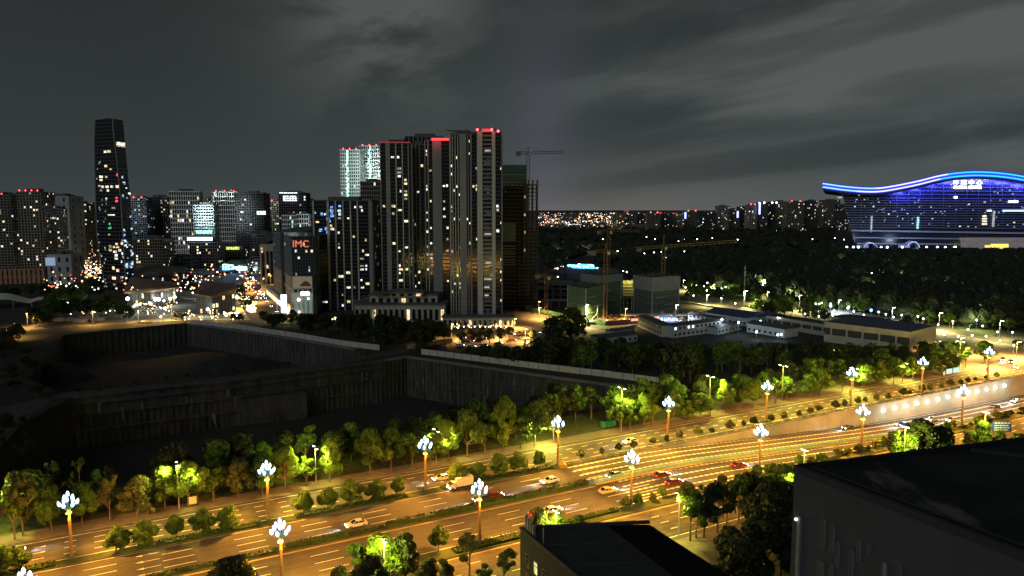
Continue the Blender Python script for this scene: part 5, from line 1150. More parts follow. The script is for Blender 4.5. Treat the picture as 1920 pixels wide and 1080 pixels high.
def fins():
    red = glow('roof_red', (1, .03, .04), 3.5); rb = glow('beacon_red', (1, .05, .06), 9)
    rnd = random.Random(21)
    # low wide block in front, left
    q = thing('residential_tower', 'wide dark finned block left of the three tall towers, the lowest of the group', 'tower block', G(650, 582))
    st = []; xs = [583, 590, 614, 618, 629, 633, 641, 646, 654, 658, 668, 672, 682, 695]
    cols = [('f', 586, 589), ('w.6', 589, 601), ('w.5', 601, 613), ('f', 613, 617), ('w', 617, 628), ('f', 628, 630.5), ('w2', 631, 642), ('f', 642, 644.5), ('w2.2', 645, 656), ('f', 656, 658.5), ('w1.6', 659, 669), ('f', 669, 671.5), ('w2', 672, 682), ('w1.4', 682, 691), ('g', 691, 698)]
    A, B, zt = fin_volume(q, 583, 698, 377, 582, [(a, b, k) for k, a, b in cols], 30, 24, rnd=rnd, lit=.17)
    for (u, v, c) in [(608 + rnd.uniform(-20, 20), rnd.uniform(390, 440), BLUE[0]) for _ in range(12)] + [(622, 392, BLUE[0]), (622, 400, BLUE[0]), (637, 388, BLUE[0]), (637, 396, BLUE[0]), (637, 404, BLUE[1])]:
        p = AtY(u, v, A.y - .15); mb = MB(); mb.box(p, (rnd.uniform(1.2, 2.4), .1, rnd.uniform(1.2, 2.2)), c); mb.build('lit_window', q)
    q = thing('residential_tower', 'narrow dark wing between the wide finned block and the tall towers', 'tower block', G(706, 575)); 
    fin_volume(q, 693, 716, 376, 570, [(693, 701, 'g'), (701, 704, 'w.8'), (704, 705.5, 'e'), (706, 713, 'w.5'), (713, 715, 'e')], 30, 20, Y=G(706, 575).y + 22, rnd=rnd, lit=.1)
    # tall tower one
    q = thing('residential_tower', 'tall dark finned tower with a dim red roof edge', 'tower block', G(757, 585))
    cols = [(714, 716, 'e'), (716, 725, 'w.5'), (725, 733, 'g'), (733, 743, 'w.9'), (743, 745, 'f'), (745, 755, 'w2.8'), (755, 757, 'f'), (757, 766, 'w2.5'), (766, 768, 'e'), (768, 772, 'w.6')]
    Y1 = G(757, 590).y; A, B, zt = fin_volume(q, 714, 772, 269, 590, cols, 46, 22, Y=Y1, rnd=rnd, lit=.15)
    mb = MB(); mb.bar(Vector((A.x, A.y - .6, zt + .7)), Vector((B.x, A.y - .6, zt + .7)), .3, glow('roof_red_dim', (1, .06, .06), .35), .5); mb.build('roof_light', q)
    fin_volume(q, 772, 797, 272, 588, [(772, 774, 'e'), (774, 780, 'w1.2'), (780, 782, 'e'), (782, 787, 'w1.4'), (787, 789, 'e'), (789, 795, 'w')], 46, 18, Y=Y1 + 9, rnd=rnd, lit=.10)
    q2 = thing('residential_tower', 'dark flat crowned tower rising behind the first two tall ones', 'tower block', G(795, 570)); fin_volume(q2, 760, 832, 257, 570, [(760 + i * 8, 761.5 + i * 8, 'e') for i in range(9)], 48, 20, Y=Y1 + 75, rnd=rnd, lit=.0)
    # tall tower two, red washed panel
    q = thing('residential_tower', 'tall dark tower with a red lit roof edge over one blank panel', 'tower block', G(820, 590)); Y2 = G(820, 592).y
    cols = [(797, 799, 'e'), (799, 803, 'w1.4'), (803, 804.5, 'f'), (805, 811, 'w2'), (812, 829, 'g'), (830, 836, 'w.7'), (836, 842, 'w2')]
    A, B, zt = fin_volume(q, 797, 843, 264, 592, cols, 46, 22, Y=Y2, rnd=rnd, lit=.14)
    mb = MB(); x0 = AtY(811, 392, Y2).x; mb.bar(Vector((x0, A.y - 1.1, zt + .9)), Vector((B.x, A.y - 1.1, zt + .9)), .6, red, 1.3); mb.build('roof_light', q)
    l = bpy.data.lights.new('red_wash', 'POINT'); l.energy = 650; l.color = (1, .08, .06); l.shadow_soft_size = 1; o = bpy.data.objects.new('red_wash', l); COL.objects.link(o); o.parent = q; o.location = Vector((AtY(820, 392, Y2).x, A.y - 5, zt - 1)) - q.location
    # tall tower three
    q = thing('residential_tower', 'tallest finned tower with red beacons and pale blank panels', 'tower block', G(893, 605)); Y3 = G(893, 604).y
    cols = [(844, 846, 'f'), (846, 848.5, 'w'), (848.5, 850, 'f'), (850.5, 853.5, 'w1.5'), (853.5, 855, 'f'), (855.5, 858.5, 'w1.4'), (858.5, 860, 'f'), (860.5, 862.5, 'w.8'), (862.5, 875, 'g'), (875, 877.5, 'w.7'), (877.5, 879, 'e'), (879.5, 882, 'w'), (882, 885, 'e'), (885, 892, 'w.5')]
    A, B, zt = fin_volume(q, 844, 893, 252, 606, cols, 46, 20, Y=Y3 + 6, rnd=rnd, lit=.15)
    cols = [(892, 895, 'w1.6'), (895, 905, 'p'), (906, 922, 'b'), (922.5, 929, 'p'), (929, 938, 'w.1'), (938, 940, 'w1.6')]
    A, B, zt = fin_volume(q, 892, 940, 248, 608, cols, 46, 24, Y=Y3, rnd=rnd, lit=.12)
    mb = MB(); a, b = AtY(904, 243, Y3), AtY(925, 243, Y3); mb.prism([(a.x, A.y - .5), (b.x, A.y - .5), (b.x, A.y + 8), (a.x, A.y + 8)], zt, a.z + .6, frame_d); mb.build('roof_box', q)
    mb = MB(); mb.prism([(a.x, A.y - .75), (b.x, A.y - .75), (b.x, A.y - .52), (a.x, A.y - .52)], zt + .3, a.z + .4, glow('roof_red_panel', (1, .03, .04), 1.1)); mb.build('roof_light', q)
    mb = MB()
    for u, v in ((895, 243), (922, 243), (934, 246)): p = AtY(u, v, Y3 - 1.5); mb.tube([Vector((p.x, p.y, zt)), p], .12, metal_g); mb.ball(p, .75, rb, 8, 6)
    mb.build('beacon_light', q)
    l = bpy.data.lights.new('red_wash', 'POINT'); l.energy = 700; l.color = (1, .06, .06); l.shadow_soft_size = 1; o = bpy.data.objects.new('red_wash', l); COL.objects.link(o); o.parent = q; o.location = Vector((AtY(915, 392, Y3).x, A.y - 4, zt + 2)) - q.location
    # roof crane arm lying over the tall tower
    c = thing('roof_crane', 'thin dark jib lying out over the roof left of the red beacons', 'crane', AtY(880, 250, Y3 + 8)); mb = MB(); mb.bar(AtY(836, 244, Y3 + 8), AtY(892, 249, Y3 + 8), .5, metal_d, .7); mb.bar(AtY(836, 244, Y3 + 8), AtY(868, 250, Y3 + 8), .35, metal_d); mb.tube([AtY(880, 256, Y3 + 8), AtY(880, 247, Y3 + 8)], .6, metal_d); mb.build('jib', c)
    # podium in classic style in front of the towers
    q = thing('podium_building', 'low cream classical podium with a curved dark roof before the towers', 'building', G(745, 605)); stone = mat('podium_stone', (.34, .32, .26), .8, var=.15, scale=.15)
    def tier(u0, u1, vt, vb, Y, dep, roof=True, n=10):
        a, b = AtY(u0, 392, Y), AtY(u1, 392, Y); zt_, zb = AtY((u0 + u1) / 2, vt, Y).z, max(0, AtY((u0 + u1) / 2, vb, Y).z); mb = MB(); mb.prism([(a.x, Y), (b.x, Y), (b.x, Y + dep), (a.x, Y + dep)], zb, zt_, stone); mb.build('wall', q)
        mb = MB(); mb.prism([(a.x - .8, Y - .8), (b.x + .8, Y - .8), (b.x + .8, Y + dep), (a.x - .8, Y + dep)], zt_, zt_ + .7, frame_d if roof else stone); mb.build('cornice', q)
        for i in range(n):
            x = a.x + (b.x - a.x) * (i + .5) / n; w = (b.x - a.x) / n * .26; h = (zt_ - zb) * .62; mb = MB(); z0 = zb + (zt_ - zb) * .12
            mb.prism([(x - w, Y - .1), (x + w, Y - .1), (x + w, Y), (x - w, Y)], z0, z0 + h, WARM[0] if (i * 7 + n) % 6 == 1 else glass_d); mb.build('window', q)
            mb = MB(); mb.box((x - w - .5, Y - .25, zb), (.5, .5, zt_ - zb), stone); mb.build('pilaster', q)
        return a, b, zt_
    Yp = G(745, 604).y
    tier(660, 833, 572, 606, Yp, 26, n=16); tier(690, 818, 554, 574, Yp + 8, 18, n=9); 
    a, b, zt2 = tier(728, 790, 549, 556, Yp + 5, 14, n=4)
    mb = MB(); a, b = AtY(703, 392, Yp + 9), AtY(800, 392, Yp + 9); zz = AtY(750, 551, Yp + 9).z; vs = []; n = 14
    for i in range(n + 1):
        f = i / n; x = a.x + (b.x - a.x) * f; z = zz + 2.6 * math.sin(math.pi * f) - .4; vs += [(x, Yp + 3, z - .8), (x, Yp + 24, z)]
    mb.add(vs, [(2 * i, 2 * i + 2, 2 * i + 3, 2 * i + 1) for i in range(n)], frame_d); mb.build('roof', q)
    tier(828, 962, 596, 612, G(893, 612).y - 2, 10, n=14)
    mb = MB()
    for u in range(860, 955, 10): mb.ball(G(u, 612, 1.9) + Vector((0, -1, 0)), .34, glow('lantern_warm', (1, .75, .4), 7), 6, 4)
    for u in (693, 707, 735): mb.ball(G(u, 606, 4.5) + Vector((0, -1, 0)), .45, glow('lantern_warm', (1, .75, .4), 7), 6, 4)
    mb.build('lantern', q, kind='stuff')
fins()
# ------------------------------------------------------------------ the city behind
def city():
    B = block
    B('apartment_tower', 'dark residential tower cut by the left edge', -40, 20, 366, 760, 30, 10, frame_b, depth=20, lit=.10, beacon=2)
    B('apartment_tower', 'dark tower with a stepped crown, second from the left edge', 8, 36, 368, 780, 30, 5, frame_d, depth=20, lit=.06)
    B('apartment_tower', 'brown tower with a stepped dark crown and red lights left of the white screen', 33, 78, 360, 740, 32, 8, frame_b, depth=22, lit=.13, beacon=4, pier=.3)
    B('apartment_tower', 'pale gabled balcony tower above the white screen building', 78, 112, 392, 800, 24, 7, frame_m, depth=16, lit=.12, band=.34, yaw=.2)
    B('office_tower', 'tall grey slab with a blank pale face behind the balcony tower', 76, 130, 368, 900, 10, 3, frame_m, depth=30, lit=.0, pier=.8, band=.5)
    B('apartment_tower', 'beige residential tower behind the glaring yellow lamp', 133, 162, 382, 960, 28, 7, frame_c, depth=18, lit=.14, beacon=1)
    B('apartment_tower', 'dark brown residential tower left of the slim tower', 158, 186, 384, 1000, 28, 6, frame_b, depth=18, lit=.06, beacon=1)
    B('office_tower', 'blue lit residential tower right of the slim tower', 244, 274, 372, 1000, 30, 8, frame_s, depth=18, lit=.14, pal=BLUE + DIMW, beacon=2)
    B('office_tower', 'dark office tower with bluish windows behind the brown office block', 272, 314, 370, 1040, 28, 10, frame_d, depth=20, lit=.10, pal=BLUE + DIMW + WARM)
    B('office_block', 'brown office block with yellow windows right of the slim tower', 250, 305, 449, 720, 14, 12, frame_b, depth=20, lit=.16, cat='office block')
    B('office_tower', 'white gridded tower with a curved side, left of the white pair', 313, 372, 359, 980, 16, 13, frame_w, depth=26, lit=.12, yaw=.22, pier=.26, band=.22)
    B('office_tower', 'white gridded tower with red roof beacons, right of the white pair', 398, 448, 360, 980, 16, 12, frame_w, depth=26, lit=.07, pier=.26, band=.22, beacon=3)
    B('apartment_tower', 'cyan lit apartment tower between the two white gridded towers', 362, 400, 385, 900, 22, 8, mat('frame_cyangrey', (.34, .42, .44), .7), depth=16, lit=.10, pal=GREENW + DIMW, pier=.18, band=.42)
    B('office_tower', 'black glass tower with a glowing white sign beside the right white tower', 440, 494, 363, 900, 30, 12, frame_d, depth=24, lit=.03)
    B('office_block', 'slate office block below the glowing white sign', 470, 512, 440, 820, 14, 9, frame_s, depth=20, lit=.08, cat='office block')
    B('apartment_tower', 'olive lit apartment tower right of the black glass tower', 494, 526, 378, 1050, 30, 8, frame_c, depth=18, lit=.30, pal=DIMW + WARM, beacon=1)
    B('office_tower', 'black tower with bright white rooms at its top behind the curved mall', 523, 574, 362, 1000, 26, 12, frame_d, depth=22, lit=.06)
    B('apartment_tower', 'white stepped apartment block in front of the black tower', 528, 560, 404, 900, 12, 9, frame_w, depth=14, lit=.12, pal=GREENW)
    B('apartment_tower', 'small white apartment block beside the stepped one', 556, 578, 402, 880, 12, 5, frame_w, depth=14, lit=.2, pal=GREENW)
    B('office_block', 'brown gridded office block under the long white sign', 352, 404, 455, 760, 12, 12, frame_b, depth=20, lit=.20, cat='office block')
    B('office_block', 'dim office block with a yellow lit sign band', 402, 452, 462, 800, 11, 10, frame_d, depth=20, lit=.12, cat='office block')
    B('office_block', 'low slate building left of the long white sign', 305, 352, 484, 740, 6, 8, frame_s, depth=20, lit=.10, cat='office block', pal=BLUE + DIMW)
    B('screen_building', 'white podium carrying a pale blue screen under the balcony tower', 82, 128, 478, 700, 3, 3, frame_m, depth=20, lit=.0, pier=.7, band=.5, cat='building')
    Ys = 698; mb = MB(); a, b = AtY(86, 498, Ys), AtY(103, 483, Ys); mb.prism([(a.x, Ys - .3), (b.x, Ys - .3), (b.x, Ys), (a.x, Ys)], a.z, b.z, glow('screen_blue', (.32, .45, .62), .7)); tag(mb.build('screen'), 'pale blue video screen on the white podium at the left', 'screen')
    q, A, Bb, C, D, zt = B('office_tower', 'mint lit white gridded tower behind the first tall finned tower, left wing', 640, 676, 281, 900, 34, 9, frame_w, depth=28, lit=.02, pal=GREENW, pier=.34, band=.34, beacon=3)
    def mint(q_, xa, xb, Y_, z0, z1, e):
        l = bpy.data.lights.new('mint_wash', 'AREA'); l.shape = 'RECTANGLE'; l.size = 30; l.size_y = z1 - z0; l.energy = e * .16; l.color = (.72, 1.0, .90); o = bpy.data.objects.new('mint_wash', l); COL.objects.link(o); o.location = ((xa + xb) / 2, Y_ - 45, (z0 + z1) / 2); o.rotation_euler = (math.pi / 2, 0, 0)
        mb = MB()
        for i in range(40):
            z = z0 + (z1 - z0) * (i + RND.random() * .6) / 40; w = RND.uniform(.5, 1.4); mb.box(((xa + xb) / 2 + RND.uniform(-1, 1), Y_ - .6, z), (w * 1.6, .2, RND.uniform(1.0, 2.6)), glow('mint_led', (.5, 1.0, .82), 2.2))
        mb.build('led_column', q_, kind='stuff'); o.parent = q_; o.location = Vector(o.location) - q_.location
    mint(q, AtY(650, 392, 900).x, AtY(655, 392, 900).x, 900, AtY(650, 378, 900).z, AtY(650, 284, 900).z, 32000)
    q, A, Bb, C, D, zt = B('office_tower', 'mint lit white gridded tower behind the first tall finned tower, right wing', 676, 714, 274, 930, 34, 10, frame_w, depth=28, lit=.03, pal=GREENW, pier=.34, band=.34, beacon=3)
    mint(q, AtY(693, 392, 930).x, AtY(697, 392, 930).x, 930, AtY(695, 360, 930).z, AtY(695, 277, 930).z, 26000)
    B('apartment_tower', 'brown gridded tower in front of the mint lit wings', 676, 714, 341, 760, 22, 9, frame_b, depth=20, lit=.03)
    # wide curtain of lower dark blocks closing the view behind
    for i, (u0, u1, vt, Y, fr) in enumerate(((226, 250, 404, 1300, frame_d), (386, 402, 372, 1250, frame_d), (574, 586, 376, 1150, frame_d), (-40, 60, 400, 1300, frame_d), (184, 200, 398, 1200, frame_b), (448, 470, 400, 1300, frame_d), (128, 140, 408, 1200, frame_s), (604, 640, 398, 1300, frame_d))):
        B('apartment_tower', ('far dark tower glimpsed right of the slim tower', 'far dark tower between the white gridded pair', 'thin far tower left of the wide finned block', 'far dark tower behind the left edge group', 'far brown tower just left of the slim tower', 'far tower behind the black glass tower', 'far slate tower by the pale blank slab', 'far dark tower behind the wide finned block')[i], u0, u1, vt, Y, 22, 7, fr, depth=20, lit=.10)
    for u0, u1, vt, e in ((313, 360, 359, 18000), (386, 436, 360, 9000), (362, 400, 385, 1500), (528, 578, 404, 3500), (78, 128, 380, 7000), (640, 714, 280, 9000)):   # unseen area lights added in mid-air to brighten the pale fronts
        l = bpy.data.lights.new('facade_fill', 'AREA'); l.shape = 'RECTANGLE'; l.size = 24; l.size_y = 40; l.energy = e * .6; l.spread = math.radians(24); l.color = (.9, 1, .98) if u0 != 362 else (.6, .95, 1); o = bpy.data.objects.new('facade_fill', l); COL.objects.link(o); o.location = AtY((u0 + u1) / 2, vt + 50, 830 if u0 < 500 else 800); o.rotation_euler = (math.pi / 2 + .1, 0, 0)
    # signs: glowing letters whose words cannot be read from here are rows of strokes
    def letters(lab, u0, u1, v0, v1, Y, n, m, back=None, seed=1):
        rnd = random.Random(seed); q = thing('sign', lab, 'sign', AtY((u0 + u1) / 2, v1, Y)); a, b = AtY(u0, v1, Y), AtY(u1, v0, Y); W = (b.x - a.x) / n; hh = b.z - a.z
        if back: mb = MB(); mb.box(((a.x + b.x) / 2, Y + .6, a.z - hh * .15), (b.x - a.x + 2, .4, hh * 1.3), back); mb.build('board', q)
        for i in range(n):
            mb = MB(); x = a.x + W * i; t = W * .17; ks = rnd.sample(range(6), 4)
            for k in ks:
                if k == 0: mb.box((x + W * .4, Y, a.z), (W * .75, .3, hh * .2), m)
                if k == 1: mb.box((x + W * .4, Y, a.z + hh * .8), (W * .75, .3, hh * .2), m)
                if k == 2: mb.box((x + W * .12, Y, a.z), (t, .3, hh), m)
                if k == 3: mb.box((x + W * .68, Y, a.z), (t, .3, hh), m)
                if k == 4: mb.box((x + W * .4, Y, a.z + hh * .4), (W * .75, .3, hh * .2), m)
                if k == 5: mb.box((x + W * .4, Y, a.z), (t, .3, hh), m)
            mb.build('letter', q)
    wb = glow('sign_whiteblue', (.62, .78, 1.0), 4.5); wg = glow('sign_whitegreen', (.75, 1.0, .92), 3.5)
    letters('long blue white glowing sign on the roof of the brown gridded office block', 351, 399, 445, 451, 757, 11, wb, seed=2)
    letters('cyan characters low on the cyan lit apartment tower', 367, 399, 432, 438, 884, 6, glow('sign_cyan', (.35, .95, .9), 2.2), seed=3)
    letters('glowing white sign high on the black glass tower', 482, 499, 396, 402, 890, 4, wg, seed=4)
    letters('short white sign on the black glass tower left of the larger one', 451, 457, 396, 399, 890, 2, glow('sign_soft', (.8, .9, 1), 1.6), seed=5)
    letters('yellow green glowing sign band on the dim office block', 424, 449, 463, 468, 795, 8, glow('sign_lime', (.75, .9, .15), 1.6), seed=6)
    letters('bright white characters at the top of the black tower behind the mall', 531, 557, 367, 377, 995, 7, glow('sign_snow', (.8, .92, 1), 1.8), seed=7)
    letters('row of tiny white lights along the roof of the black tower behind the mall', 524, 558, 361, 362.5, 995, 9, wg, seed=9)
city()
# ------------------------------------------------------------------ curved mall, street corner block with the red letters
def text_mesh(body, size, ext, m, name):
    c = bpy.data.curves.new(name, 'FONT'); c.body = body; c.size = size; c.extrude = ext; c.align_x = 'CENTER'; c.align_y = 'BOTTOM'
    o = bpy.data.objects.new(name + '_tmp', c); COL.objects.link(o); bpy.context.view_layer.update(); dg = bpy.context.evaluated_depsgraph_get(); me = bpy.data.meshes.new_from_object(o.evaluated_get(dg)); bpy.data.objects.remove(o); me.materials.clear(); me.materials.append(m); me.name = name; return me
def corner():
    Y = G(560, 590).y; q = thing('shop_block', 'dark glazed corner block with red letters and a car billboard', 'building', G(560, 596))
    a, b = AtY(545, 392, Y), AtY(590, 392, Y); L = AtY(511, 392, Y + 95); zt = AtY(560, 443, Y).z; zs = AtY(560, 517, Y).z
    mb = MB(); mb.prism([(a.x, a.y), (b.x, b.y), (b.x, b.y + 70), (L.x, L.y)], 0, zt, glass_b); mb.build('wall', q)
    A0, B0, L0 = Vector((a.x, a.y, 0)), Vector((b.x, b.y, 0)), Vector((L.x, L.y, 0)); rnd = random.Random(8)
    face(q, A0, B0, zs, zt, 12, 9, frame_d, .14, DIMW + WARM[:3] + BLUE[1:], .14, .10, .5, rnd)
    zs2 = zs - 1
    face(q, L0, A0, zs2, zt, 10, 14, frame_s, .05, BLUE + DIMW, .14, .12, .5, rnd)
    face(q, L0, A0, 0, zs2, 3, 10, mat('shop_stone', (.38, .32, .25), .8, var=.15, scale=.1), .10, WARM, .35, .25, .7, rnd)
    mb = MB(); p0, p1 = L0.lerp(A0, .50), L0.lerp(A0, .62); n = Vector((p1.y - p0.y, -(p1.x - p0.x), 0)).normalized(); mb.prism([(x.x, x.y) for x in (p0 + n * 1.2, p1 + n * 1.2, p1, p0)], 8, zt + 1, black); mb.build('dark_shaft', q)
    # billboard with a dark car on a tan ground
    z0, z1 = AtY(560, 540, Y).z, AtY(560, 518, Y).z; x0, x1 = AtY(546, 392, Y).x, AtY(582, 392, Y).x; bb = thing('billboard', 'tan billboard showing a low dark car above the shop front', 'billboard', (x0, Y - 1, z0)); W = x1 - x0; h = z1 - z0
    mb = MB(); mb.box(((x0 + x1) / 2, Y - 1, z0), (W, .5, h), glow('billboard_tan', (.48, .36, .22), .30)); mb.build('panel', bb)
    cx = x0 + W * .62; prof = [(-.24, .16), (-.25, .32), (-.15, .38), (-.05, .58), (.14, .60), (.26, .36), (.33, .30), (.33, .16)]
    mb = MB(); n_ = len(prof); vs = [(cx + px * W, Y - 1.35, z0 + pz * h) for px, pz in prof] + [(cx + px * W, Y - 1.27, z0 + pz * h) for px, pz in prof]; mb.add(vs, [tuple(range(n_)), tuple(range(2 * n_ - 1, n_ - 1, -1))] + [(i, (i + 1) % n_, n_ + (i + 1) % n_, n_ + i) for i in range(n_)], mat('print_brown', (.10, .06, .04), .6)); mb.build('print', bb)
    fr = MB(); fr.box(((x0 + x1) / 2, Y - 1.1, z0 - .8), (W + 2, .9, .8), concrete_pale); fr.build('ledge', bb)
    # shop front
    mb = MB(); mb.prism([(x0, Y - .4), (x1, Y - .4), (x1, Y), (x0, Y)], .5, z0 - 3, glow('shop_inside', (.35, .55, .50), .28)); mb.build('shop_window', q)
    for i in range(5): mb = MB(); mb.box((x0 + W * i / 4, Y - .7, 0), (1.0, .7, z0 - 1), concrete_pale); mb.build('pillar', q)
    mb = MB(); c = AtY(572, 554, Y - 1); mb.box((c.x, Y - 1, c.z), (5.5, .4, 2.6), glow('shop_sign_white', (.8, .97, 1), 4)); mb.build('shop_sign', q)
    mb = MB(); [mb.ball(AtY(u, v, Y - 3), r, glow('shop_lamp', (1, .93, .8), 8), 6, 4) for u, v, r in ((560, 562, 1.0), (578, 560, .7), (551, 586, .9), (561, 585, .7), (541, 589, 1.0), (574, 592, .6))]; mb.build('shop_lamp', q, kind='stuff')
    me = text_mesh('IMC', 6.4, .25, glow('letters_red', (.95, .22, .12), .9), 'letters'); s = thing('sign', 'red glowing letters IMC on the dark corner block', 'sign', AtY(564, 467, Y - .9)); inst('letters', me, s, (0, 0, 0), (math.pi / 2, 0, 0), (1.0, 1.0, 1))
    # low market wing with lit front going back along the street
    w = thing('street_arcade', 'pale low shop arcade with white lit fronts along the side street', 'building', G(525, 575)); p = [G(500, 552), G(545, 592), G(556, 588), G(512, 548)]
    mb = MB(); mb.prism([(x.x, x.y) for x in p], 0, 7, mat('arcade_stone', (.40, .36, .28), .8, var=.15, scale=.2)); mb.build('wall', w)
    d = (p[1] - p[0]).normalized(); n = Vector((d.y, -d.x, 0)); Lw = (p[1] - p[0]).length
    for i in range(9):
        c = p[0] + d * Lw * (i + .5) / 9 + n * .15; mb = MB(); mb.box(Vector((c.x, c.y, .6)), (Lw / 9 * .7, .3, 3.4), glow('shop_front_white', (.85, .92, 1.0), 1.7) if i > 4 else glow('shop_front_warm', (1, .85, .55), 1.4), math.atan2(d.y, d.x)); mb.build('shop_window', w)
    mb = MB(); c = G(533, 592, 0) + Vector((0, 0, 2)); mb.box(c, (3.5, 1, 12), glow('neon_pillar', (.85, .92, 1.0), 3.2)); tag(mb.build('light_pillar'), 'glowing white light pillar at the street corner before the shop block', 'light pillar')
    # mall: big curved overhanging roof
    m = thing('shopping_mall', 'mall with a great dark curved roof rim behind the corner block', 'building', G(505, 560)); Ym = 640
    pts_u = [(478, 470, 500), (479, 460, 500), (484, 450, 500), (494, 442, 500), (510, 435, 500), (530, 430, 500), (556, 426, 500), (585, 424, 500)]
    mb = MB(); top = []; bot = []
    for i, (u, v, _) in enumerate(pts_u): top.append(AtY(u, v, Ym + i * 4)); bot.append(AtY(u + 3 + i * 1.5, v + 16 - i * 1.2, Ym + i * 4 - 2))
    vs = []; 
    for a_, b_ in zip(top, bot): vs += [a_, b_]
    mb.add(vs, [(2 * i, 2 * i + 1, 2 * i + 3, 2 * i + 2) for i in range(len(top) - 1)], mat('roof_rim_dark', (.06, .06, .058), .6))
    back = [p_ + Vector((30, 50, 0)) for p_ in top]; mb.add(top + back, [(i, i + 1, len(top) + i + 1, len(top) + i) for i in range(len(top) - 1)], frame_d); mb.build('roof', m)
    a_, b_ = AtY(484, 392, Ym), AtY(512, 392, Ym); z_ = AtY(495, 458, Ym).z; mb = MB(); mb.prism([(a_.x, Ym), (b_.x, Ym), (b_.x + 20, Ym + 40), (a_.x, Ym + 40)], 0, z_, mat('mall_stone', (.30, .28, .19), .8, var=.12, scale=.06)); mb.build('wall', m)
    for i, u in enumerate((490, 499, 506)): mb = MB(); x = AtY(u, 392, Ym).x; mb.box((x, Ym - .3, 6), (2.2, .5, z_ - 12), glass_d); mb.build('window', m)
    mb = MB(); [mb.box(AtY(u, v, Ym - .6), (1.6, .3, 1.6), WARM[0]) for u, v in ((491, 468), (491, 474), (501, 500), (502, 503))]; mb.build('lit_window', m)
corner()
# ================================================================== plaza and low buildings at the left
def skew_house(name, lab, pts, z, h, roofm, wallm, tilt=3.0, over=2.5, cat='building', rows=2, lit=.3, pal=None, ratio=1.0):
    """pts: ground corners, ccw; a glazed body with floor slabs under a tilted faceted roof that overhangs"""
    q = thing(name, lab, cat, (pts[0] + pts[2]) / 2); c = sum((p for p in pts), Vector()) / len(pts); n = len(pts)
    mb = MB(); mb.prism([(p.x, p.y) for p in pts], z, z + h, wallm); mb.build('wall', q)
    o = [p + (p - c).normalized() * over for p in pts]; zs = [z + h + tilt * (math.sin(i * 2.2 + c.x) * .5 + .5) for i in range(n)]
    vs = [(p.x, p.y, a - 1.4) for p, a in zip(o, zs)] + [(p.x, p.y, a) for p, a in zip(o, zs)] + [(c.x, c.y, z + h + tilt * .9)] + [(p.x, p.y, z + h) for p in pts]
    fs = [(i, (i + 1) % n, n + (i + 1) % n, n + i) for i in range(n)] + [(n + i, n + (i + 1) % n, 2 * n) for i in range(n)] + [(i, 2 * n + 1 + i, 2 * n + 1 + (i + 1) % n, (i + 1) % n) for i in range(n)]
    mb = MB(); mb.add(vs, fs, roofm); mb.build('roof', q); rnd = random.Random(int(c.x))
    for i in range(n):
        a, b = pts[i], pts[(i + 1) % n]
        mid = (a + b) / 2; nr = Vector(((b - a).y, -(b - a).x, 0))
        if nr.dot(mid) > 0: continue
        face(q, a, b, z, z + h, rows, max(3, int((b - a).length / 3.2)), frame_d, lit, pal or WARM + DIMW, .12, .2, .4, rnd)
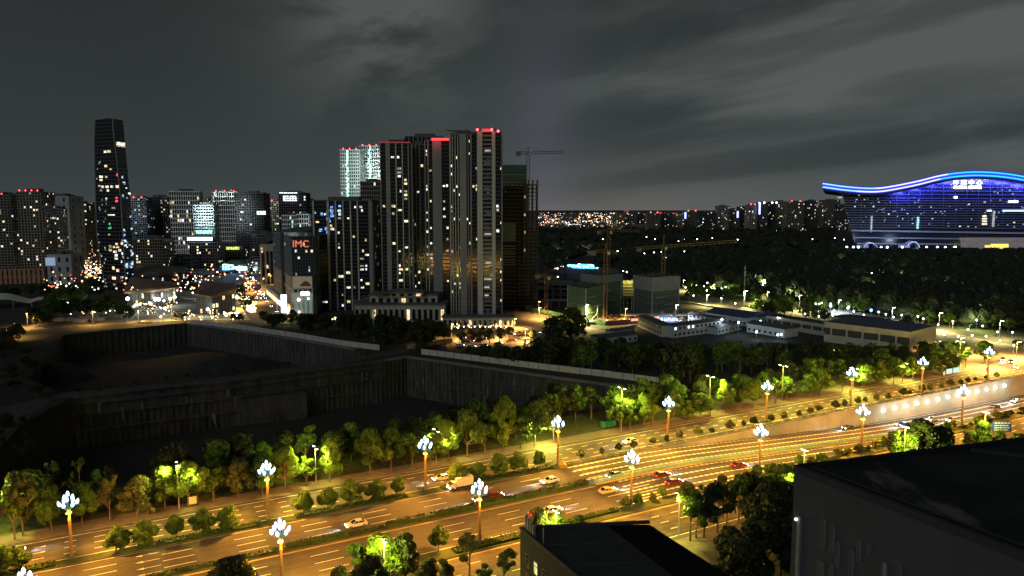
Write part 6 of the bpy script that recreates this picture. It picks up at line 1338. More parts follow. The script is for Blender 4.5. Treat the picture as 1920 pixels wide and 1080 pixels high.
def plaza():
    cop = mat('roof_copper', (.17, .095, .065), .6, var=.2, scale=.1); slate = mat('roof_slateblue', (.07, .10, .13), .5, var=.25, scale=.08); dk = mat('wall_dim', (.06, .065, .065), .6)
    skew_house('pavilion_house', 'two storey plaza pavilion with a tilted copper roof right of the white paving', [G(370, 588), G(398, 592), G(441, 583), G(438, 565), G(385, 562)], 0, 12.5, cop, dk, 4.5, 4, lit=.3, rows=3)
    skew_house('pavilion_house', 'long plaza pavilion with a folded copper roof behind the round lamps', [G(243, 574), G(290, 578), G(330, 570), G(322, 556), G(250, 556)], 0, 11.0, cop, dk, 5, 5, lit=.35, rows=2)
    skew_house('pavilion_house', 'low pavilion with a bluish slate roof behind the copper ones', [G(372, 545), G(430, 548), G(456, 538), G(440, 528), G(385, 530)], 0, 6, slate, dk, 2, 4, lit=.3, rows=2)
    skew_house('pavilion_house', 'large dark swooping roof hall left of the bluish slate roof', [G(255, 541), G(300, 546), G(350, 536), G(340, 522), G(262, 524)], 0, 12, mat('roof_dark_swoop', (.05, .052, .055), .6), dk, 6, 6, lit=.1, rows=2)
    skew_house('pavilion_house', 'dark flat hall under the brown gridded office block', [G(352, 530), G(390, 533), G(440, 525), G(430, 514), G(360, 514)], 0, 9, slate, dk, 2, 3, lit=.2, rows=2)
    skew_house('pavilion_house', 'small blue lit hall by the neon frame sign', [G(428, 522), G(462, 524), G(466, 510), G(432, 508)], 0, 15, slate, mat('wall_bluewhite', (.3, .34, .4), .6), 2, 2, lit=.6, rows=3, pal=[glow('hall_blue', (.45, .65, 1.0), 1.5), BLUE[0], WARM[1]])
    Y = G(445, 524).y - 3
    mb = MB(); a, b = AtY(437, 507, Y - 3), AtY(463, 500, Y - 3); mb.prism([(a.x, a.y), (b.x, b.y), (b.x, b.y + .4), (a.x, a.y + .4)], a.z, b.z, glow('band_bluewhite', (.55, .75, 1.0), 3.2)); tag(mb.build('light_band'), 'broad blue white light band on the hall at the head of the side street', 'light band')
    for k, (u0, v0, u1, v1) in enumerate(((418, 496, 428, 505), (429, 497, 437, 504))):
        mb = MB(); Yk = Y - 8; p = [AtY(u0, v1, Yk), AtY(u1, v1, Yk), AtY(u1, v0, Yk), AtY(u0, v0, Yk)]; m = glow('neon_blue', (.15, .45, 1.0), 6)
        for i in range(4): mb.bar(p[i], p[(i + 1) % 4], .9, m)
        if k == 0: mb.bar((p[0] + p[1]) / 2, (p[2] + p[3]) / 2, .7, glow('neon_cyan', (.3, 1, .95), 4)); mb.bar((p[0] + p[3]) / 2, (p[1] + p[2]) / 2, .7, glow('neon_cyan', (.3, 1, .95), 4))
        tag(mb.build('neon_sign'), ('blue neon frame sign with a cross inside over the plaza roofs', 'blue neon loop sign beside the framed one')[k], 'neon sign')
    mb = MB(); p = AtY(425, 505, Y - 8); mb.tube([p, Vector((p.x, p.y, 0))], .6, glow('neon_stem', (.7, .85, 1), 2.2)); tag(mb.build('light_mast'), 'white glowing mast carrying the blue neon signs', 'mast')
    # arcade at the left edge, washed orange
    st = mat('arcade_brick', (.36, .20, .12), .8, var=.2, scale=.2); q = thing('arcade', 'brick arcade with tall openings washed in orange light at the left edge', 'building', G(20, 536)); A, B = G(-60, 534), G(83, 531); A.z = B.z = 0; d = (B - A).normalized(); n = Vector((d.y, -d.x, 0)); L = (B - A).length; h = 14
    mb = MB(); mb.prism([(x.x, x.y) for x in (A, B, B - n * 16, A - n * 16)], 0, h - 1, mat('arcade_inside', (.12, .07, .045), .9)); mb.build('wall', q)
    for i in range(17): mb = MB(); c = A + d * L * i / 16 + n * .9; mb.box(c, (2.6, 1.8, h), st, math.atan2(d.y, d.x)); mb.build('pillar', q)
    for z in (6, h - 1.2): mb = MB(); mb.prism([(x.x, x.y) for x in (A + n * 1.6, B + n * 1.6, B - n * .1, A - n * .1)], z, z + 1.3, st); mb.build('beam', q)
    # white fabric canopy on the dark lawn
    mb = MB(); vs = []; n_ = 10
    for i in range(n_ + 1):
        f = i / n_; u = -30 + 113 * f; a = G(u, 574 - 5 * f, 0); b = G(u - 4, 582 - 9 * f, 0); hz = 6 + 3 * math.sin(f * 5) + (2 if f > .8 else 0); vs += [(a.x, a.y, hz), (b.x, b.y, hz - 3.0 * (1 - f * .8))]
    fs = [(2 * i, 2 * i + 2, 2 * i + 3, 2 * i + 1) for i in range(n_)]; k = len(vs); vs += [(x, y, z - .3) for x, y, z in vs]; fs += [tuple(j + k for j in f[::-1]) for f in fs[:n_]] + [(2 * i + 1, 2 * i + 3, 2 * i + 3 + k, 2 * i + 1 + k) for i in range(n_)]
    mb.add(vs, fs, mat('canopy_white', (.60, .58, .50), .8)); 
    for u in (-10, 25, 60): p = G(u, 578); mb.tube([p, p + Vector((0, 0, 5))], .2, metal_g)
    tag(mb.build('canopy'), 'long white fabric canopy over the dark lawn at the left edge', 'canopy')
    l = bpy.data.lights.new('canopy_wash', 'POINT'); 
    bpy.data.lights.remove(l)
    # dome climbing frame
    q = thing('climbing_dome', 'round lattice dome on the white plaza paving', 'play frame', G(269, 596)); R_ = 8.5; c = G(269, 594)
    for k in range(8):
        a = math.pi * k / 8; mb = MB(); mb.tube([c + Vector((R_ * math.cos(t) * math.cos(a), R_ * math.cos(t) * math.sin(a), R_ * .75 * math.sin(t))) for t in [math.pi * i / 10 for i in range(11)]], .16, metal_g, n=4); mb.build('rib', q)
    for t in (.3, .7, 1.1): mb = MB(); mb.tube([c + Vector((R_ * math.cos(t) * math.cos(a), R_ * math.cos(t) * math.sin(a), R_ * .75 * math.sin(t))) for a in [2 * math.pi * i / 14 for i in range(15)]], .14, metal_g, n=4, cap=False); mb.build('ring', q)
    # round plaza lamps: white balls on thin posts
    bl = {'w': glow('ball_white', (.95, 1.0, .88), 11), 'y': glow('ball_yellow', (1, .80, .35), 8), 'b': glow('ball_blue', (.4, .45, 1), 7)}
    spots = [(240, 576, 560, 'w', 1.5, 1200), (281, 570, 550, 'w', 1.5, 1200), (292, 578, 561, 'w', 1.6, 1500), (298, 579, 561, 'w', 1.6, 0), (328, 572, 557, 'w', 1.4, 1200), (320, 574, 560, 'y', 1.4, 700), (308, 577, 564, 'b', 1.1, 500), (316, 556, 542, 'w', .8, 500), (362, 560, 549, 'w', .7, 500), (340, 556, 545, 'w', .6, 0), (309, 590, 578, 'w', .9, 900), (252, 588, 574, 'w', .8, 900), (390, 593, 580, 'w', 1.2, 1500), (415, 587, 576, 'w', 1.3, 1500), (388, 562, 558, 'w', 1.2, 900), (302, 604, 594, 'w', .7, 900), (190, 582, 570, 'w', .8, 700), (169, 578, 566, 'w', .8, 700), (173, 583, 573, 'w', .7, 0), (128, 575, 567, 'w', .7, 500), (144, 572, 565, 'w', .7, 0), (235, 590, 583, 'w', .7, 800), (215, 578, 570, 'y', .7, 500), (355, 592, 583, 'y', .7, 600), (260, 515, 509, 'w', 1.5, 2000), (363, 510, 506, 'w', 1.3, 1500), (355, 512, 507, 'y', 1.2, 0), (372, 516, 508, 'w', .9, 0), (345, 522, 516, 'w', 1.1, 800), (403, 520, 514, 'w', .9, 0), (496, 530, 524, 'w', 2.0, 2500), (491, 520, 512, 'w', 1.8, 1500), (478, 512, 505, 'w', 1.5, 1200), (330, 534, 528, 'w', .8, 500), (125, 528, 522, 'w', 1.3, 900), (188, 522, 515, 'w', 1.3, 900), (110, 500, 493, 'y', 1.0, 900), (172, 492, 487, 'y', 1.2, 1200), (134, 505, 500, 'y', 1.2, 1200), (154, 500, 496, 'y', 1.2, 900), (184, 485, 481, 'y', 1.5, 1500), (161, 494, 490, 'w', 1.1, 0), (120, 505, 501, 'y', 1.0, 0), (90, 505, 500, 'w', 1.2, 900), (87, 519, 514, 'w', 1.3, 900)]
    for i, (u, vb, vt, c, r, e) in enumerate(spots):
        p = G(u, vb); h = px_h(vb, vt, u); q = thing('globe_lamp', '%s globe lamp among the plaza buildings and trees at the left, number %s counted as listed from the big front ones' % (('white', 'yellow', 'blue')['wyb'.index(c)], ordi(i)), 'globe lamp', p, 'globe lamps round the plaza')
        q['label'] = 'round %s globe lamp on a thin post in the plaza area at the left' % ('white', 'yellow', 'violet blue')['wyb'.index(c)]
        mb = MB(); mb.tube([(0, 0, 0), (0, 0, h)], .1, metal_g, n=5); mb.ball((0, 0, h), r * .8, bl[c], 8, 6); o = mb.build('lamp', q, (0, 0, 0))
        if e: l = bpy.data.lights.new('globe_light', 'POINT'); l.energy = e * 1.3; l.color = {'w': (.85, 1, .8), 'y': (1, .75, .35), 'b': (.4, .4, 1)}[c]; l.shadow_soft_size = r; o = bpy.data.objects.new('globe_light', l); COL.objects.link(o); o.parent = q; o.location = (0, -r * 1.3, h + r)
    # strings of fairy lights in the trees of the side street and shop glow: small real bulbs
    def bulbs(lab, boxes, m_list, seed, r=(.15, .4)):
        mb = MB(); rnd = random.Random(seed)
        for (u0, v0, u1, v1, n, zmax) in boxes:
            for _ in range(n):
                u = rnd.uniform(u0, u1); v = rnd.uniform(v0, v1); z = rnd.uniform(1, zmax); p = G(u, v, z); mb.ball(p, rnd.uniform(*r), rnd.choice(m_list), 5, 3)
        tag(mb.build('bulbs'), lab, 'light string', kind='stuff')
    fy = glow('fairy_yellow', (1, .80, .30), 7); fw = glow('fairy_white', (1, .96, .85), 7); fr = glow('fairy_red', (1, .15, .10), 5); fo = glow('fairy_orange', (1, .45, .12), 5); fb = glow('fairy_blue', (.3, .55, 1), 5)
    bulbs('fairy lights hung through the trees of the side street', [(442, 545, 455, 560, 30, 6), (452, 556, 468, 575, 60, 7), (462, 565, 480, 585, 130, 9)], [fy, fy, fw], 1, (.18, .45))
    bulbs('small lights of stalls and shop windows round the plaza', [(245, 565, 335, 590, 45, 3), (345, 585, 460, 600, 40, 4), (110, 560, 240, 590, 26, 3), (390, 505, 450, 545, 40, 8), (300, 505, 380, 540, 50, 6), (420, 585, 450, 592, 26, 5)], [fy, fw, fw, fo], 2, (.18, .5))
    bulbs('red and white lights of the traffic in the busy street at the left', [(95, 505, 190, 522, 90, 3), (130, 495, 190, 508, 50, 4)], [fw, fw, fy, fo, fr], 3, (.3, .8))
    bulbs('red rear lights and white headlights of the queue in the side street', [(460, 525, 478, 545, 36, 1.5), (470, 540, 500, 560, 26, 1.5)], [fr, fr, fo, fw], 4, (.2, .45))
    bulbs('orange lights of food stalls behind the round plaza lamps', [(252, 566, 285, 572, 50, 5)], [fo, fy], 5, (.25, .6))
    bulbs('lights in the hedge foot of the finned towers', [(585, 594, 640, 600, 16, 2), (850, 606, 960, 616, 26, 2)], [fw, fy, fo], 6, (.2, .4))
    # benches and pale stone slabs by the rim
    for i, (u, v) in enumerate(((112, 602), (132, 602), (150, 604), (158, 599), (172, 596), (183, 601), (275, 606))):
        mb = MB(); p = G(u, v, .03); mb.box(p, (8, 1.6, .9), concrete_pale); mb.box(p + Vector((0, 1.2, 0)), (8, .3, 1.8), concrete_pale); tag(mb.build('bench'), 'long pale stone bench on the rim path left of the plaza, %s from the left' % ordi(i), 'bench', 'long stone benches on the rim path')
    # orange lit street trees at the far left and round the plaza
    L = [(5, 655, 622), (14, 650, 615), (24, 646, 612), (34, 638, 606), (-8, 662, 622), (2, 668, 636), (20, 662, 634)]
    for i, (u, vb, vt) in enumerate(L): tree('street_tree', 'orange lit tree at the left edge beside the street, %s of its clump' % ordi(i), G(u, vb), px_h(vb, vt, u), 'far', 60 + i % 4, leaf_r, 1.0, 'orange lit trees at the left edge')
    L = [(75, 612, 585), (88, 610, 580), (62, 608, 575), (100, 600, 560), (120, 598, 562), (140, 592, 556), (165, 594, 560), (190, 596, 560), (205, 590, 552), (225, 598, 566), (243, 602, 575), (112, 575, 540), (135, 570, 538), (160, 566, 532), (185, 560, 525), (150, 580, 545), (90, 560, 530), (60, 556, 532), (30, 560, 538), (10, 562, 536), (190, 540, 512), (170, 548, 520), (330, 600, 582), (345, 602, 586), (450, 606, 588), (438, 605, 588), (492, 606, 583), (520, 608, 590), (548, 603, 580), (458, 575, 556), (450, 562, 540), (468, 590, 562)]
    for i, (u, vb, vt) in enumerate(L): tree('park_tree', 'dark bushy tree in the planted ground around the plaza, %s in its planting' % ordi(i), G(u, vb), px_h(vb, vt, u), 'far', 60 + i % 4, (leaf_d, leaf_g)[i % 2], 1.15, 'dark trees around the plaza')
plaza()
# ================================================================== dark grove between the towers and the cabins
def grove():
    rnd = random.Random(11); k = 0
    for i in range(46):
        u, v = (rnd.uniform(-20, 70), rnd.uniform(650, 745)) if i < 18 else ((rnd.uniform(-10, 60), rnd.uniform(765, 860)) if i < 30 else (rnd.uniform(100, 700), 0))
        if v == 0: v = 752 - (u - 30) * .125 - rnd.uniform(-1, 4)
        tree('bush', 'dark scrubby bush growing on the bare ground round the excavation', G(u, v), rnd.uniform(2, 5.5) if i < 30 else rnd.uniform(1, 2.2), 'far', 60 + i % 4, leaf_d, rnd.uniform(1, 1.6), 'scrub round the excavation', 'bush')
    rows = [(520, 608, 575, 23), (545, 622, 588, 24), (575, 628, 590, 25), (610, 640, 602, 24), (640, 644, 606, 24), (668, 648, 600, 26), (700, 648, 598, 25), (720, 655, 612, 24)]
    lab = 'dark tree in the unlit ground between the hoarding and the tower podium'
    for i in range(58):
        f = rnd.random(); u = 500 + 340 * rnd.random(); vmin = 608 + max(0, (u - 620)) * .08; vmax = 612 + (u - 500) * .16; v = rnd.uniform(vmin, max(vmin + 2, vmax)); h = min(rnd.uniform(9, 16), px_h(v, 588 + max(0, u - 700) * .12, u))
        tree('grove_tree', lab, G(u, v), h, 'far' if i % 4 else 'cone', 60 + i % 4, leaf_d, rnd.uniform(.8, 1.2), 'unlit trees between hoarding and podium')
    lab = 'dark tree in the unlit grove between the excavation and the site cabins'
    for i in range(190):
        u = rnd.uniform(870, 1680); lo = 652 if u < 960 else 642 + (u - 960) * .012; hi = 676 + (u - 880) * .115 if u < 1290 else 722 - (u - 1290) * .12; v = rnd.uniform(lo, max(lo + 4, hi)); h = rnd.uniform(7, 15)
        if u > 1500: v = min(v, 690)
        h = min(h, max(3.5, px_h(v, (650 if u < 1010 else 632) if u < 1180 else 641 + max(0, u - 1400) * .03, u)))
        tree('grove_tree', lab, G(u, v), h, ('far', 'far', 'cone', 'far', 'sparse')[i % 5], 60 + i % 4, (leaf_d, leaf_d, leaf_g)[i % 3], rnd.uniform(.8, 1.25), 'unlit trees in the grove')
    tree('big_tree', 'big black round tree before the bright single lamp of the site road', G(1070, 652), 21, 'far', 60, leaf_d, 1.1); tree('big_tree', 'black tree left of the big round one at the site road', G(1035, 650), 15, 'far', 61, leaf_d, 1.1)
    for i, (u, vb, vt) in enumerate(((868, 648, 622), (884, 646, 618), (902, 648, 620), (918, 644, 616), (936, 642, 614), (955, 636, 612), (905, 632, 612), (878, 632, 614), (1000, 640, 618))): tree('street_tree', 'orange lit tree in the car park by the tallest tower, %s from the left row' % ordi(i), G(u, vb), px_h(vb, vt, u), 'far', 62, leaf_r, .95, 'orange lit trees in the car park')
    # radio mast
    q = thing('mast', 'thin dark mast with small boxes standing in the unlit ground left of the car park', 'mast', G(701, 640)); z = px_h(640, 578, 701); mb = MB(); mb.tube([(0, 0, 0), (0, 0, z)], .22, metal_g); mb.build('pole', q, (0, 0, 0)); mb = MB(); [mb.box((.5, 0, z * f), (.9, .7, 1.6), metal_g) for f in (.95, .82, .66, .2)]; mb.build('antenna_box', q, (0, 0, 0))
    q = thing('mast', 'tall thin mast on the lit park road left of the pavilion', 'mast', G(1394, 588)); z = px_h(588, 497, 1394); mb = MB(); mb.tube([(0, 0, 0), (0, 0, z)], .3, metal_g); mb.build('pole', q, (0, 0, 0)); mb = MB(); [mb.lathe((0, 0, z * f), [(.6, 0), (.6, 1.4)], metal_g) for f in (.92, .84, .78)]; mb.build('antenna_box', q, (0, 0, 0))
grove()
# ================================================================== building site
def lattice(mb, a, b, w, m, seg=8, chord=.28, brace=.16):
    a, b = Vector(a), Vector(b); d = (b - a).normalized(); u = d.cross(Vector((0, 0, 1))); u = u.normalized() if u.length > .01 else Vector((1, 0, 0)); v = u.cross(d); C = [(-1, -1), (1, -1), (1, 1), (-1, 1)]
    P = lambda t, i: a.lerp(b, t) + u * C[i][0] * w / 2 + v * C[i][1] * w / 2
    for i in range(4): mb.bar(P(0, i), P(1, i), chord, m)
    for k in range(seg):
        for i in range(4): mb.bar(P(k / seg, i), P((k + 1) / seg, (i + 1) % 4), brace, m)
def tower_crane(lab, u, vb, vj, vtop, ul, ur, vl, vr, m, w=2.0, lamp=True, Y=None, top=True):
    Y = Y or G(u, vb).y; base = AtY(u, 392, Y); base.z = 0; zj = AtY(u, vj, Y).z; q = thing('tower_crane', lab, 'crane', base); o = base
    mb = MB(); lattice(mb, (0, 0, 0), (0, 0, zj), w, m, int(zj / 3.5)); mb.build('mast', q, (0, 0, 0))
    if top: mb = MB(); mb.bar((0, 0, zj), (0, 0, AtY(u, vtop, Y).z), .5, m); mb.build('peak', q, (0, 0, 0))
    el, er = AtY(ul, vl, Y) - o, AtY(ur, vr, Y) - o
    mb = MB(); lattice(mb, (0, 0, zj), er, w * .7, m, int(abs(er.x) / 4) + 2, .24, .14); mb.build('jib', q, (0, 0, 0))
    mb = MB(); lattice(mb, (0, 0, zj), el, w * .7, m, 5, .24, .14); mb.box((el.x * .85, el.y * .85, el.z - 2.2), (3.5, 2, 2.6), concrete); mb.build('counter_jib', q, (0, 0, 0))
    mb = MB(); mb.box((1.6, -.6, zj - 2.6), (1.8, 1.8, 2.2), metal_g); mb.build('cab', q, (0, 0, 0))
    if top:
        pk = Vector((0, 0, AtY(u, vtop, Y).z)); mb = MB(); mb.bar(pk, er * .6 + Vector((0, 0, zj * .4)), .14, metal_d); mb.bar(pk, el * .9 + Vector((0, 0, zj * .1)), .14, metal_d); mb.build('stay_cable', q, (0, 0, 0))
    if lamp: mb = MB(); mb.ball((er.x, er.y, er.z + 1), .5, glow('crane_lamp', (1, .97, .9), 8), 6, 4); mb.build('jib_lamp', q, (0, 0, 0))
    return q
def site():
    orange = mat('crane_orange', (.17, .08, .022), .7, var=.2, scale=.5); ochre = mat('crane_ochre', (.17, .125, .04), .7, var=.2, scale=.5); net = mat('net_green', (.055, .115, .075), .9, var=.15, scale=.3); netb = mat('net_blue', (.085, .135, .14), .9, var=.15, scale=.3); net_l = mat('net_pale', (.30, .36, .37), .8, var=.2, scale=.4); slabm = mat('raw_concrete', (.17, .165, .155), .9, var=.2, scale=.2)
    # concrete frame tower with netted head
    Y = 520; q = thing('unfinished_tower', 'unfinished concrete frame tower with open floors and a green netted head', 'building under construction', G(975, 560)); X = lambda u: AtY(u, 392, Y).x; Zv = lambda v: AtY(970, v, Y).z
    n = 33; ztop = Zv(345)
    for i in range(n):
        z = ztop * (i + 1) / n; mb = MB(); mb.prism([(X(936), Y), (X(1008) + (i % 3) * .5, Y), (X(1008) + (i % 3) * .5, Y + 20), (X(936), Y + 20)], z - .32, z, slabm); mb.build('floor_slab', q)
    for j in range(9): u = 940 + j * 8.4; mb = MB(); mb.box((X(u), Y + 1.2, 0), (1.0, 1.0, ztop + (3 if j > 5 else 1)), concrete_dark); mb.build('column', q); mb = MB(); mb.box((X(u), Y + 17, 0), (1.0, 1.0, ztop), concrete_dark); mb.build('column', q)
    mb = MB(); mb.prism([(X(938), Y + 5), (X(988), Y + 5), (X(988), Y + 16), (X(938), Y + 16)], 0, ztop - 1, mat('core_dark', (.03, .03, .03), .9)); mb.build('core_wall', q)
    mb = MB(); mb.prism([(X(936), Y + .3), (X(987), Y + .3), (X(987), Y + 19), (X(936), Y + 19)], Zv(345), Zv(309), mat('net_teal', (.06, .115, .105), .9, var=.2, scale=.3)); mb.build('safety_net', q)
    for v in (328, 342): mb = MB(); mb.prism([(X(936), Y + .1), (X(987.5), Y + .1), (X(987.5), Y + .3), (X(936), Y + .3)], Zv(v), Zv(v) + .4, net_l); mb.build('net_seam', q)
    mb = MB(); mb.prism([(X(940), Y - .7), (X(967), Y - .7), (X(967), Y - .4), (X(940), Y - .4)], Zv(452), Zv(418), mat('net_greyblue', (.13, .17, .17), .85, var=.1, scale=.3)); mb.build('safety_net', q)
    mb = MB(); mb.box((X(984), Y - .6, Zv(500)), (2.4, 1.2, Zv(340) - Zv(500)), mat('hoist_dark', (.05, .05, .05), .8)); mb.build('hoist_shaft', q)
    for v in range(350, 500, 11): mb = MB(); mb.box((X(984), Y - 1.3, Zv(v)), (1.0, .3, 1.8), DIMW[1] if v % 3 == 0 else metal_d); mb.build('hoist_light', q)
    for v in range(462, 500, 5): mb = MB(); mb.prism([(X(940), Y - 2.4), (X(966), Y - 2.4), (X(966), Y), (X(940), Y)], Zv(v), Zv(v) + .5, mat('scaffold_pale', (.32, .32, .30), .7)); mb.build('loading_deck', q)
    tower_crane('dark crane standing over the unfinished tower with its jib pointing right', 990, 560, 287, 276, 969, 1056, 286, 285, mat('crane_dark', (.06, .055, .05), .7), 2.2, False, Y=Y - 4)
    # netted blocks
    def netted(lab, us, vbase, vt, m, vband=None, mb_=None):
        """us: left corner, near corner, right corner in picture columns on the ground rows vbase"""
        P = [G(u, v) for u, v in zip(us, vbase)]; L_, N_, R__ = P; back = L_ + (R__ - N_); q = thing('netted_building', lab, 'building under construction', N_.copy()); zt = AtY(us[1], vt, N_.y).z
        z1 = AtY(us[1], vband, N_.y).z if vband else zt
        mb = MB(); mb.prism([(p.x, p.y) for p in (L_, N_, R__, back)], 0, z1, m, top=concrete_dark); mb.build('safety_net', q)
        if vband:
            c = (L_ + R__) / 2; o = [p + (p - c).normalized() * .5 for p in (L_, N_, R__, back)]; mb = MB(); mb.prism([(p.x, p.y) for p in o], z1, zt, mb_, top=concrete_dark); mb.build('net_screen', q)
            for (a, b) in ((o[0], o[1]), (o[1], o[2])):
                d = b - a; k = int(d.length / 2.1); nn = Vector((d.y, -d.x, 0)).normalized()
                for i in range(k + 1): p = a + d * i / k; mb = MB(); mb.box(Vector((p.x, p.y, z1)) + nn * .1, (.18, .18, zt - z1), frame_m, math.atan2(d.y, d.x)); mb.build('screen_post', q)
                for i in range(6): z = z1 + (zt - z1) * i / 5; mb = MB(); mb.bar(Vector((a.x, a.y, z)) + nn * .12, Vector((b.x, b.y, z)) + nn * .12, .14, frame_m); mb.build('screen_rail', q)
        for z in ([z1 * f for f in (.25, .5, .75, .99)]):
            for a, b in ((L_, N_), (N_, R__)): mb = MB(); nn = Vector(((b - a).y, -(b - a).x, 0)).normalized() * .12; mb.bar(Vector((a.x, a.y, z)) + nn, Vector((b.x, b.y, z)) + nn, .22, mat('net_rope', (.16, .20, .18), .8)); mb.build('net_seam', q)
        mb = MB()
        for p in (L_, N_, R__): mb.tube([Vector((p.x, p.y, 0)), Vector((p.x, p.y, z1))], .25, net_l)
        mb.build('corner_pole', q)
        for k in range(2):
            a = N_.lerp(R__, .15 + k * .3); b = N_.lerp(R__, .45 + k * .3); nn = Vector(((b - a).y, -(b - a).x, 0)).normalized(); z = z1 * (.72 - .3 * k); mb = MB(); mb.prism([(p.x, p.y) for p in (a + nn * 1.2, b + nn * 1.2, b, a)], z, z + .35, frame_m); mb.build('catch_deck', q)
        mb = MB(); rnd = random.Random(int(us[0]))
        for _ in range(24): p = L_.lerp(N_, rnd.random()).lerp(R__.lerp(back, rnd.random()), rnd.uniform(.1, .9)); mb.tube([Vector((p.x, p.y, zt)), Vector((p.x, p.y, zt + rnd.uniform(.8, 2.5)))], .08, metal_g, n=4)
        mb.build('rebar', q, kind='stuff'); return q
    netted('grey netted block with a pale gridded screen band at its top', (1188, 1222, 1272), (585, 594, 588), 521, mat('net_greygreen', (.075, .095, .085), .9, var=.15, scale=.3), 546, mat('net_screenblue', (.15, .19, .20), .8, var=.15, scale=.3))
    netted('green netted block with a bluish band behind the orange crane mast', (1090, 1122, 1164), (585, 592, 586), 517, net, 530, netb)
    netted('darker green netted block in front, by the bright single lamp', (1064, 1098, 1132), (598, 606, 596), 541, net)
    q = thing('scaffold_stair', 'yellow lit scaffold between the two netted blocks', 'scaffold', G(1176, 578)); a = G(1168, 580)
    mb = MB(); [mb.box(a + Vector((4.5, 0, z)), (9.5, 3, .3), mat('scaffold_yellow', (.55, .50, .18), .7)) for z in (10, 12, 14, 16, 18, 20)]; [mb.box(a + Vector((x, 0, 0)), (.25, .25, 21), mat('scaffold_yellow', (.55, .50, .18))) for x in (.2, 3, 6, 9)]; mb.box(a + Vector((4.5, 1.6, 9)), (9.5, .15, 11), mat('sheet_yellow', (.55, .52, .22), .8)); mb.build('deck', q)
    l = bpy.data.lights.new('scaffold_lamp', 'POINT'); l.energy = 2600; l.color = (1, .88, .35); l.shadow_soft_size = .3; o = bpy.data.objects.new('scaffold_lamp', l); COL.objects.link(o); o.parent = q; o.location = a + Vector((4, -6, 20)) - q.location
    mb = MB(); mb.ball((0, 0, 0), .5, glow('crane_lamp', (1, .97, .9), 8), 6, 4); o = mb.build('work_lamp', q); o.location = a + Vector((4, -4, 24)) - q.location
    tower_crane('orange tower crane mast rising before the green netted blocks with a short dim jib', 1137, 602, 470, 455, 1108, 1158, 472, 474, orange, 2.2, True)
    tower_crane('orange crane whose mast climbs out of the picture of trees above the green blocks', 1142, 560, 432, 428, 1120, 1200, 434, 433, orange, 2.2, False)
    tower_crane('ochre hammerhead crane with a long jib reaching right over the dark park', 1246, 565, 462, 440, 1190, 1383, 466, 452, ochre, 2.4, True)
    tower_crane('small rust crane left of the netted blocks', 1025, 590, 517, 512, 1005, 1046, 516, 522, orange, 2.0, True)
    tower_crane('dim distant crane behind the blue lit stage', 1060, 540, 480, 470, 1045, 1086, 486, 474, metal_d, 1.8, False)
    # low half built decks and clutter round the site
    rnd = random.Random(14)
    for i, (u, v, w, d_, h) in enumerate(((1000, 560, 60, 25, 9), (960, 535, 40, 20, 14), (1020, 545, 50, 20, 8), (1075, 560, 40, 20, 12), (1150, 575, 40, 14, 7), (1040, 575, 36, 12, 5), (1230, 598, 46, 8, 3))):
        q = thing('unfinished_block', ('long low raw concrete deck left of the netted blocks', 'raw block at the foot of the unfinished tower', 'low raw deck behind the rust crane', 'raw frame behind the green netted blocks', 'raw deck under the yellow scaffold', 'low raw frame beside the site road', 'low raw deck in front of the grey netted block')[i], 'building under construction', G(u, v)); c = G(u, v)
        for z in ([h] if h < 6 else [h * .5, h]): mb = MB(); mb.box((c.x, c.y, z - .5), (w, d_, .5), slabm); mb.build('floor_slab', q)
        for k in range(int(w / 6)):
            mb = MB(); mb.box((c.x - w / 2 + 3 + k * 6, c.y - d_ / 2 + .6, 0), (.7, .7, h - .5), slabm); mb.build('column', q)
        mb = MB(); mb.box((c.x, c.y, 0), (w * .8, d_ * .6, h * .9), mat('core_dark', (.03, .03, .03))); mb.build('core_wall', q)
    mb = MB()
    for _ in range(260):
        u = rnd.uniform(1110, 1330); v = rnd.uniform(592, 606) if u < 1280 else rnd.uniform(588, 598); p = G(u, v); mb.box(p, (rnd.uniform(.5, 3), rnd.uniform(.4, 2), rnd.uniform(.3, 2)), rnd.choice((concrete, dirt_pale, orange, metal_g, net_l)), rnd.random() * 3)
    tag(mb.build('building_materials'), 'heaps of planks pipes and sacks scattered on the building site', 'building materials', kind='stuff')
    # site hoardings
    gr = mat('hoarding_green', (.06, .20, .09), .7, var=.2, scale=.4)
    hoarding('green hoarding curving along the orange site road', [G(962, 573), G(1000, 583), G(1050, 594), G(1100, 606), G(1135, 612)], 6, 2.6, gr)
    hoarding('dark red hoarding with a lit strip along the front of the building site', [G(1135, 610), G(1190, 606), G(1270, 598), G(1340, 592)], 6, 2.6, mat('hoarding_red', (.22, .07, .05), .7))
    q = thing('banner_board', 'long dark board with a row of pink lit characters in front of the site', 'sign', G(1205, 606)); a, b = G(1182, 609), G(1236, 604); d = (b - a).normalized(); mb = MB(); mb.bar(a + Vector((0, 0, 3)), b + Vector((0, 0, 3)), .3, metal_d, 3.0); mb.build('board', q)
    for i in range(13): c = a.lerp(b, (i + .6) / 13.3) + Vector((0, -.35, 2.2)); mb = MB(); mb.box(c, (1.5, .15, 1.5), glow('led_pink', (1, .42, .28), 1.6)); mb.build('letter', q)
    q = thing('led_sign', 'blue LED sign with a white triangle over the gate of the site cabins', 'sign', G(1255, 612)); Y = G(1255, 612).y - 1; a, b = AtY(1236, 604, Y), AtY(1266, 594, Y)
    mb = MB(); mb.box(((a.x + b.x) / 2, Y, a.z), (b.x - a.x, .5, b.z - a.z), glow('led_blue', (.10, .25, 1.0), 1.6)); mb.build('board', q)
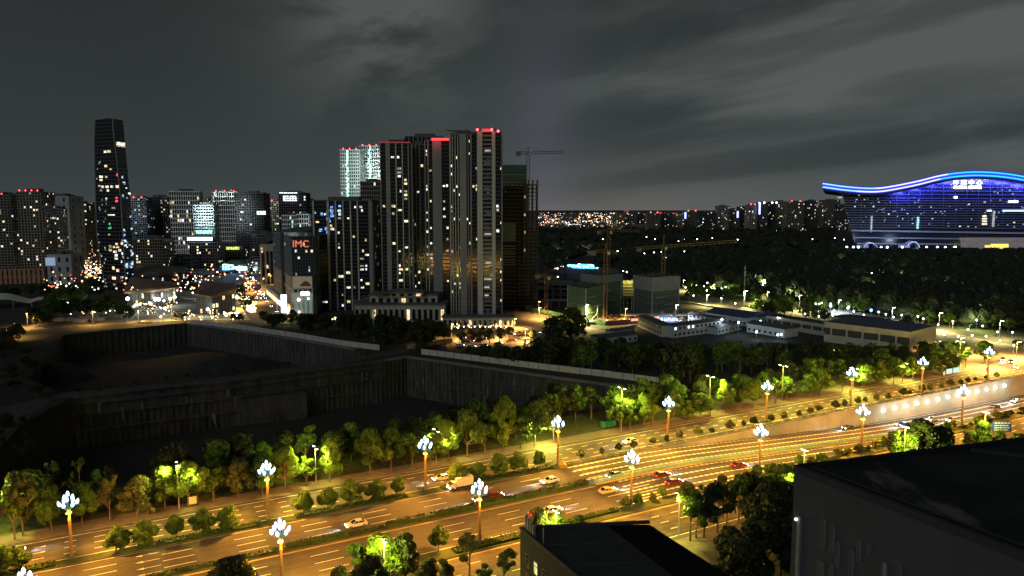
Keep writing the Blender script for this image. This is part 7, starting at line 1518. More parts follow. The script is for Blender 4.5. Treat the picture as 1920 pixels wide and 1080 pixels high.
    mb = MB(); x = a.x + 1.3; h = b.z - a.z; mb.add([(x - .9, Y - .3, a.z + h * .15), (x + .9, Y - .3, a.z + h * .15), (x, Y - .3, a.z + h * .85)], ((0, 1, 2),), glow('led_white', (.9, .95, 1), 5)); mb.build('logo', q)
    rr = random.Random(6)
    for i in range(7):
        mb = MB(); x = a.x + 3.0 + i * 1.25; mb.box((x, Y - .3, a.z + h * .25), (.25, .1, h * .5), glow('led_cyan', (.55, .85, 1), 4)); mb.box((x + .4, Y - .3, a.z + h * (.25 + .2 * (i % 3))), (.7, .1, h * .13), glow('led_cyan', (.55, .85, 1), 4)); mb.build('letter', q)
    l = bpy.data.lights.new('led_wash', 'POINT'); l.energy = 1100; l.color = (.35, .25, 1); l.shadow_soft_size = 2; o = bpy.data.objects.new('led_wash', l); COL.objects.link(o); o.parent = q; o.location = (0, -4, 2.5)
    for u in (1241, 1264): mb = MB(); mb.box(G(u, 611), (1, 1, 9), mat('gate_orange', (.5, .25, .1), .7)); mb.build('gate_post', q)
    # crawler drill, pale green boom
    q = thing('drilling_rig', 'pale green drilling rig with an upright boom beside the bright single lamp', 'machine', G(1108, 608)); c = G(1108, 608); gm = mat('rig_green', (.30, .48, .36), .6); mb = MB(); mb.box(c, (5, 3, 2), gm); mb.build('body', q); mb = MB(); mb.bar(c + Vector((4, 0, .5)), c + Vector((4, 0, 12)), .7, gm); mb.bar(c + Vector((0, 0, 2)), c + Vector((4, 0, 7)), .5, gm); mb.build('boom', q); mb = MB(); mb.box(c + Vector((0, -1.6, 0)), (5, .8, .9), black); mb.box(c + Vector((0, 1.6, 0)), (5, .8, .9), black); mb.build('track', q)
    # bridge deck right of the site carrying the lit road
    q = thing('low_bridge', 'pale edged low viaduct along the lit park road right of the grey netted block', 'bridge', G(1340, 580)); pts = [G(1272, 566), G(1330, 576), G(1400, 588), G(1440, 596)]
    for a, b in zip(pts, pts[1:]):
        n = Vector(((b - a).y, -(b - a).x, 0)).normalized(); mb = MB(); mb.prism([(p.x, p.y) for p in (a + n * .2, b + n * .2, b - n * 1.2, a - n * 1.2)], .1, 1.2, concrete_pale); mb.build('parapet', q)
site()
def cabins():
    cw = mat('cabin_white', (.32, .35, .35), .7, var=.12, scale=.3); rb = mat('cabin_roof_blue', (.03, .05, .12), .6, var=.2, scale=.3); rd = mat('cabin_roof_dark', (.05, .052, .055), .7, var=.2, scale=.3); cc = mat('cabin_cream', (.42, .40, .26), .7, var=.12, scale=.3)
    def cabin(lab, A, B, w, h, roof, wm=None, win=(), left_u=None):
        a, b = G(*A), G(*B); d = (b - a).normalized(); n = Vector((-d.y, d.x, 0)); q = thing('site_cabin', lab, 'site cabin', (a + b) / 2); c, e = b + n * w, a + n * w; mb = MB(); mb.prism([(p.x, p.y) for p in (a, b, c, e)], 0, h, wm or cw); mb.build('wall', q)
        o = .6; A1, B1, C1, E1 = a - d * o - n * o, b + d * o - n * o, c + d * o + n * o, e - d * o + n * o; m1, m2 = (A1 + E1) / 2, (B1 + C1) / 2
        mb = MB(); vs = [Vector((p.x, p.y, h)) for p in (A1, B1, C1, E1)] + [Vector((m1.x, m1.y, h + w * .12)), Vector((m2.x, m2.y, h + w * .12))]; mb.add(vs, ((0, 1, 5, 4), (3, 4, 5, 2), (0, 4, 3), (1, 2, 5), (0, 3, 2, 1)), roof); mb.build('roof', q)
        L = (b - a).length; k = int(L / 3.4); fl = 2 if h > 5 else 1
        for j in range(fl):
            for i in range(k):
                p = a + d * (L * (i + .5) / k) - n * .06; z = 1.1 + j * h / fl; lit = (i, j) in win; mb = MB(); mb.box(Vector((p.x, p.y, z)), (1.3, .14, 1.3), glow('cabin_lit', (.8, .95, 1), 2.5) if lit else glass_d, math.atan2(d.y, d.x)); mb.build('window', q)
        mb = MB()
        for z in ([h * .52] if fl == 2 else []) + [h - .25]: mb.bar(Vector((a.x, a.y, z)) - n * .12, Vector((b.x, b.y, z)) - n * .12, .12, frame_m, .2)
        mb.build('trim', q); return q
    cabin('two storey white cabin row with three lit windows in front', (1262, 634), (1350, 622), 8, 6.6, rd, win=((0, 1), (3, 1), (4, 1)))
    cabin('cream lit cabin row receding left of the white one', (1196, 612), (1240, 632), 7, 6.4, rd, cc)
    cabin('white cabin with a dark roof behind the front row', (1290, 606), (1345, 616), 7, 6, rd)
    cabin('long cabin with a deep blue roof', (1322, 600), (1400, 612), 22, 5, rb)
    cabin('second long cabin with a blue roof right of the first', (1376, 596), (1440, 608), 14, 5, rb)
    cabin('low cabin with white lights at its eaves', (1346, 628), (1390, 618), 7, 4, rd)
    cabin('pale long cabin before the pavilion with blue lit interior', (1400, 622), (1470, 634), 12, 5, rd, win=((6, 0), (8, 0), (9, 0), (11, 0)))
    cabin('dark low shed beside the big round tree', (1128, 648), (1195, 640), 9, 4, rd)
    cabin('small shed at the left foot of the cream cabin', (1150, 632), (1190, 626), 6, 3.4, rb)
    cl = glow('flood_cool', (.8, .92, 1), 14)
    for i, (u, v, z, e) in enumerate(((1353, 622, 7, 1500), (1384, 628, 7, 1500), (1418, 636, 4, 1000), (1458, 615, 6, 800), (1425, 618, 5, 500), (1458, 638, 3, 600))):
        q = thing('flood_lamp', ('cool flood lamp at the corner of the white cabin row', 'cool flood lamp over the low cabin', 'cool flood lamp low before the pale cabin', 'cool lamp behind the pale cabin', 'small cool lamp on the blue roofed cabin', 'low cool lamp at the right foot of the pale cabin')[i], 'flood lamp', G(u, v)); mb = MB(); mb.tube([(0, 0, 0), (0, 0, z)], .1, metal_g); mb.build('pole', q, (0, 0, 0)); mb = MB(); mb.ball((0, 0, z), .55, cl, 6, 4); mb.build('lamp_head', q, (0, 0, 0))
        l = bpy.data.lights.new('flood_beam', 'POINT'); l.energy = e; l.color = (.75, .9, 1); l.shadow_soft_size = .4; o = bpy.data.objects.new('flood_beam', l); COL.objects.link(o); o.parent = q; o.location = (0, -1.2, z + .4)
    # long pavilion of perforated stone
    st = mat('pavilion_stone', (.34, .32, .25), .8, var=.12, scale=.2)
    def slab_house(lab, L_, N_, R_, vt, roofm, gap=True, nb=26, nr=6):
        P = [G(*L_), G(*N_), G(*R_)]; a, b, c = P; back = a + (c - b); q = thing('long_pavilion', lab, 'pavilion', b.copy()); zt = AtY(N_[0], vt, b.y).z
        mb = MB(); mb.prism([(p.x, p.y) for p in (a, b, c, back)], 0, zt - .5, mat('pavilion_inside', (.04, .04, .035), .8)); mb.build('wall', q)
        mb = MB(); o = [p + (p - (a + c) / 2).normalized() * .8 for p in (a, b, c, back)]; mb.prism([(p.x, p.y) for p in o], zt - .5, zt, st, top=roofm); mb.build('roof', q)
        for (p0, p1, k, full) in ((a, b, nb, False), (b, c, nr, True)):
            d = p1 - p0; L = d.length; dn = d.normalized(); n = Vector((dn.y, -dn.x, 0))
            for i in range(k):
                x0, x1 = L * i / k + .05, L * (i + 1) / k - .05; A_, B_ = p0 + dn * x0, p0 + dn * x1
                segs = [(0, zt - .55)] if full else [(0, zt * .38), (zt * .72, zt - .55)]
                for z0, z1 in segs: mb = MB(); mb.prism([(x.x, x.y) for x in (A_ + n * .5, B_ + n * .5, B_, A_)], z0, z1, st); mb.build('stone_panel', q)
                if i % 5 == 2 and not full: mb = MB(); mb.prism([(x.x, x.y) for x in (A_ + n * .45, A_ + dn * .8 + n * .45, A_ + dn * .8, A_)], zt * .38, zt * .72, st); mb.build('pier', q)
        return q
    slab_house('long pale stone pavilion with a dark flat roof and a blue end, nearest part', (1545, 640), (1704, 662), (1752, 648), 622, mat('roof_bluegrey', (.045, .050, .075), .6, var=.2, scale=.1))
    slab_house('low stone panelled wing leading back from the pavilion', (1440, 612), (1570, 634), (1582, 629), 612, roof_felt, nb=34, nr=2)
    slab_house('farther dark roofed pavilion wing behind the nearest part', (1558, 622), (1640, 634), (1668, 628), 604, roof_felt, nb=18, nr=4)
    mb = MB(); rnd = random.Random(4); m = [glow('fairy_yellow', (1, .80, .30), 7), glow('garden_green', (.85, 1, .35), 3)]
    for _ in range(46): p = G(rnd.uniform(1560, 1700), rnd.uniform(656, 664), rnd.uniform(.3, 2)); mb.ball(p, rnd.uniform(.12, .3), rnd.choice(m), 5, 3)
    tag(mb.build('garden_lights'), 'small garden lights along the foot of the long pavilion', 'garden lights', kind='stuff')
    for i, u in enumerate((1590, 1625, 1665, 1690)):
        l = bpy.data.lights.new('garden_wash', 'POINT'); l.energy = 260; l.color = (1, .9, .4); l.shadow_soft_size = .2; o = bpy.data.objects.new('garden_wash', l); COL.objects.link(o); o.location = G(u, 664, 1.2)
        tree('garden_tree', 'small lit garden tree at the foot of the long pavilion, %s from the left' % ordi(i), G(u + 6, 663), 5, 'small', 50 + i % 4, leaf_y)
    # bright display strip lying beyond the pavilion
    mb = MB(); pts = [G(1802, 602), G(1835, 600), G(1850, 614), G(1818, 618)]; z = 3.0
    mb.prism([(p.x, p.y) for p in pts[::-1]], z - .4, z, glow('display_blue', (.10, .16, .50), .55)); rnd = random.Random(2)
    for _ in range(26): f, g = rnd.random() * .8, rnd.random(); p = pts[0].lerp(pts[3], f).lerp(pts[1].lerp(pts[2], f), g); mb.box((p.x, p.y, z + .02), (rnd.uniform(1, 3), rnd.uniform(.5, 1.4), .2), glow('display_white', (.75, .9, 1), 4), .5)
    for p in pts: mb.tube([(p.x, p.y, 0), (p.x, p.y, z)], .2, metal_g)
    tag(mb.build('display_roof'), 'low bright blue and white display roof beyond the long pavilion', 'canopy')
cabins()
# ================================================================== park, distant land
def park():
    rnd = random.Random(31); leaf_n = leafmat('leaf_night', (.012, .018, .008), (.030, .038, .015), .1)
    # single crown lumps as cheap leafy clusters, joined into one dark wood
    mb = MB(); cnt = 0
    def lump(c, r, h, m):
        n = 7; vs = [c + Vector((0, 0, h))]; rings = []
        for i, (f, g) in enumerate(((.55, .86), (.95, .58), (1.0, .32), (.55, .10))):
            for k in range(n):
                a = 6.283 * (k + .5 * (i % 2)) / n; q = r * f * rnd.uniform(.72, 1.22); vs.append(c + Vector((q * math.cos(a), q * math.sin(a), h * g * rnd.uniform(.85, 1.15))))
        fs = [(0, 1 + k, 1 + (k + 1) % n) for k in range(n)]
        for i in range(3):
            for k in range(n): a, b = 1 + i * n + k, 1 + i * n + (k + 1) % n; fs.append((a, a + n, b + n, b))
        mb.add(vs, fs, m)
        for _ in range(16 if c.y > 620 else 90):
            a = rnd.random() * 6.283; e = rnd.random(); p = c + Vector((r * math.cos(a) * math.sqrt(1 - e * e) * 1.05, r * math.sin(a) * math.sqrt(1 - e * e) * 1.05, h * (.35 + .68 * e))); s = rnd.uniform(.6, 1.3) * (1 if c.y > 620 else .55); t = Vector((rnd.uniform(-1, 1), rnd.uniform(-1, 1), rnd.uniform(-1, 1))).normalized(); w = t.orthogonal().normalized()
            mb.add([p - t * s, p + w * s, p + t * s, p - w * s], ((0, 1, 2, 3),), m)
    def blocked(u, v):
        if 1275 < u < 1700 and 545 + (u - 1275) * .16 - 4 < v < 570 + (u - 1275) * .16 + 4: return True
        return False
    for _ in range(2700):
        u = rnd.uniform(1010, 1990); v = 428 + (rnd.random() ** 1.5) * 190
        lim = 548 if u < 1300 else 540 + (u - 1290) * .15
        if u < 1180 and v > 505: continue
        if u < 1290 and v > 540: continue
        if v > lim - 2: continue
        if 1050 < u < 1120 and 486 < v < 510: continue
        if 1200 < u < 1300 and 478 < v < 490: continue
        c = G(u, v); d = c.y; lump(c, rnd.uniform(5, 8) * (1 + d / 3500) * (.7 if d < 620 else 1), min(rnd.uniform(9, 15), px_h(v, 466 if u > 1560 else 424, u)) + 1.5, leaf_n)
    for _ in range(170):
        u = rnd.uniform(1290, 1960); v = 560 + (u - 1290) * .10 + rnd.uniform(-22, -6)
        c = G(u, v); lump(c, rnd.uniform(2, 4), rnd.uniform(5, 9), leaf_g if rnd.random() < .6 else leaf_d)
    tag(mb.build('wood'), 'dark park woodland spreading to the right in front of the wave roofed centre', 'woodland', kind='stuff')
    L = [(1295, 565, 540), (1312, 560, 535), (1345, 566, 540), (1368, 570, 542), (1420, 592, 560), (1450, 590, 555), (1462, 592, 552), (1470, 598, 558), (1440, 600, 566), (1510, 600, 568), (1530, 604, 572), (1545, 606, 580), (1600, 585, 556), (1620, 590, 560), (1660, 592, 560), (1585, 578, 548), (1690, 596, 566), (1715, 606, 580), (1740, 608, 580), (1780, 612, 586), (1700, 618, 590), (1860, 618, 590), (1890, 622, 596), (1820, 590, 566), (1790, 665, 640), (1800, 672, 640), (1840, 668, 640), (1770, 672, 645), (1750, 668, 645), (1730, 672, 640), (1905, 660, 636)]
    for i, (u, vb, vt) in enumerate(L): tree('park_tree', 'lamp lit green tree beside the pale park road, %s from the left' % ordi(i) if i < 4 else 'lamp lit green tree beside the pale park road behind the cabins and pavilion', G(u, vb), px_h(vb, vt, u), 'far', 60 + i % 4, (leaf_g, leaf_y, leaf_d)[i % 3], 1.1, 'lamp lit trees along the park road')
    # park lamps, tiny: post and globe in one mesh
    mW, mC = glow('park_white', (.95, .98, .9), 10), glow('park_cool', (.75, .88, 1), 9); Lm = {}
    for k, m in (('w', mW), ('c', mC)): mb = MB(); mb.tube([(0, 0, 0), (0, 0, 5)], .12, metal_g, n=4); mb.ball((0, 0, 5.2), .55, m, 6, 4); Lm[k] = mb.mesh('park_lamp')
    spots = [(1212, 448), (1228, 452), (1220, 458), (1283, 453), (1297, 458), (1272, 456), (1192, 478), (1208, 480), (1226, 478), (1240, 477), (1283, 476), (1335, 450), (1307, 452), (1385, 452), (1392, 456), (1455, 436), (1505, 452), (1523, 452), (1545, 452), (1565, 450), (1582, 453), (1432, 477), (1450, 470), (1427, 486), (1445, 484), (1462, 482), (1478, 480), (1490, 484), (1505, 486), (1520, 504), (1558, 500), (1570, 498), (1580, 492), (1588, 490), (1595, 492), (1664, 502), (1656, 500), (1666, 491), (1630, 500), (1702, 495), (1742, 496), (1634, 518), (1646, 524), (1662, 530), (1580, 528), (1596, 540), (1612, 544), (1635, 548), (1694, 536), (1712, 542), (1731, 548), (1408, 535), (1430, 541), (1467, 530), (1467, 548), (1490, 556), (1460, 578), (1535, 566), (1569, 560), (1605, 566), (1640, 565), (1529, 578), (1557, 578), (1645, 565), (1704, 562), (1795, 566), (1797, 573), (1820, 580), (1829, 586), (1837, 592), (1847, 597), (1857, 602), (1864, 608), (1787, 600), (1840, 570), (1872, 572), (1896, 588), (1908, 566), (1870, 580), (1690, 600), (1560, 594), (1602, 606), (1502, 500), (1130, 452), (1045, 456), (1082, 457), (1118, 486), (1213, 512), (1175, 516), (1120, 508), (1168, 514), (1340, 556), (1325, 552), (1300, 553), (1370, 562), (1352, 548)]
    for i in range(24): f = i / 23; spots += [(1285 + 640 * f, 546 + 92 * f + 6 * math.sin(i * 9.0)), (1300 + 600 * f, 562 + 92 * f + 5 * math.sin(i * 5.0))]
    for i in range(60): spots.append((rnd.uniform(1180, 1900), rnd.uniform(478, 548)))
    for i, (u, v) in enumerate(spots):
        k = 'c' if (1500 < u < 1640 and v < 470) or i % 5 == 0 else 'w'; o = inst('park_lamp', Lm[k], None, G(u, v + 5)); s = .55 + G(u, v).y / 1300; o.scale = (s, s, s)
        tag(o, 'tiny white globe lamp shining in the dark park at the right', 'park lamp', 'globe lamps in the dark park')
    for i, (u, v, e, c) in enumerate(((1680, 538, 9000, 'g'), (1725, 552, 9000, 'g'), (1655, 510, 7000, 'g'), (1575, 500, 7000, 'g'), (1430, 545, 6000, 'g'), (1560, 488, 3500, 'w'), (1620, 552, 3500, 'g'), (1600, 602, 2600, 'g'), (1660, 608, 2600, 'g'), (1720, 612, 2600, 'g'), (1480, 565, 3000, 'g'), (1540, 585, 3000, 'g'), (1360, 552, 4500, 'g'), (1800, 556, 4500, 'g'), (1850, 606, 4500, 'g'), (1830, 620, 3500, 'g'), (1440, 484, 5000, 'g'))):
        q = thing('park_lamp', 'park lamp washing a pale lawn patch in yellow green light, %s of its kind' % ordi(i), 'park lamp', G(u, v), 'park lamps over lit lawns'); mb = MB(); mb.tube([(0, 0, 0), (0, 0, 6)], .12, metal_g, n=4); mb.ball((0, 0, 6.2), .5, mW, 6, 4); mb.build('lamp', q, (0, 0, 0))
        l = bpy.data.lights.new('park_light', 'POINT'); l.energy = e * 2.6; l.color = (.9, 1, .45); l.shadow_soft_size = .5; o = bpy.data.objects.new('park_light', l); COL.objects.link(o); o.parent = q; o.location = (0, 0, 8.5)
    for i, (u, v) in enumerate(((1557, 582), (1616, 578), (1633, 590), (1649, 592), (1661, 586), (1590, 586))):
        o = tag(inst('blue_lamp', (lambda m: (m.ball((0, 0, 3), 1.1, glow('park_blue', (.15, .35, 1), 4), 6, 4), m.tube([(0, 0, 0), (0, 0, 3)], .12, metal_g), m.mesh('blue_lamp'))[-1])(MB()), None, G(u, v)), 'blue glowing lamp on the lawn behind the long pavilion, %s' % ordi(i), 'blue lamp', 'blue lamps behind the pavilion')
    # lit path strips, footbridge line, stage with blue and red lights
    q = thing('footbridge', 'pale thin footbridge line in the dark park left of the ochre crane', 'bridge', G(1240, 487)); mb = MB(); a, b = G(1172, 489), G(1290, 482); mb.bar(a + Vector((0, 0, 2)), b + Vector((0, 0, 2)), 2.2, mat('bridge_pale', (.5, .5, .36), .7), 1.2); mb.build('deck', q)
    for i in range(5): l = bpy.data.lights.new('bridge_light', 'POINT'); l.energy = 2600; l.color = (1, .95, .7); l.shadow_soft_size = .5; o = bpy.data.objects.new('bridge_light', l); COL.objects.link(o); o.parent = q; o.location = a.lerp(b, (i + .5) / 5) + Vector((0, -5, 8)) - q.location
    mb = MB(); rnd = random.Random(9)
    for _ in range(90): p = G(rnd.uniform(1067, 1112), rnd.uniform(497, 504), rnd.uniform(0, 9)); mb.box(p, (rnd.uniform(1, 7), .5, rnd.uniform(.4, 1.6)), rnd.choice((glow('stage_blue', (.05, .45, 1), 4), glow('stage_blue', (.05, .45, 1), 4), glow('stage_white', (.7, .85, 1), 6))))
    tag(mb.build('light_stage'), 'glaring blue and white lit stage beyond the building site', 'light stage', kind='stuff')
    mb = MB()
    for _ in range(26): p = G(rnd.uniform(1040, 1060), rnd.uniform(500, 504), rnd.uniform(0, 2)); mb.ball(p, rnd.uniform(.4, 1.0), rnd.choice((glow('fairy_red', (1, .15, .1), 5), glow('stage_white', (.7, .85, 1), 6))), 5, 3)
    tag(mb.build('market_lights'), 'red and white lights left of the blue lit stage', 'market lights', kind='stuff')
    hm = mat('hall_roof_pale', (.42, .42, .34), .8)
    for i, (u0, u1, v, h) in enumerate(((1045, 1075, 474, 7), (1085, 1135, 473, 9), (1020, 1100, 455, 4), (1050, 1160, 514, 6))):
        a, b = G(u0, v), G(u1, v); mb = MB(); mb.prism([(a.x, a.y), (b.x, b.y), (b.x, b.y + 30), (a.x, a.y + 30)], 0, [h, h * .7, h * .7, h], hm if i < 2 else frame_d); tag(mb.build('hall'), ('small pale hall roof left in the park behind the site', 'larger pale hall roof behind the orange crane mast', 'long low dark hall far behind the unfinished tower', 'long dark shed right behind the green netted blocks')[i], 'hall')
        if i < 2: l = bpy.data.lights.new('hall_light', 'POINT'); l.energy = 9000; l.color = (1, 1, .8); l.shadow_soft_size = 1; o = bpy.data.objects.new('hall_light', l); COL.objects.link(o); o.location = (a + b) / 2 + Vector((0, -8, 20))
park()
def horizon():
    rnd = random.Random(77); B = block
    specs = [(1214, 1240, 397), (1240, 1262, 399), (1262, 1284, 400), (1284, 1312, 394), (1312, 1345, 396), (1347, 1368, 386), (1368, 1388, 392), (1388, 1402, 388), (1404, 1420, 384), (1421, 1440, 380), (1440, 1456, 380), (1456, 1474, 377), (1476, 1509, 378), (1516, 1534, 376), (1534, 1545, 388), (1545, 1576, 375), (1576, 1592, 384), (1150, 1172, 401), (1172, 1196, 399), (1196, 1214, 401), (1594, 1612, 392)]
    for i, (u0, u1, vt) in enumerate(specs):
        v = vt + (2 if i < 5 else 0)
        B('far_tower', 'far apartment tower on the horizon left of the wave roofed centre, %s in the skyline from the left group' % ordi(i), u0, u1 - .8, v, 2350 + 60 * (i % 4), 18, max(4, int((u1 - u0) / 3)), (frame_b, frame_d, frame_c)[i % 3], depth=40, lit=.10 if i > 4 else .07, pal=WARM + DIMW + DIMW, pier=.22, band=.2, beacon=(2 if i in (8, 12, 0, 3) else 0), fd=.6, group='far apartment towers on the horizon')[0]['label'] = '%s far apartment tower from the left in the skyline before the wave roofed centre' % ordi(sorted(range(len(specs)), key=lambda k: specs[k][0]).index(i))
    for i, (u, v0, v1) in enumerate(((1285, 398, 410), (1383, 396, 408), (1424, 380, 402), (1380, 397, 403))):
        if i == 3: continue
        mb = MB(); a = AtY(u, v1, 2330); b = AtY(u, v0, 2330); mb.box((a.x, a.y, a.z), (5, 2, b.z - a.z), glow('led_violet', (.45, .5, 1), 2.6)); tag(mb.build('light_strip'), ('thin violet light strip on the far tower at the horizon centre', 'violet light strip on a far tower right of the horizon centre', 'bright violet light strip on the far tower with round roof lights')[i], 'light strip')
    mb = MB(); 
    for u, v in ((1424, 381), (1433, 380), (1448, 380), (1456, 380)): mb.ball(AtY(u, v, 2330), 3.0, glow('roof_violet', (.6, .6, 1), 7), 6, 4)
    tag(mb.build('roof_lights'), 'row of round violet lights on the far tower roofs', 'roof lights', kind='stuff')
    # low far city: real small houses and many lamps out to the horizon
    mb = MB(); wl = mat('far_wall', (.10, .095, .085), .9)
    for _ in range(260):
        Y = rnd.uniform(2400, 9000); u = rnd.uniform(1000, 1420) if rnd.random() < .8 else rnd.uniform(240, 660); x = AtY(u, 392, Y).x; mb.box((x, Y, 0), (rnd.uniform(20, 90), 25, rnd.uniform(6, 30) * (1 + Y / 16000)), wl)
    tag(mb.build('far_houses'), 'countless low far houses on the plain below the horizon', 'houses', kind='stuff')
    M_ = [glow('far_amber', (1, .50, .20), 4), glow('far_amber', (1, .52, .22), 4), glow('far_white', (1, .90, .78), 5), glow('far_gold', (1, .72, .40), 4), glow('far_cool', (.75, .82, 1), 4), glow('far_red', (1, .10, .08), 3)]
    mb = MB()
    for _ in range(1150):
        f = rnd.random(); v = 399 + 26 * f; u = 1008 + 330 * rnd.random(); 
        if v > 412 and u > 1180 and rnd.random() < .85: continue
        if v > 418 and rnd.random() < .5: continue
        p = G(u, v, rnd.uniform(14, 34)); s = p.y / 1650 * rnd.choice((.25, .3, .4, .5, .6, 1.1)); s = min(s, 6.0); mb.ball(p, s, rnd.choice(M_ if rnd.random() < .25 else M_[:5]), 5, 3)
    for _ in range(170): u = rnd.uniform(1280, 1600); v = rnd.uniform(404, 424); p = G(u, v, 12); mb.ball(p, p.y / 1650 * rnd.uniform(.3, .6), rnd.choice(M_), 5, 3)
    for u0, u1, v, m, n in ((1030, 1075, 403, 5, 24), (1228, 1252, 399, 5, 16), (1170, 1180, 396, 5, 6), (1010, 1040, 419, 5, 14), (1100, 1150, 400, 2, 20), (1170, 1290, 419, 1, 46), (1260, 1270, 400, 5, 6), (1275, 1280, 399, 5, 4), (1028, 1090, 421, 4, 36), (1012, 1060, 411, 0, 30)):
        for k in range(n): p = G(u0 + (u1 - u0) * (k + rnd.random()) / n, v + rnd.uniform(-.8, .8), 15); mb.ball(p, min(6, p.y / 1650 * .55), M_[m], 5, 3)
    tag(mb.build('far_lights'), 'glittering amber white and red lights of the far city up to the horizon', 'city lights', kind='stuff')
    # scattered lights in the left and middle distance
    mb = MB()
    for _ in range(520): u = rnd.uniform(80, 560); v = rnd.uniform(470, 545); p = G(u, v, rnd.uniform(2, 14)); mb.ball(p, rnd.uniform(.3, .8), rnd.choice(M_), 5, 3)
    tag(mb.build('street_lights'), 'scattered small street and shop lights between the left towers', 'city lights', kind='stuff')
horizon()
# ================================================================== the wave roofed centre
def centre():
    Y = 1330; q = thing('wave_roof_centre', 'vast glass centre with a wave shaped roof edged in double blue light lines', 'building', AtY(1760, 465, Y)); q.location.z = 0
    P = lambda u, v, dy=0: AtY(u, v, Y + dy)
    curve = [(1543, 343), (1580, 348.5), (1620, 352), (1650, 352), (1680, 347), (1720, 339), (1760, 328.5), (1790, 323.5), (1825, 321), (1860, 322), (1890, 325), (1920, 330), (1960, 338), (2010, 347), (2060, 352), (2110, 351), (2150, 346), (2180, 341)]
    def vz(u):
        for (a, b), (c, d) in zip(curve, curve[1:]):
            if a <= u <= c: 
                f = (u - a) / (c - a); return b + (d - b) * f
        return curve[-1][1]
    # smooth resample
    us = [1543 + (2180 - 1543) * i / 90 for i in range(91)]; sm = [sum(vz(min(max(u + k, 1543), 2180)) for k in (-12, -6, 0, 6, 12)) / 5 if 1555 < u < 2168 else vz(u) for u in us]
    roofm = mat('roof_navy', (.05, .055, .09), .5)
    mb = MB(); D = 170; F = [P(u, v - 1.0, -14) for u, v in zip(us, sm)]; Fb = [P(u, v + 14, -14) for u, v in zip(us, sm)]; vs = []; n = len(us)
    for a, b in zip(F, Fb): vs += [a, b, Vector((a.x * (1 + D / Y) + 6, a.y + D, a.z - 3)), Vector((b.x * (1 + D / Y) + 6, b.y + D, b.z - 3))]
    fs = []
    for i in range(n - 1): o = 4 * i; fs += [(o, o + 1, o + 5, o + 4), (o + 2, o + 6, o + 7, o + 3), (o, o + 4, o + 6, o + 2), (o + 1, o + 3, o + 7, o + 5)]
    fs += [(0, 2, 3, 1)]; mb.add(vs, fs, roofm); mb.build('roof', q)
    def strip(dv, rad, mf, name, dy=-15.5, step=1, lo=1543, hi=2180, flat=False):
        cur = None; mb = None
        for i in range(0, n - 1):
            m = mf(us[i])
            if m is not cur:
                if mb: mb.build(name, q)
                mb = MB(); cur = m
            a, b = P(us[i], sm[i] + dv, dy), P(us[i + 1], sm[i + 1] + dv, dy); mb.tube([a, b], rad, m, n=6, cap=False)
        mb.build(name, q)
    c1 = glow('led_iceblue', (.22, .48, 1.0), 2.2, True); c2 = glow('led_lavender', (.62, .62, 1.0), 1.9, True); c3 = glow('led_azure', (.02, .42, 1.0), 2.3, True)
    mf = lambda u: c1 if u < 1640 else (c2 if u < 1775 else (c3 if u < 1960 else c1))
    def mf2(u): return c1 if u < 1600 else (c2 if u < 1760 else (c3 if u < 1960 else c1))
    strip(1.2, 1.1, mf, 'light_line'); strip(7.6, 1.1, mf2, 'light_line')
    gl = glow('led_halo_blue', (.015, .05, 1.0), 1.3, True); gd = glow('led_halo_dim', (.02, .04, 1.0), .45, True)  # glowing strips added to paint the blue halo round the light lines
    strip(4.4, 2.4, lambda u: gl, 'light_halo', dy=-14.6); strip(-1.0, 1.0, lambda u: gd, 'light_halo', dy=-14.6); strip(9.9, 1.3, lambda u: gd, 'light_halo', dy=-14.6)
    # glazed body: columns under the roof, leaning left edge
    def left_u(v): return 1571 + (v - 352) * .27
    body = mat('glass_indigo', (.022, .026, .045), .25, spec=.6)
    mb = MB(); us2 = [u for u in us if u > 1572]; vs = []
    for u, v in [(u, sm[us.index(u)]) for u in us2]:
        ub = max(u, 1601); t = P(u, v + 9); b = P(ub if u < 1640 else u, 466); 
        if u < 1640: b = P(1601 + (u - 1572) * (39 / 68.0), 466)
        b.z = -1; vs += [t, b, Vector((t.x * 1.115 + 6, t.y + 150, t.z)), Vector((b.x * 1.115 + 6, b.y + 150, b.z))]
    k = len(us2); fs = []
    for i in range(k - 1): o = 4 * i; fs += [(o, o + 1, o + 5, o + 4), (o + 2, o + 6, o + 7, o + 3)]
    fs += [(0, 2, 3, 1)]; mb.add(vs, fs, body); mb.build('wall', q)
    bm = mat('louvre_grey', (.17, .18, .27), .6, var=.15, scale=.03)
    def row(v0, v1, m, name, dep=1.6, u_lo=None, u_hi=2180, slope=0.0):
        ul = max(left_u((v0 + v1) / 2) + 1, u_lo or 0); run = None; uu = [ul + (u_hi - ul) * i / 70 for i in range(71)]; mb = MB(); any_ = False
        for a, b in zip(uu, uu[1:]):
            va = v0 + slope * (a - 1600); lim = max(vz(max(1543, a)), vz(max(1543, b))) + 10
            if va < lim: continue
            p0, p1 = P(a, v1 + slope * (a - 1600)), P(b, v1 + slope * (b - 1600)); q0, q1 = P(a, va), P(b, v0 + slope * (b - 1600)); any_ = True
            f0, f1, g0, g1 = [Vector((x.x, x.y - dep, x.z)) for x in (p0, p1, q0, q1)]
            mb.add([f0, f1, g1, g0, p0, p1, q1, q0], ((0, 1, 2, 3), (3, 2, 6, 7), (0, 4, 5, 1)), m)
        if any_: mb.build(name, q)
    v = 343.0; i = 0
    while v < 429: row(v, v + (1.5 if v > 366 else 1.1), bm, 'louvre', slope=.006); v += 4.6 if v > 366 else 6.8
    pale = mat('canopy_paleblue', (.40, .46, .66), .5)
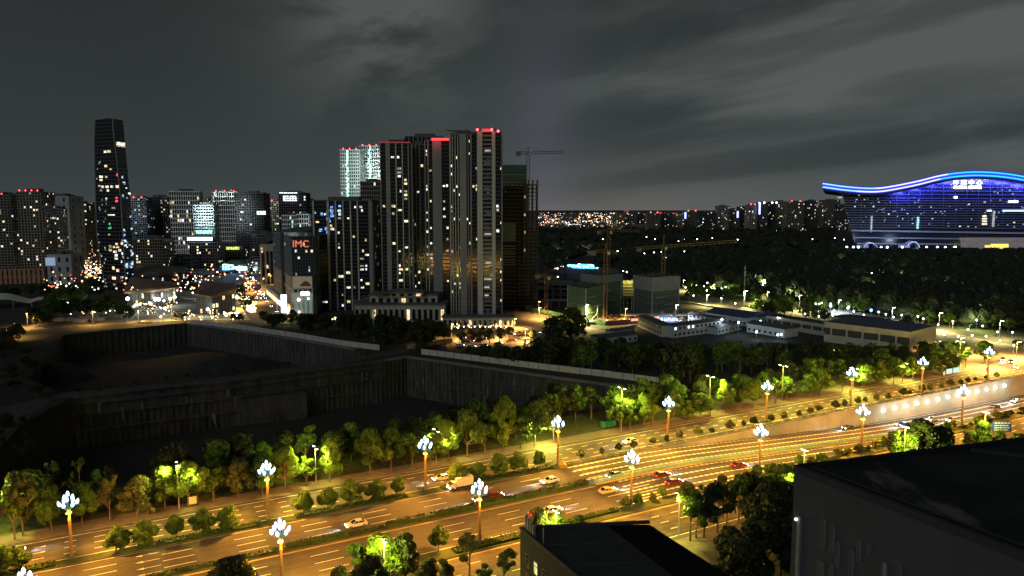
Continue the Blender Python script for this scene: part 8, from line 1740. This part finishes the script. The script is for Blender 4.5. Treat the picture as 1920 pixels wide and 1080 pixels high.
    row(430.5, 433.5, pale, 'long_canopy', 6, slope=.016); row(444, 446.2, pale, 'long_canopy', 6, u_hi=1815, slope=.012); row(455, 457.5, pale, 'long_canopy', 6, u_lo=1604, u_hi=1812, slope=.008)
    for u in range(1615, 2170, 22):
        mb = MB(); v0 = vz(u) + 12; mb.bar(P(u, v0, -.8), P(u, 428, -.8), .5, bm); mb.build('mullion', q)
    rnd = random.Random(12)
    for k_ in range(130):
        u = rnd.uniform(1600, 1925); v = rnd.uniform(max(vz(u) + 14, 345), 428); s = rnd.choice((1.0, 1.0, 1.6)); mb = MB(); p = P(u, v, -.6); mb.box(p, (s * rnd.uniform(1, 2.4), .3, s * 1.2), rnd.choice((WARM[1], DIMW[0], BLUE[0], BLUE[1], DIMW[0]))); mb.build('lit_window', q)
    for u, v, w, h, m in ((1846, 405, 7, 3, WARM[2]), (1846, 410, 9, 3, WARM[2]), (1846, 415, 9, 3, WARM[2]), (1846, 420, 9, 3, WARM[2]), (1855, 395, 9, 3, WARM[1]), (1792, 370, 6, 4, glow('lamp_window', (.75, .95, 1), 4)), (1900, 378, 18, 4, glow('oval_sign', (.75, .97, 1), 2.6)), (1905, 395, 50, 3, glow('cyan_bar', (.45, .85, .95), 1.8)), (1575, 370, 8, 3, DIMW[0]), (1721, 418, 4, 22, BLUE[1]), (1634, 420, 3, 30, DIMW[0]), (1863, 410, 4, 30, DIMW[0])):
        mb = MB(); p = P(u, v, -2.2); mb.box((p.x, p.y, p.z - h * .475), (w * .95, .4, h * .95), m); mb.build('lit_sign' if w > 12 else 'lit_window', q)
    # crystals of light under the crest
    mb = MB()
    for _ in range(110): u = rnd.gauss(1828, 26); v = rnd.uniform(328, 338); p = P(u, max(v, vz(u) + 9), -2); mb.box(p, (rnd.uniform(.6, 2.0), .3, rnd.uniform(1, 4)), rnd.choice((glow('crest_ice', (.55, .8, 1), 2.2), glow('crest_blue', (.15, .4, 1), 1.6), DIMW[0])))
    mb.build('crest_lights', q, kind='stuff')
    # the name in light
    lw = glow('name_white', (.95, 1, .98), 5.5)
    s = thing('sign', 'white glowing characters 环球中心 over GLOBAL CENTER under the crest of the wave roof', 'sign', P(1814, 350, -4)); s['label'] = 'white glowing name in Chinese and Latin letters under the crest of the wave roof'
    m1 = text_mesh('环 球 中 心', 8.6, .4, lw, 'characters'); m2 = text_mesh('GLOBAL CENTER', 7.4, .4, lw, 'characters')
    for m_, v, wpx in ((m1, 347.4, 54), (m2, 355.4, 52)):
        xs = [x.co.x for x in m_.vertices] or [0, 1]; w = max(xs) - min(xs); k_ = wpx * .95 / max(w, .1); p = P(1814, v, -4) - s.location; inst('characters', m_, s, p, (math.pi / 2, 0, 0), (k_, min(k_, 1.15) if False else 1.0, 1))
    # blue wash falling from the light lines on to the glass
    for u in range(1690, 1960, 30):
        l = bpy.data.lights.new('blue_wash', 'AREA'); l.shape = 'RECTANGLE'; l.size = 30; l.size_y = 4; l.energy = 24000 * (1.3 if u > 1760 else .8); l.spread = math.radians(140); l.color = (.09, .10, 1.0); o = bpy.data.objects.new('blue_wash', l); COL.objects.link(o); p = P(u, vz(u) + 15, -13); o.parent = q; o.location = p - q.location; o.rotation_euler = (math.radians(62), 0, 0)
    # entrance shells and glazed hall
    sh = mat('shell_white', (.62, .66, .80), .5)
    for i, (u, v, w, h) in enumerate(((1632, 461, 26, 12), (1712, 464, 24, 14))):
        e = thing('entrance_shell', ('ribbed arched entrance shell at the left foot of the wave roofed centre', 'second arched entrance shell right of the first')[i], 'entrance', P(u, v, -30)); c = P(u, v, -30); c.z = 0; r = w * .475
        for j in range(7): mb = MB(); mb.tube([Vector((c.x + (r + .2) * math.cos(t) + j * 1.2, c.y + j * 4, h * .95 * math.sin(t))) for t in [math.pi * k / 10 for k in range(11)]], 1.1, sh, n=5); mb.build('rib', e)
        mb = MB(); mb.box((c.x, c.y + 30, 0), (r * 1.8, 1, h * .5), glow('entrance_blue', (.35, .5, .9), .5)); mb.build('door', e)
        l = bpy.data.lights.new('entrance_light', 'POINT'); l.energy = 26000; l.color = (.5, .65, 1); l.shadow_soft_size = 2; o = bpy.data.objects.new('entrance_light', l); COL.objects.link(o); o.parent = e; o.location = (0, -22, 10)
    e = thing('glass_hall', 'low curved glass hall with golden rooms at the right foot of the centre', 'building', P(1880, 468, -50)); e.location.z = 0
    for j in range(10):
        z0, z1 = AtY(1880, 469 - j * 2.3, Y - 50).z, AtY(1880, 469 - (j + 1) * 2.3, Y - 50).z; z0 = max(z0, 0); off = (j / 10) ** 2 * 12; a, b = AtY(1806 + (4 if j < 2 else j * .3), 392, Y - 50).x, AtY(2100, 392, Y - 50).x
        if z1 <= 0: continue
        for i in range(26):
            x0, x1 = a + (b - a) * i / 26 + .3, a + (b - a) * (i + 1) / 26 - .3; u = 1806 + 294 * i / 26; gold = 1846 < u < 1890 and 1 <= j <= 4; mb = MB(); m = glow('hall_gold', (1, .72, .12), 1.5) if gold and rnd.random() < .85 else (glow('hall_dim', (.55, .52, .62), .22) if rnd.random() < .6 else glow('hall_warmdim', (.6, .42, .3), .22)); mb.prism([(x0, e.location.y + off), (x1, e.location.y + off), (x1, e.location.y + off + 1), (x0, e.location.y + off + 1)], z0 + .25, z1, m); mb.build('glass_panel', e)
    for i, (u, v) in enumerate(((1588, 456), (1600, 458), (1610, 455), (1664, 455), (1692, 456), (1758, 456), (1790, 456), (1792, 452), (1737, 465), (1600, 462), (1652, 462), (1772, 468))):
        mb = MB(); mb.ball((0, 0, 6), 1.9, glow('fore_lamp', (.85, .9, 1), 6), 6, 4); mb.tube([(0, 0, 0), (0, 0, 6)], .25, metal_g, n=4); o = mb.build('globe_lamp'); o.location = AtY(u, v + 3, Y - 70) * 1.0; o.location.z = 0; tag(o, 'white globe lamp on the forecourt of the wave roofed centre', 'globe lamp', 'globe lamps on the forecourt')
centre()
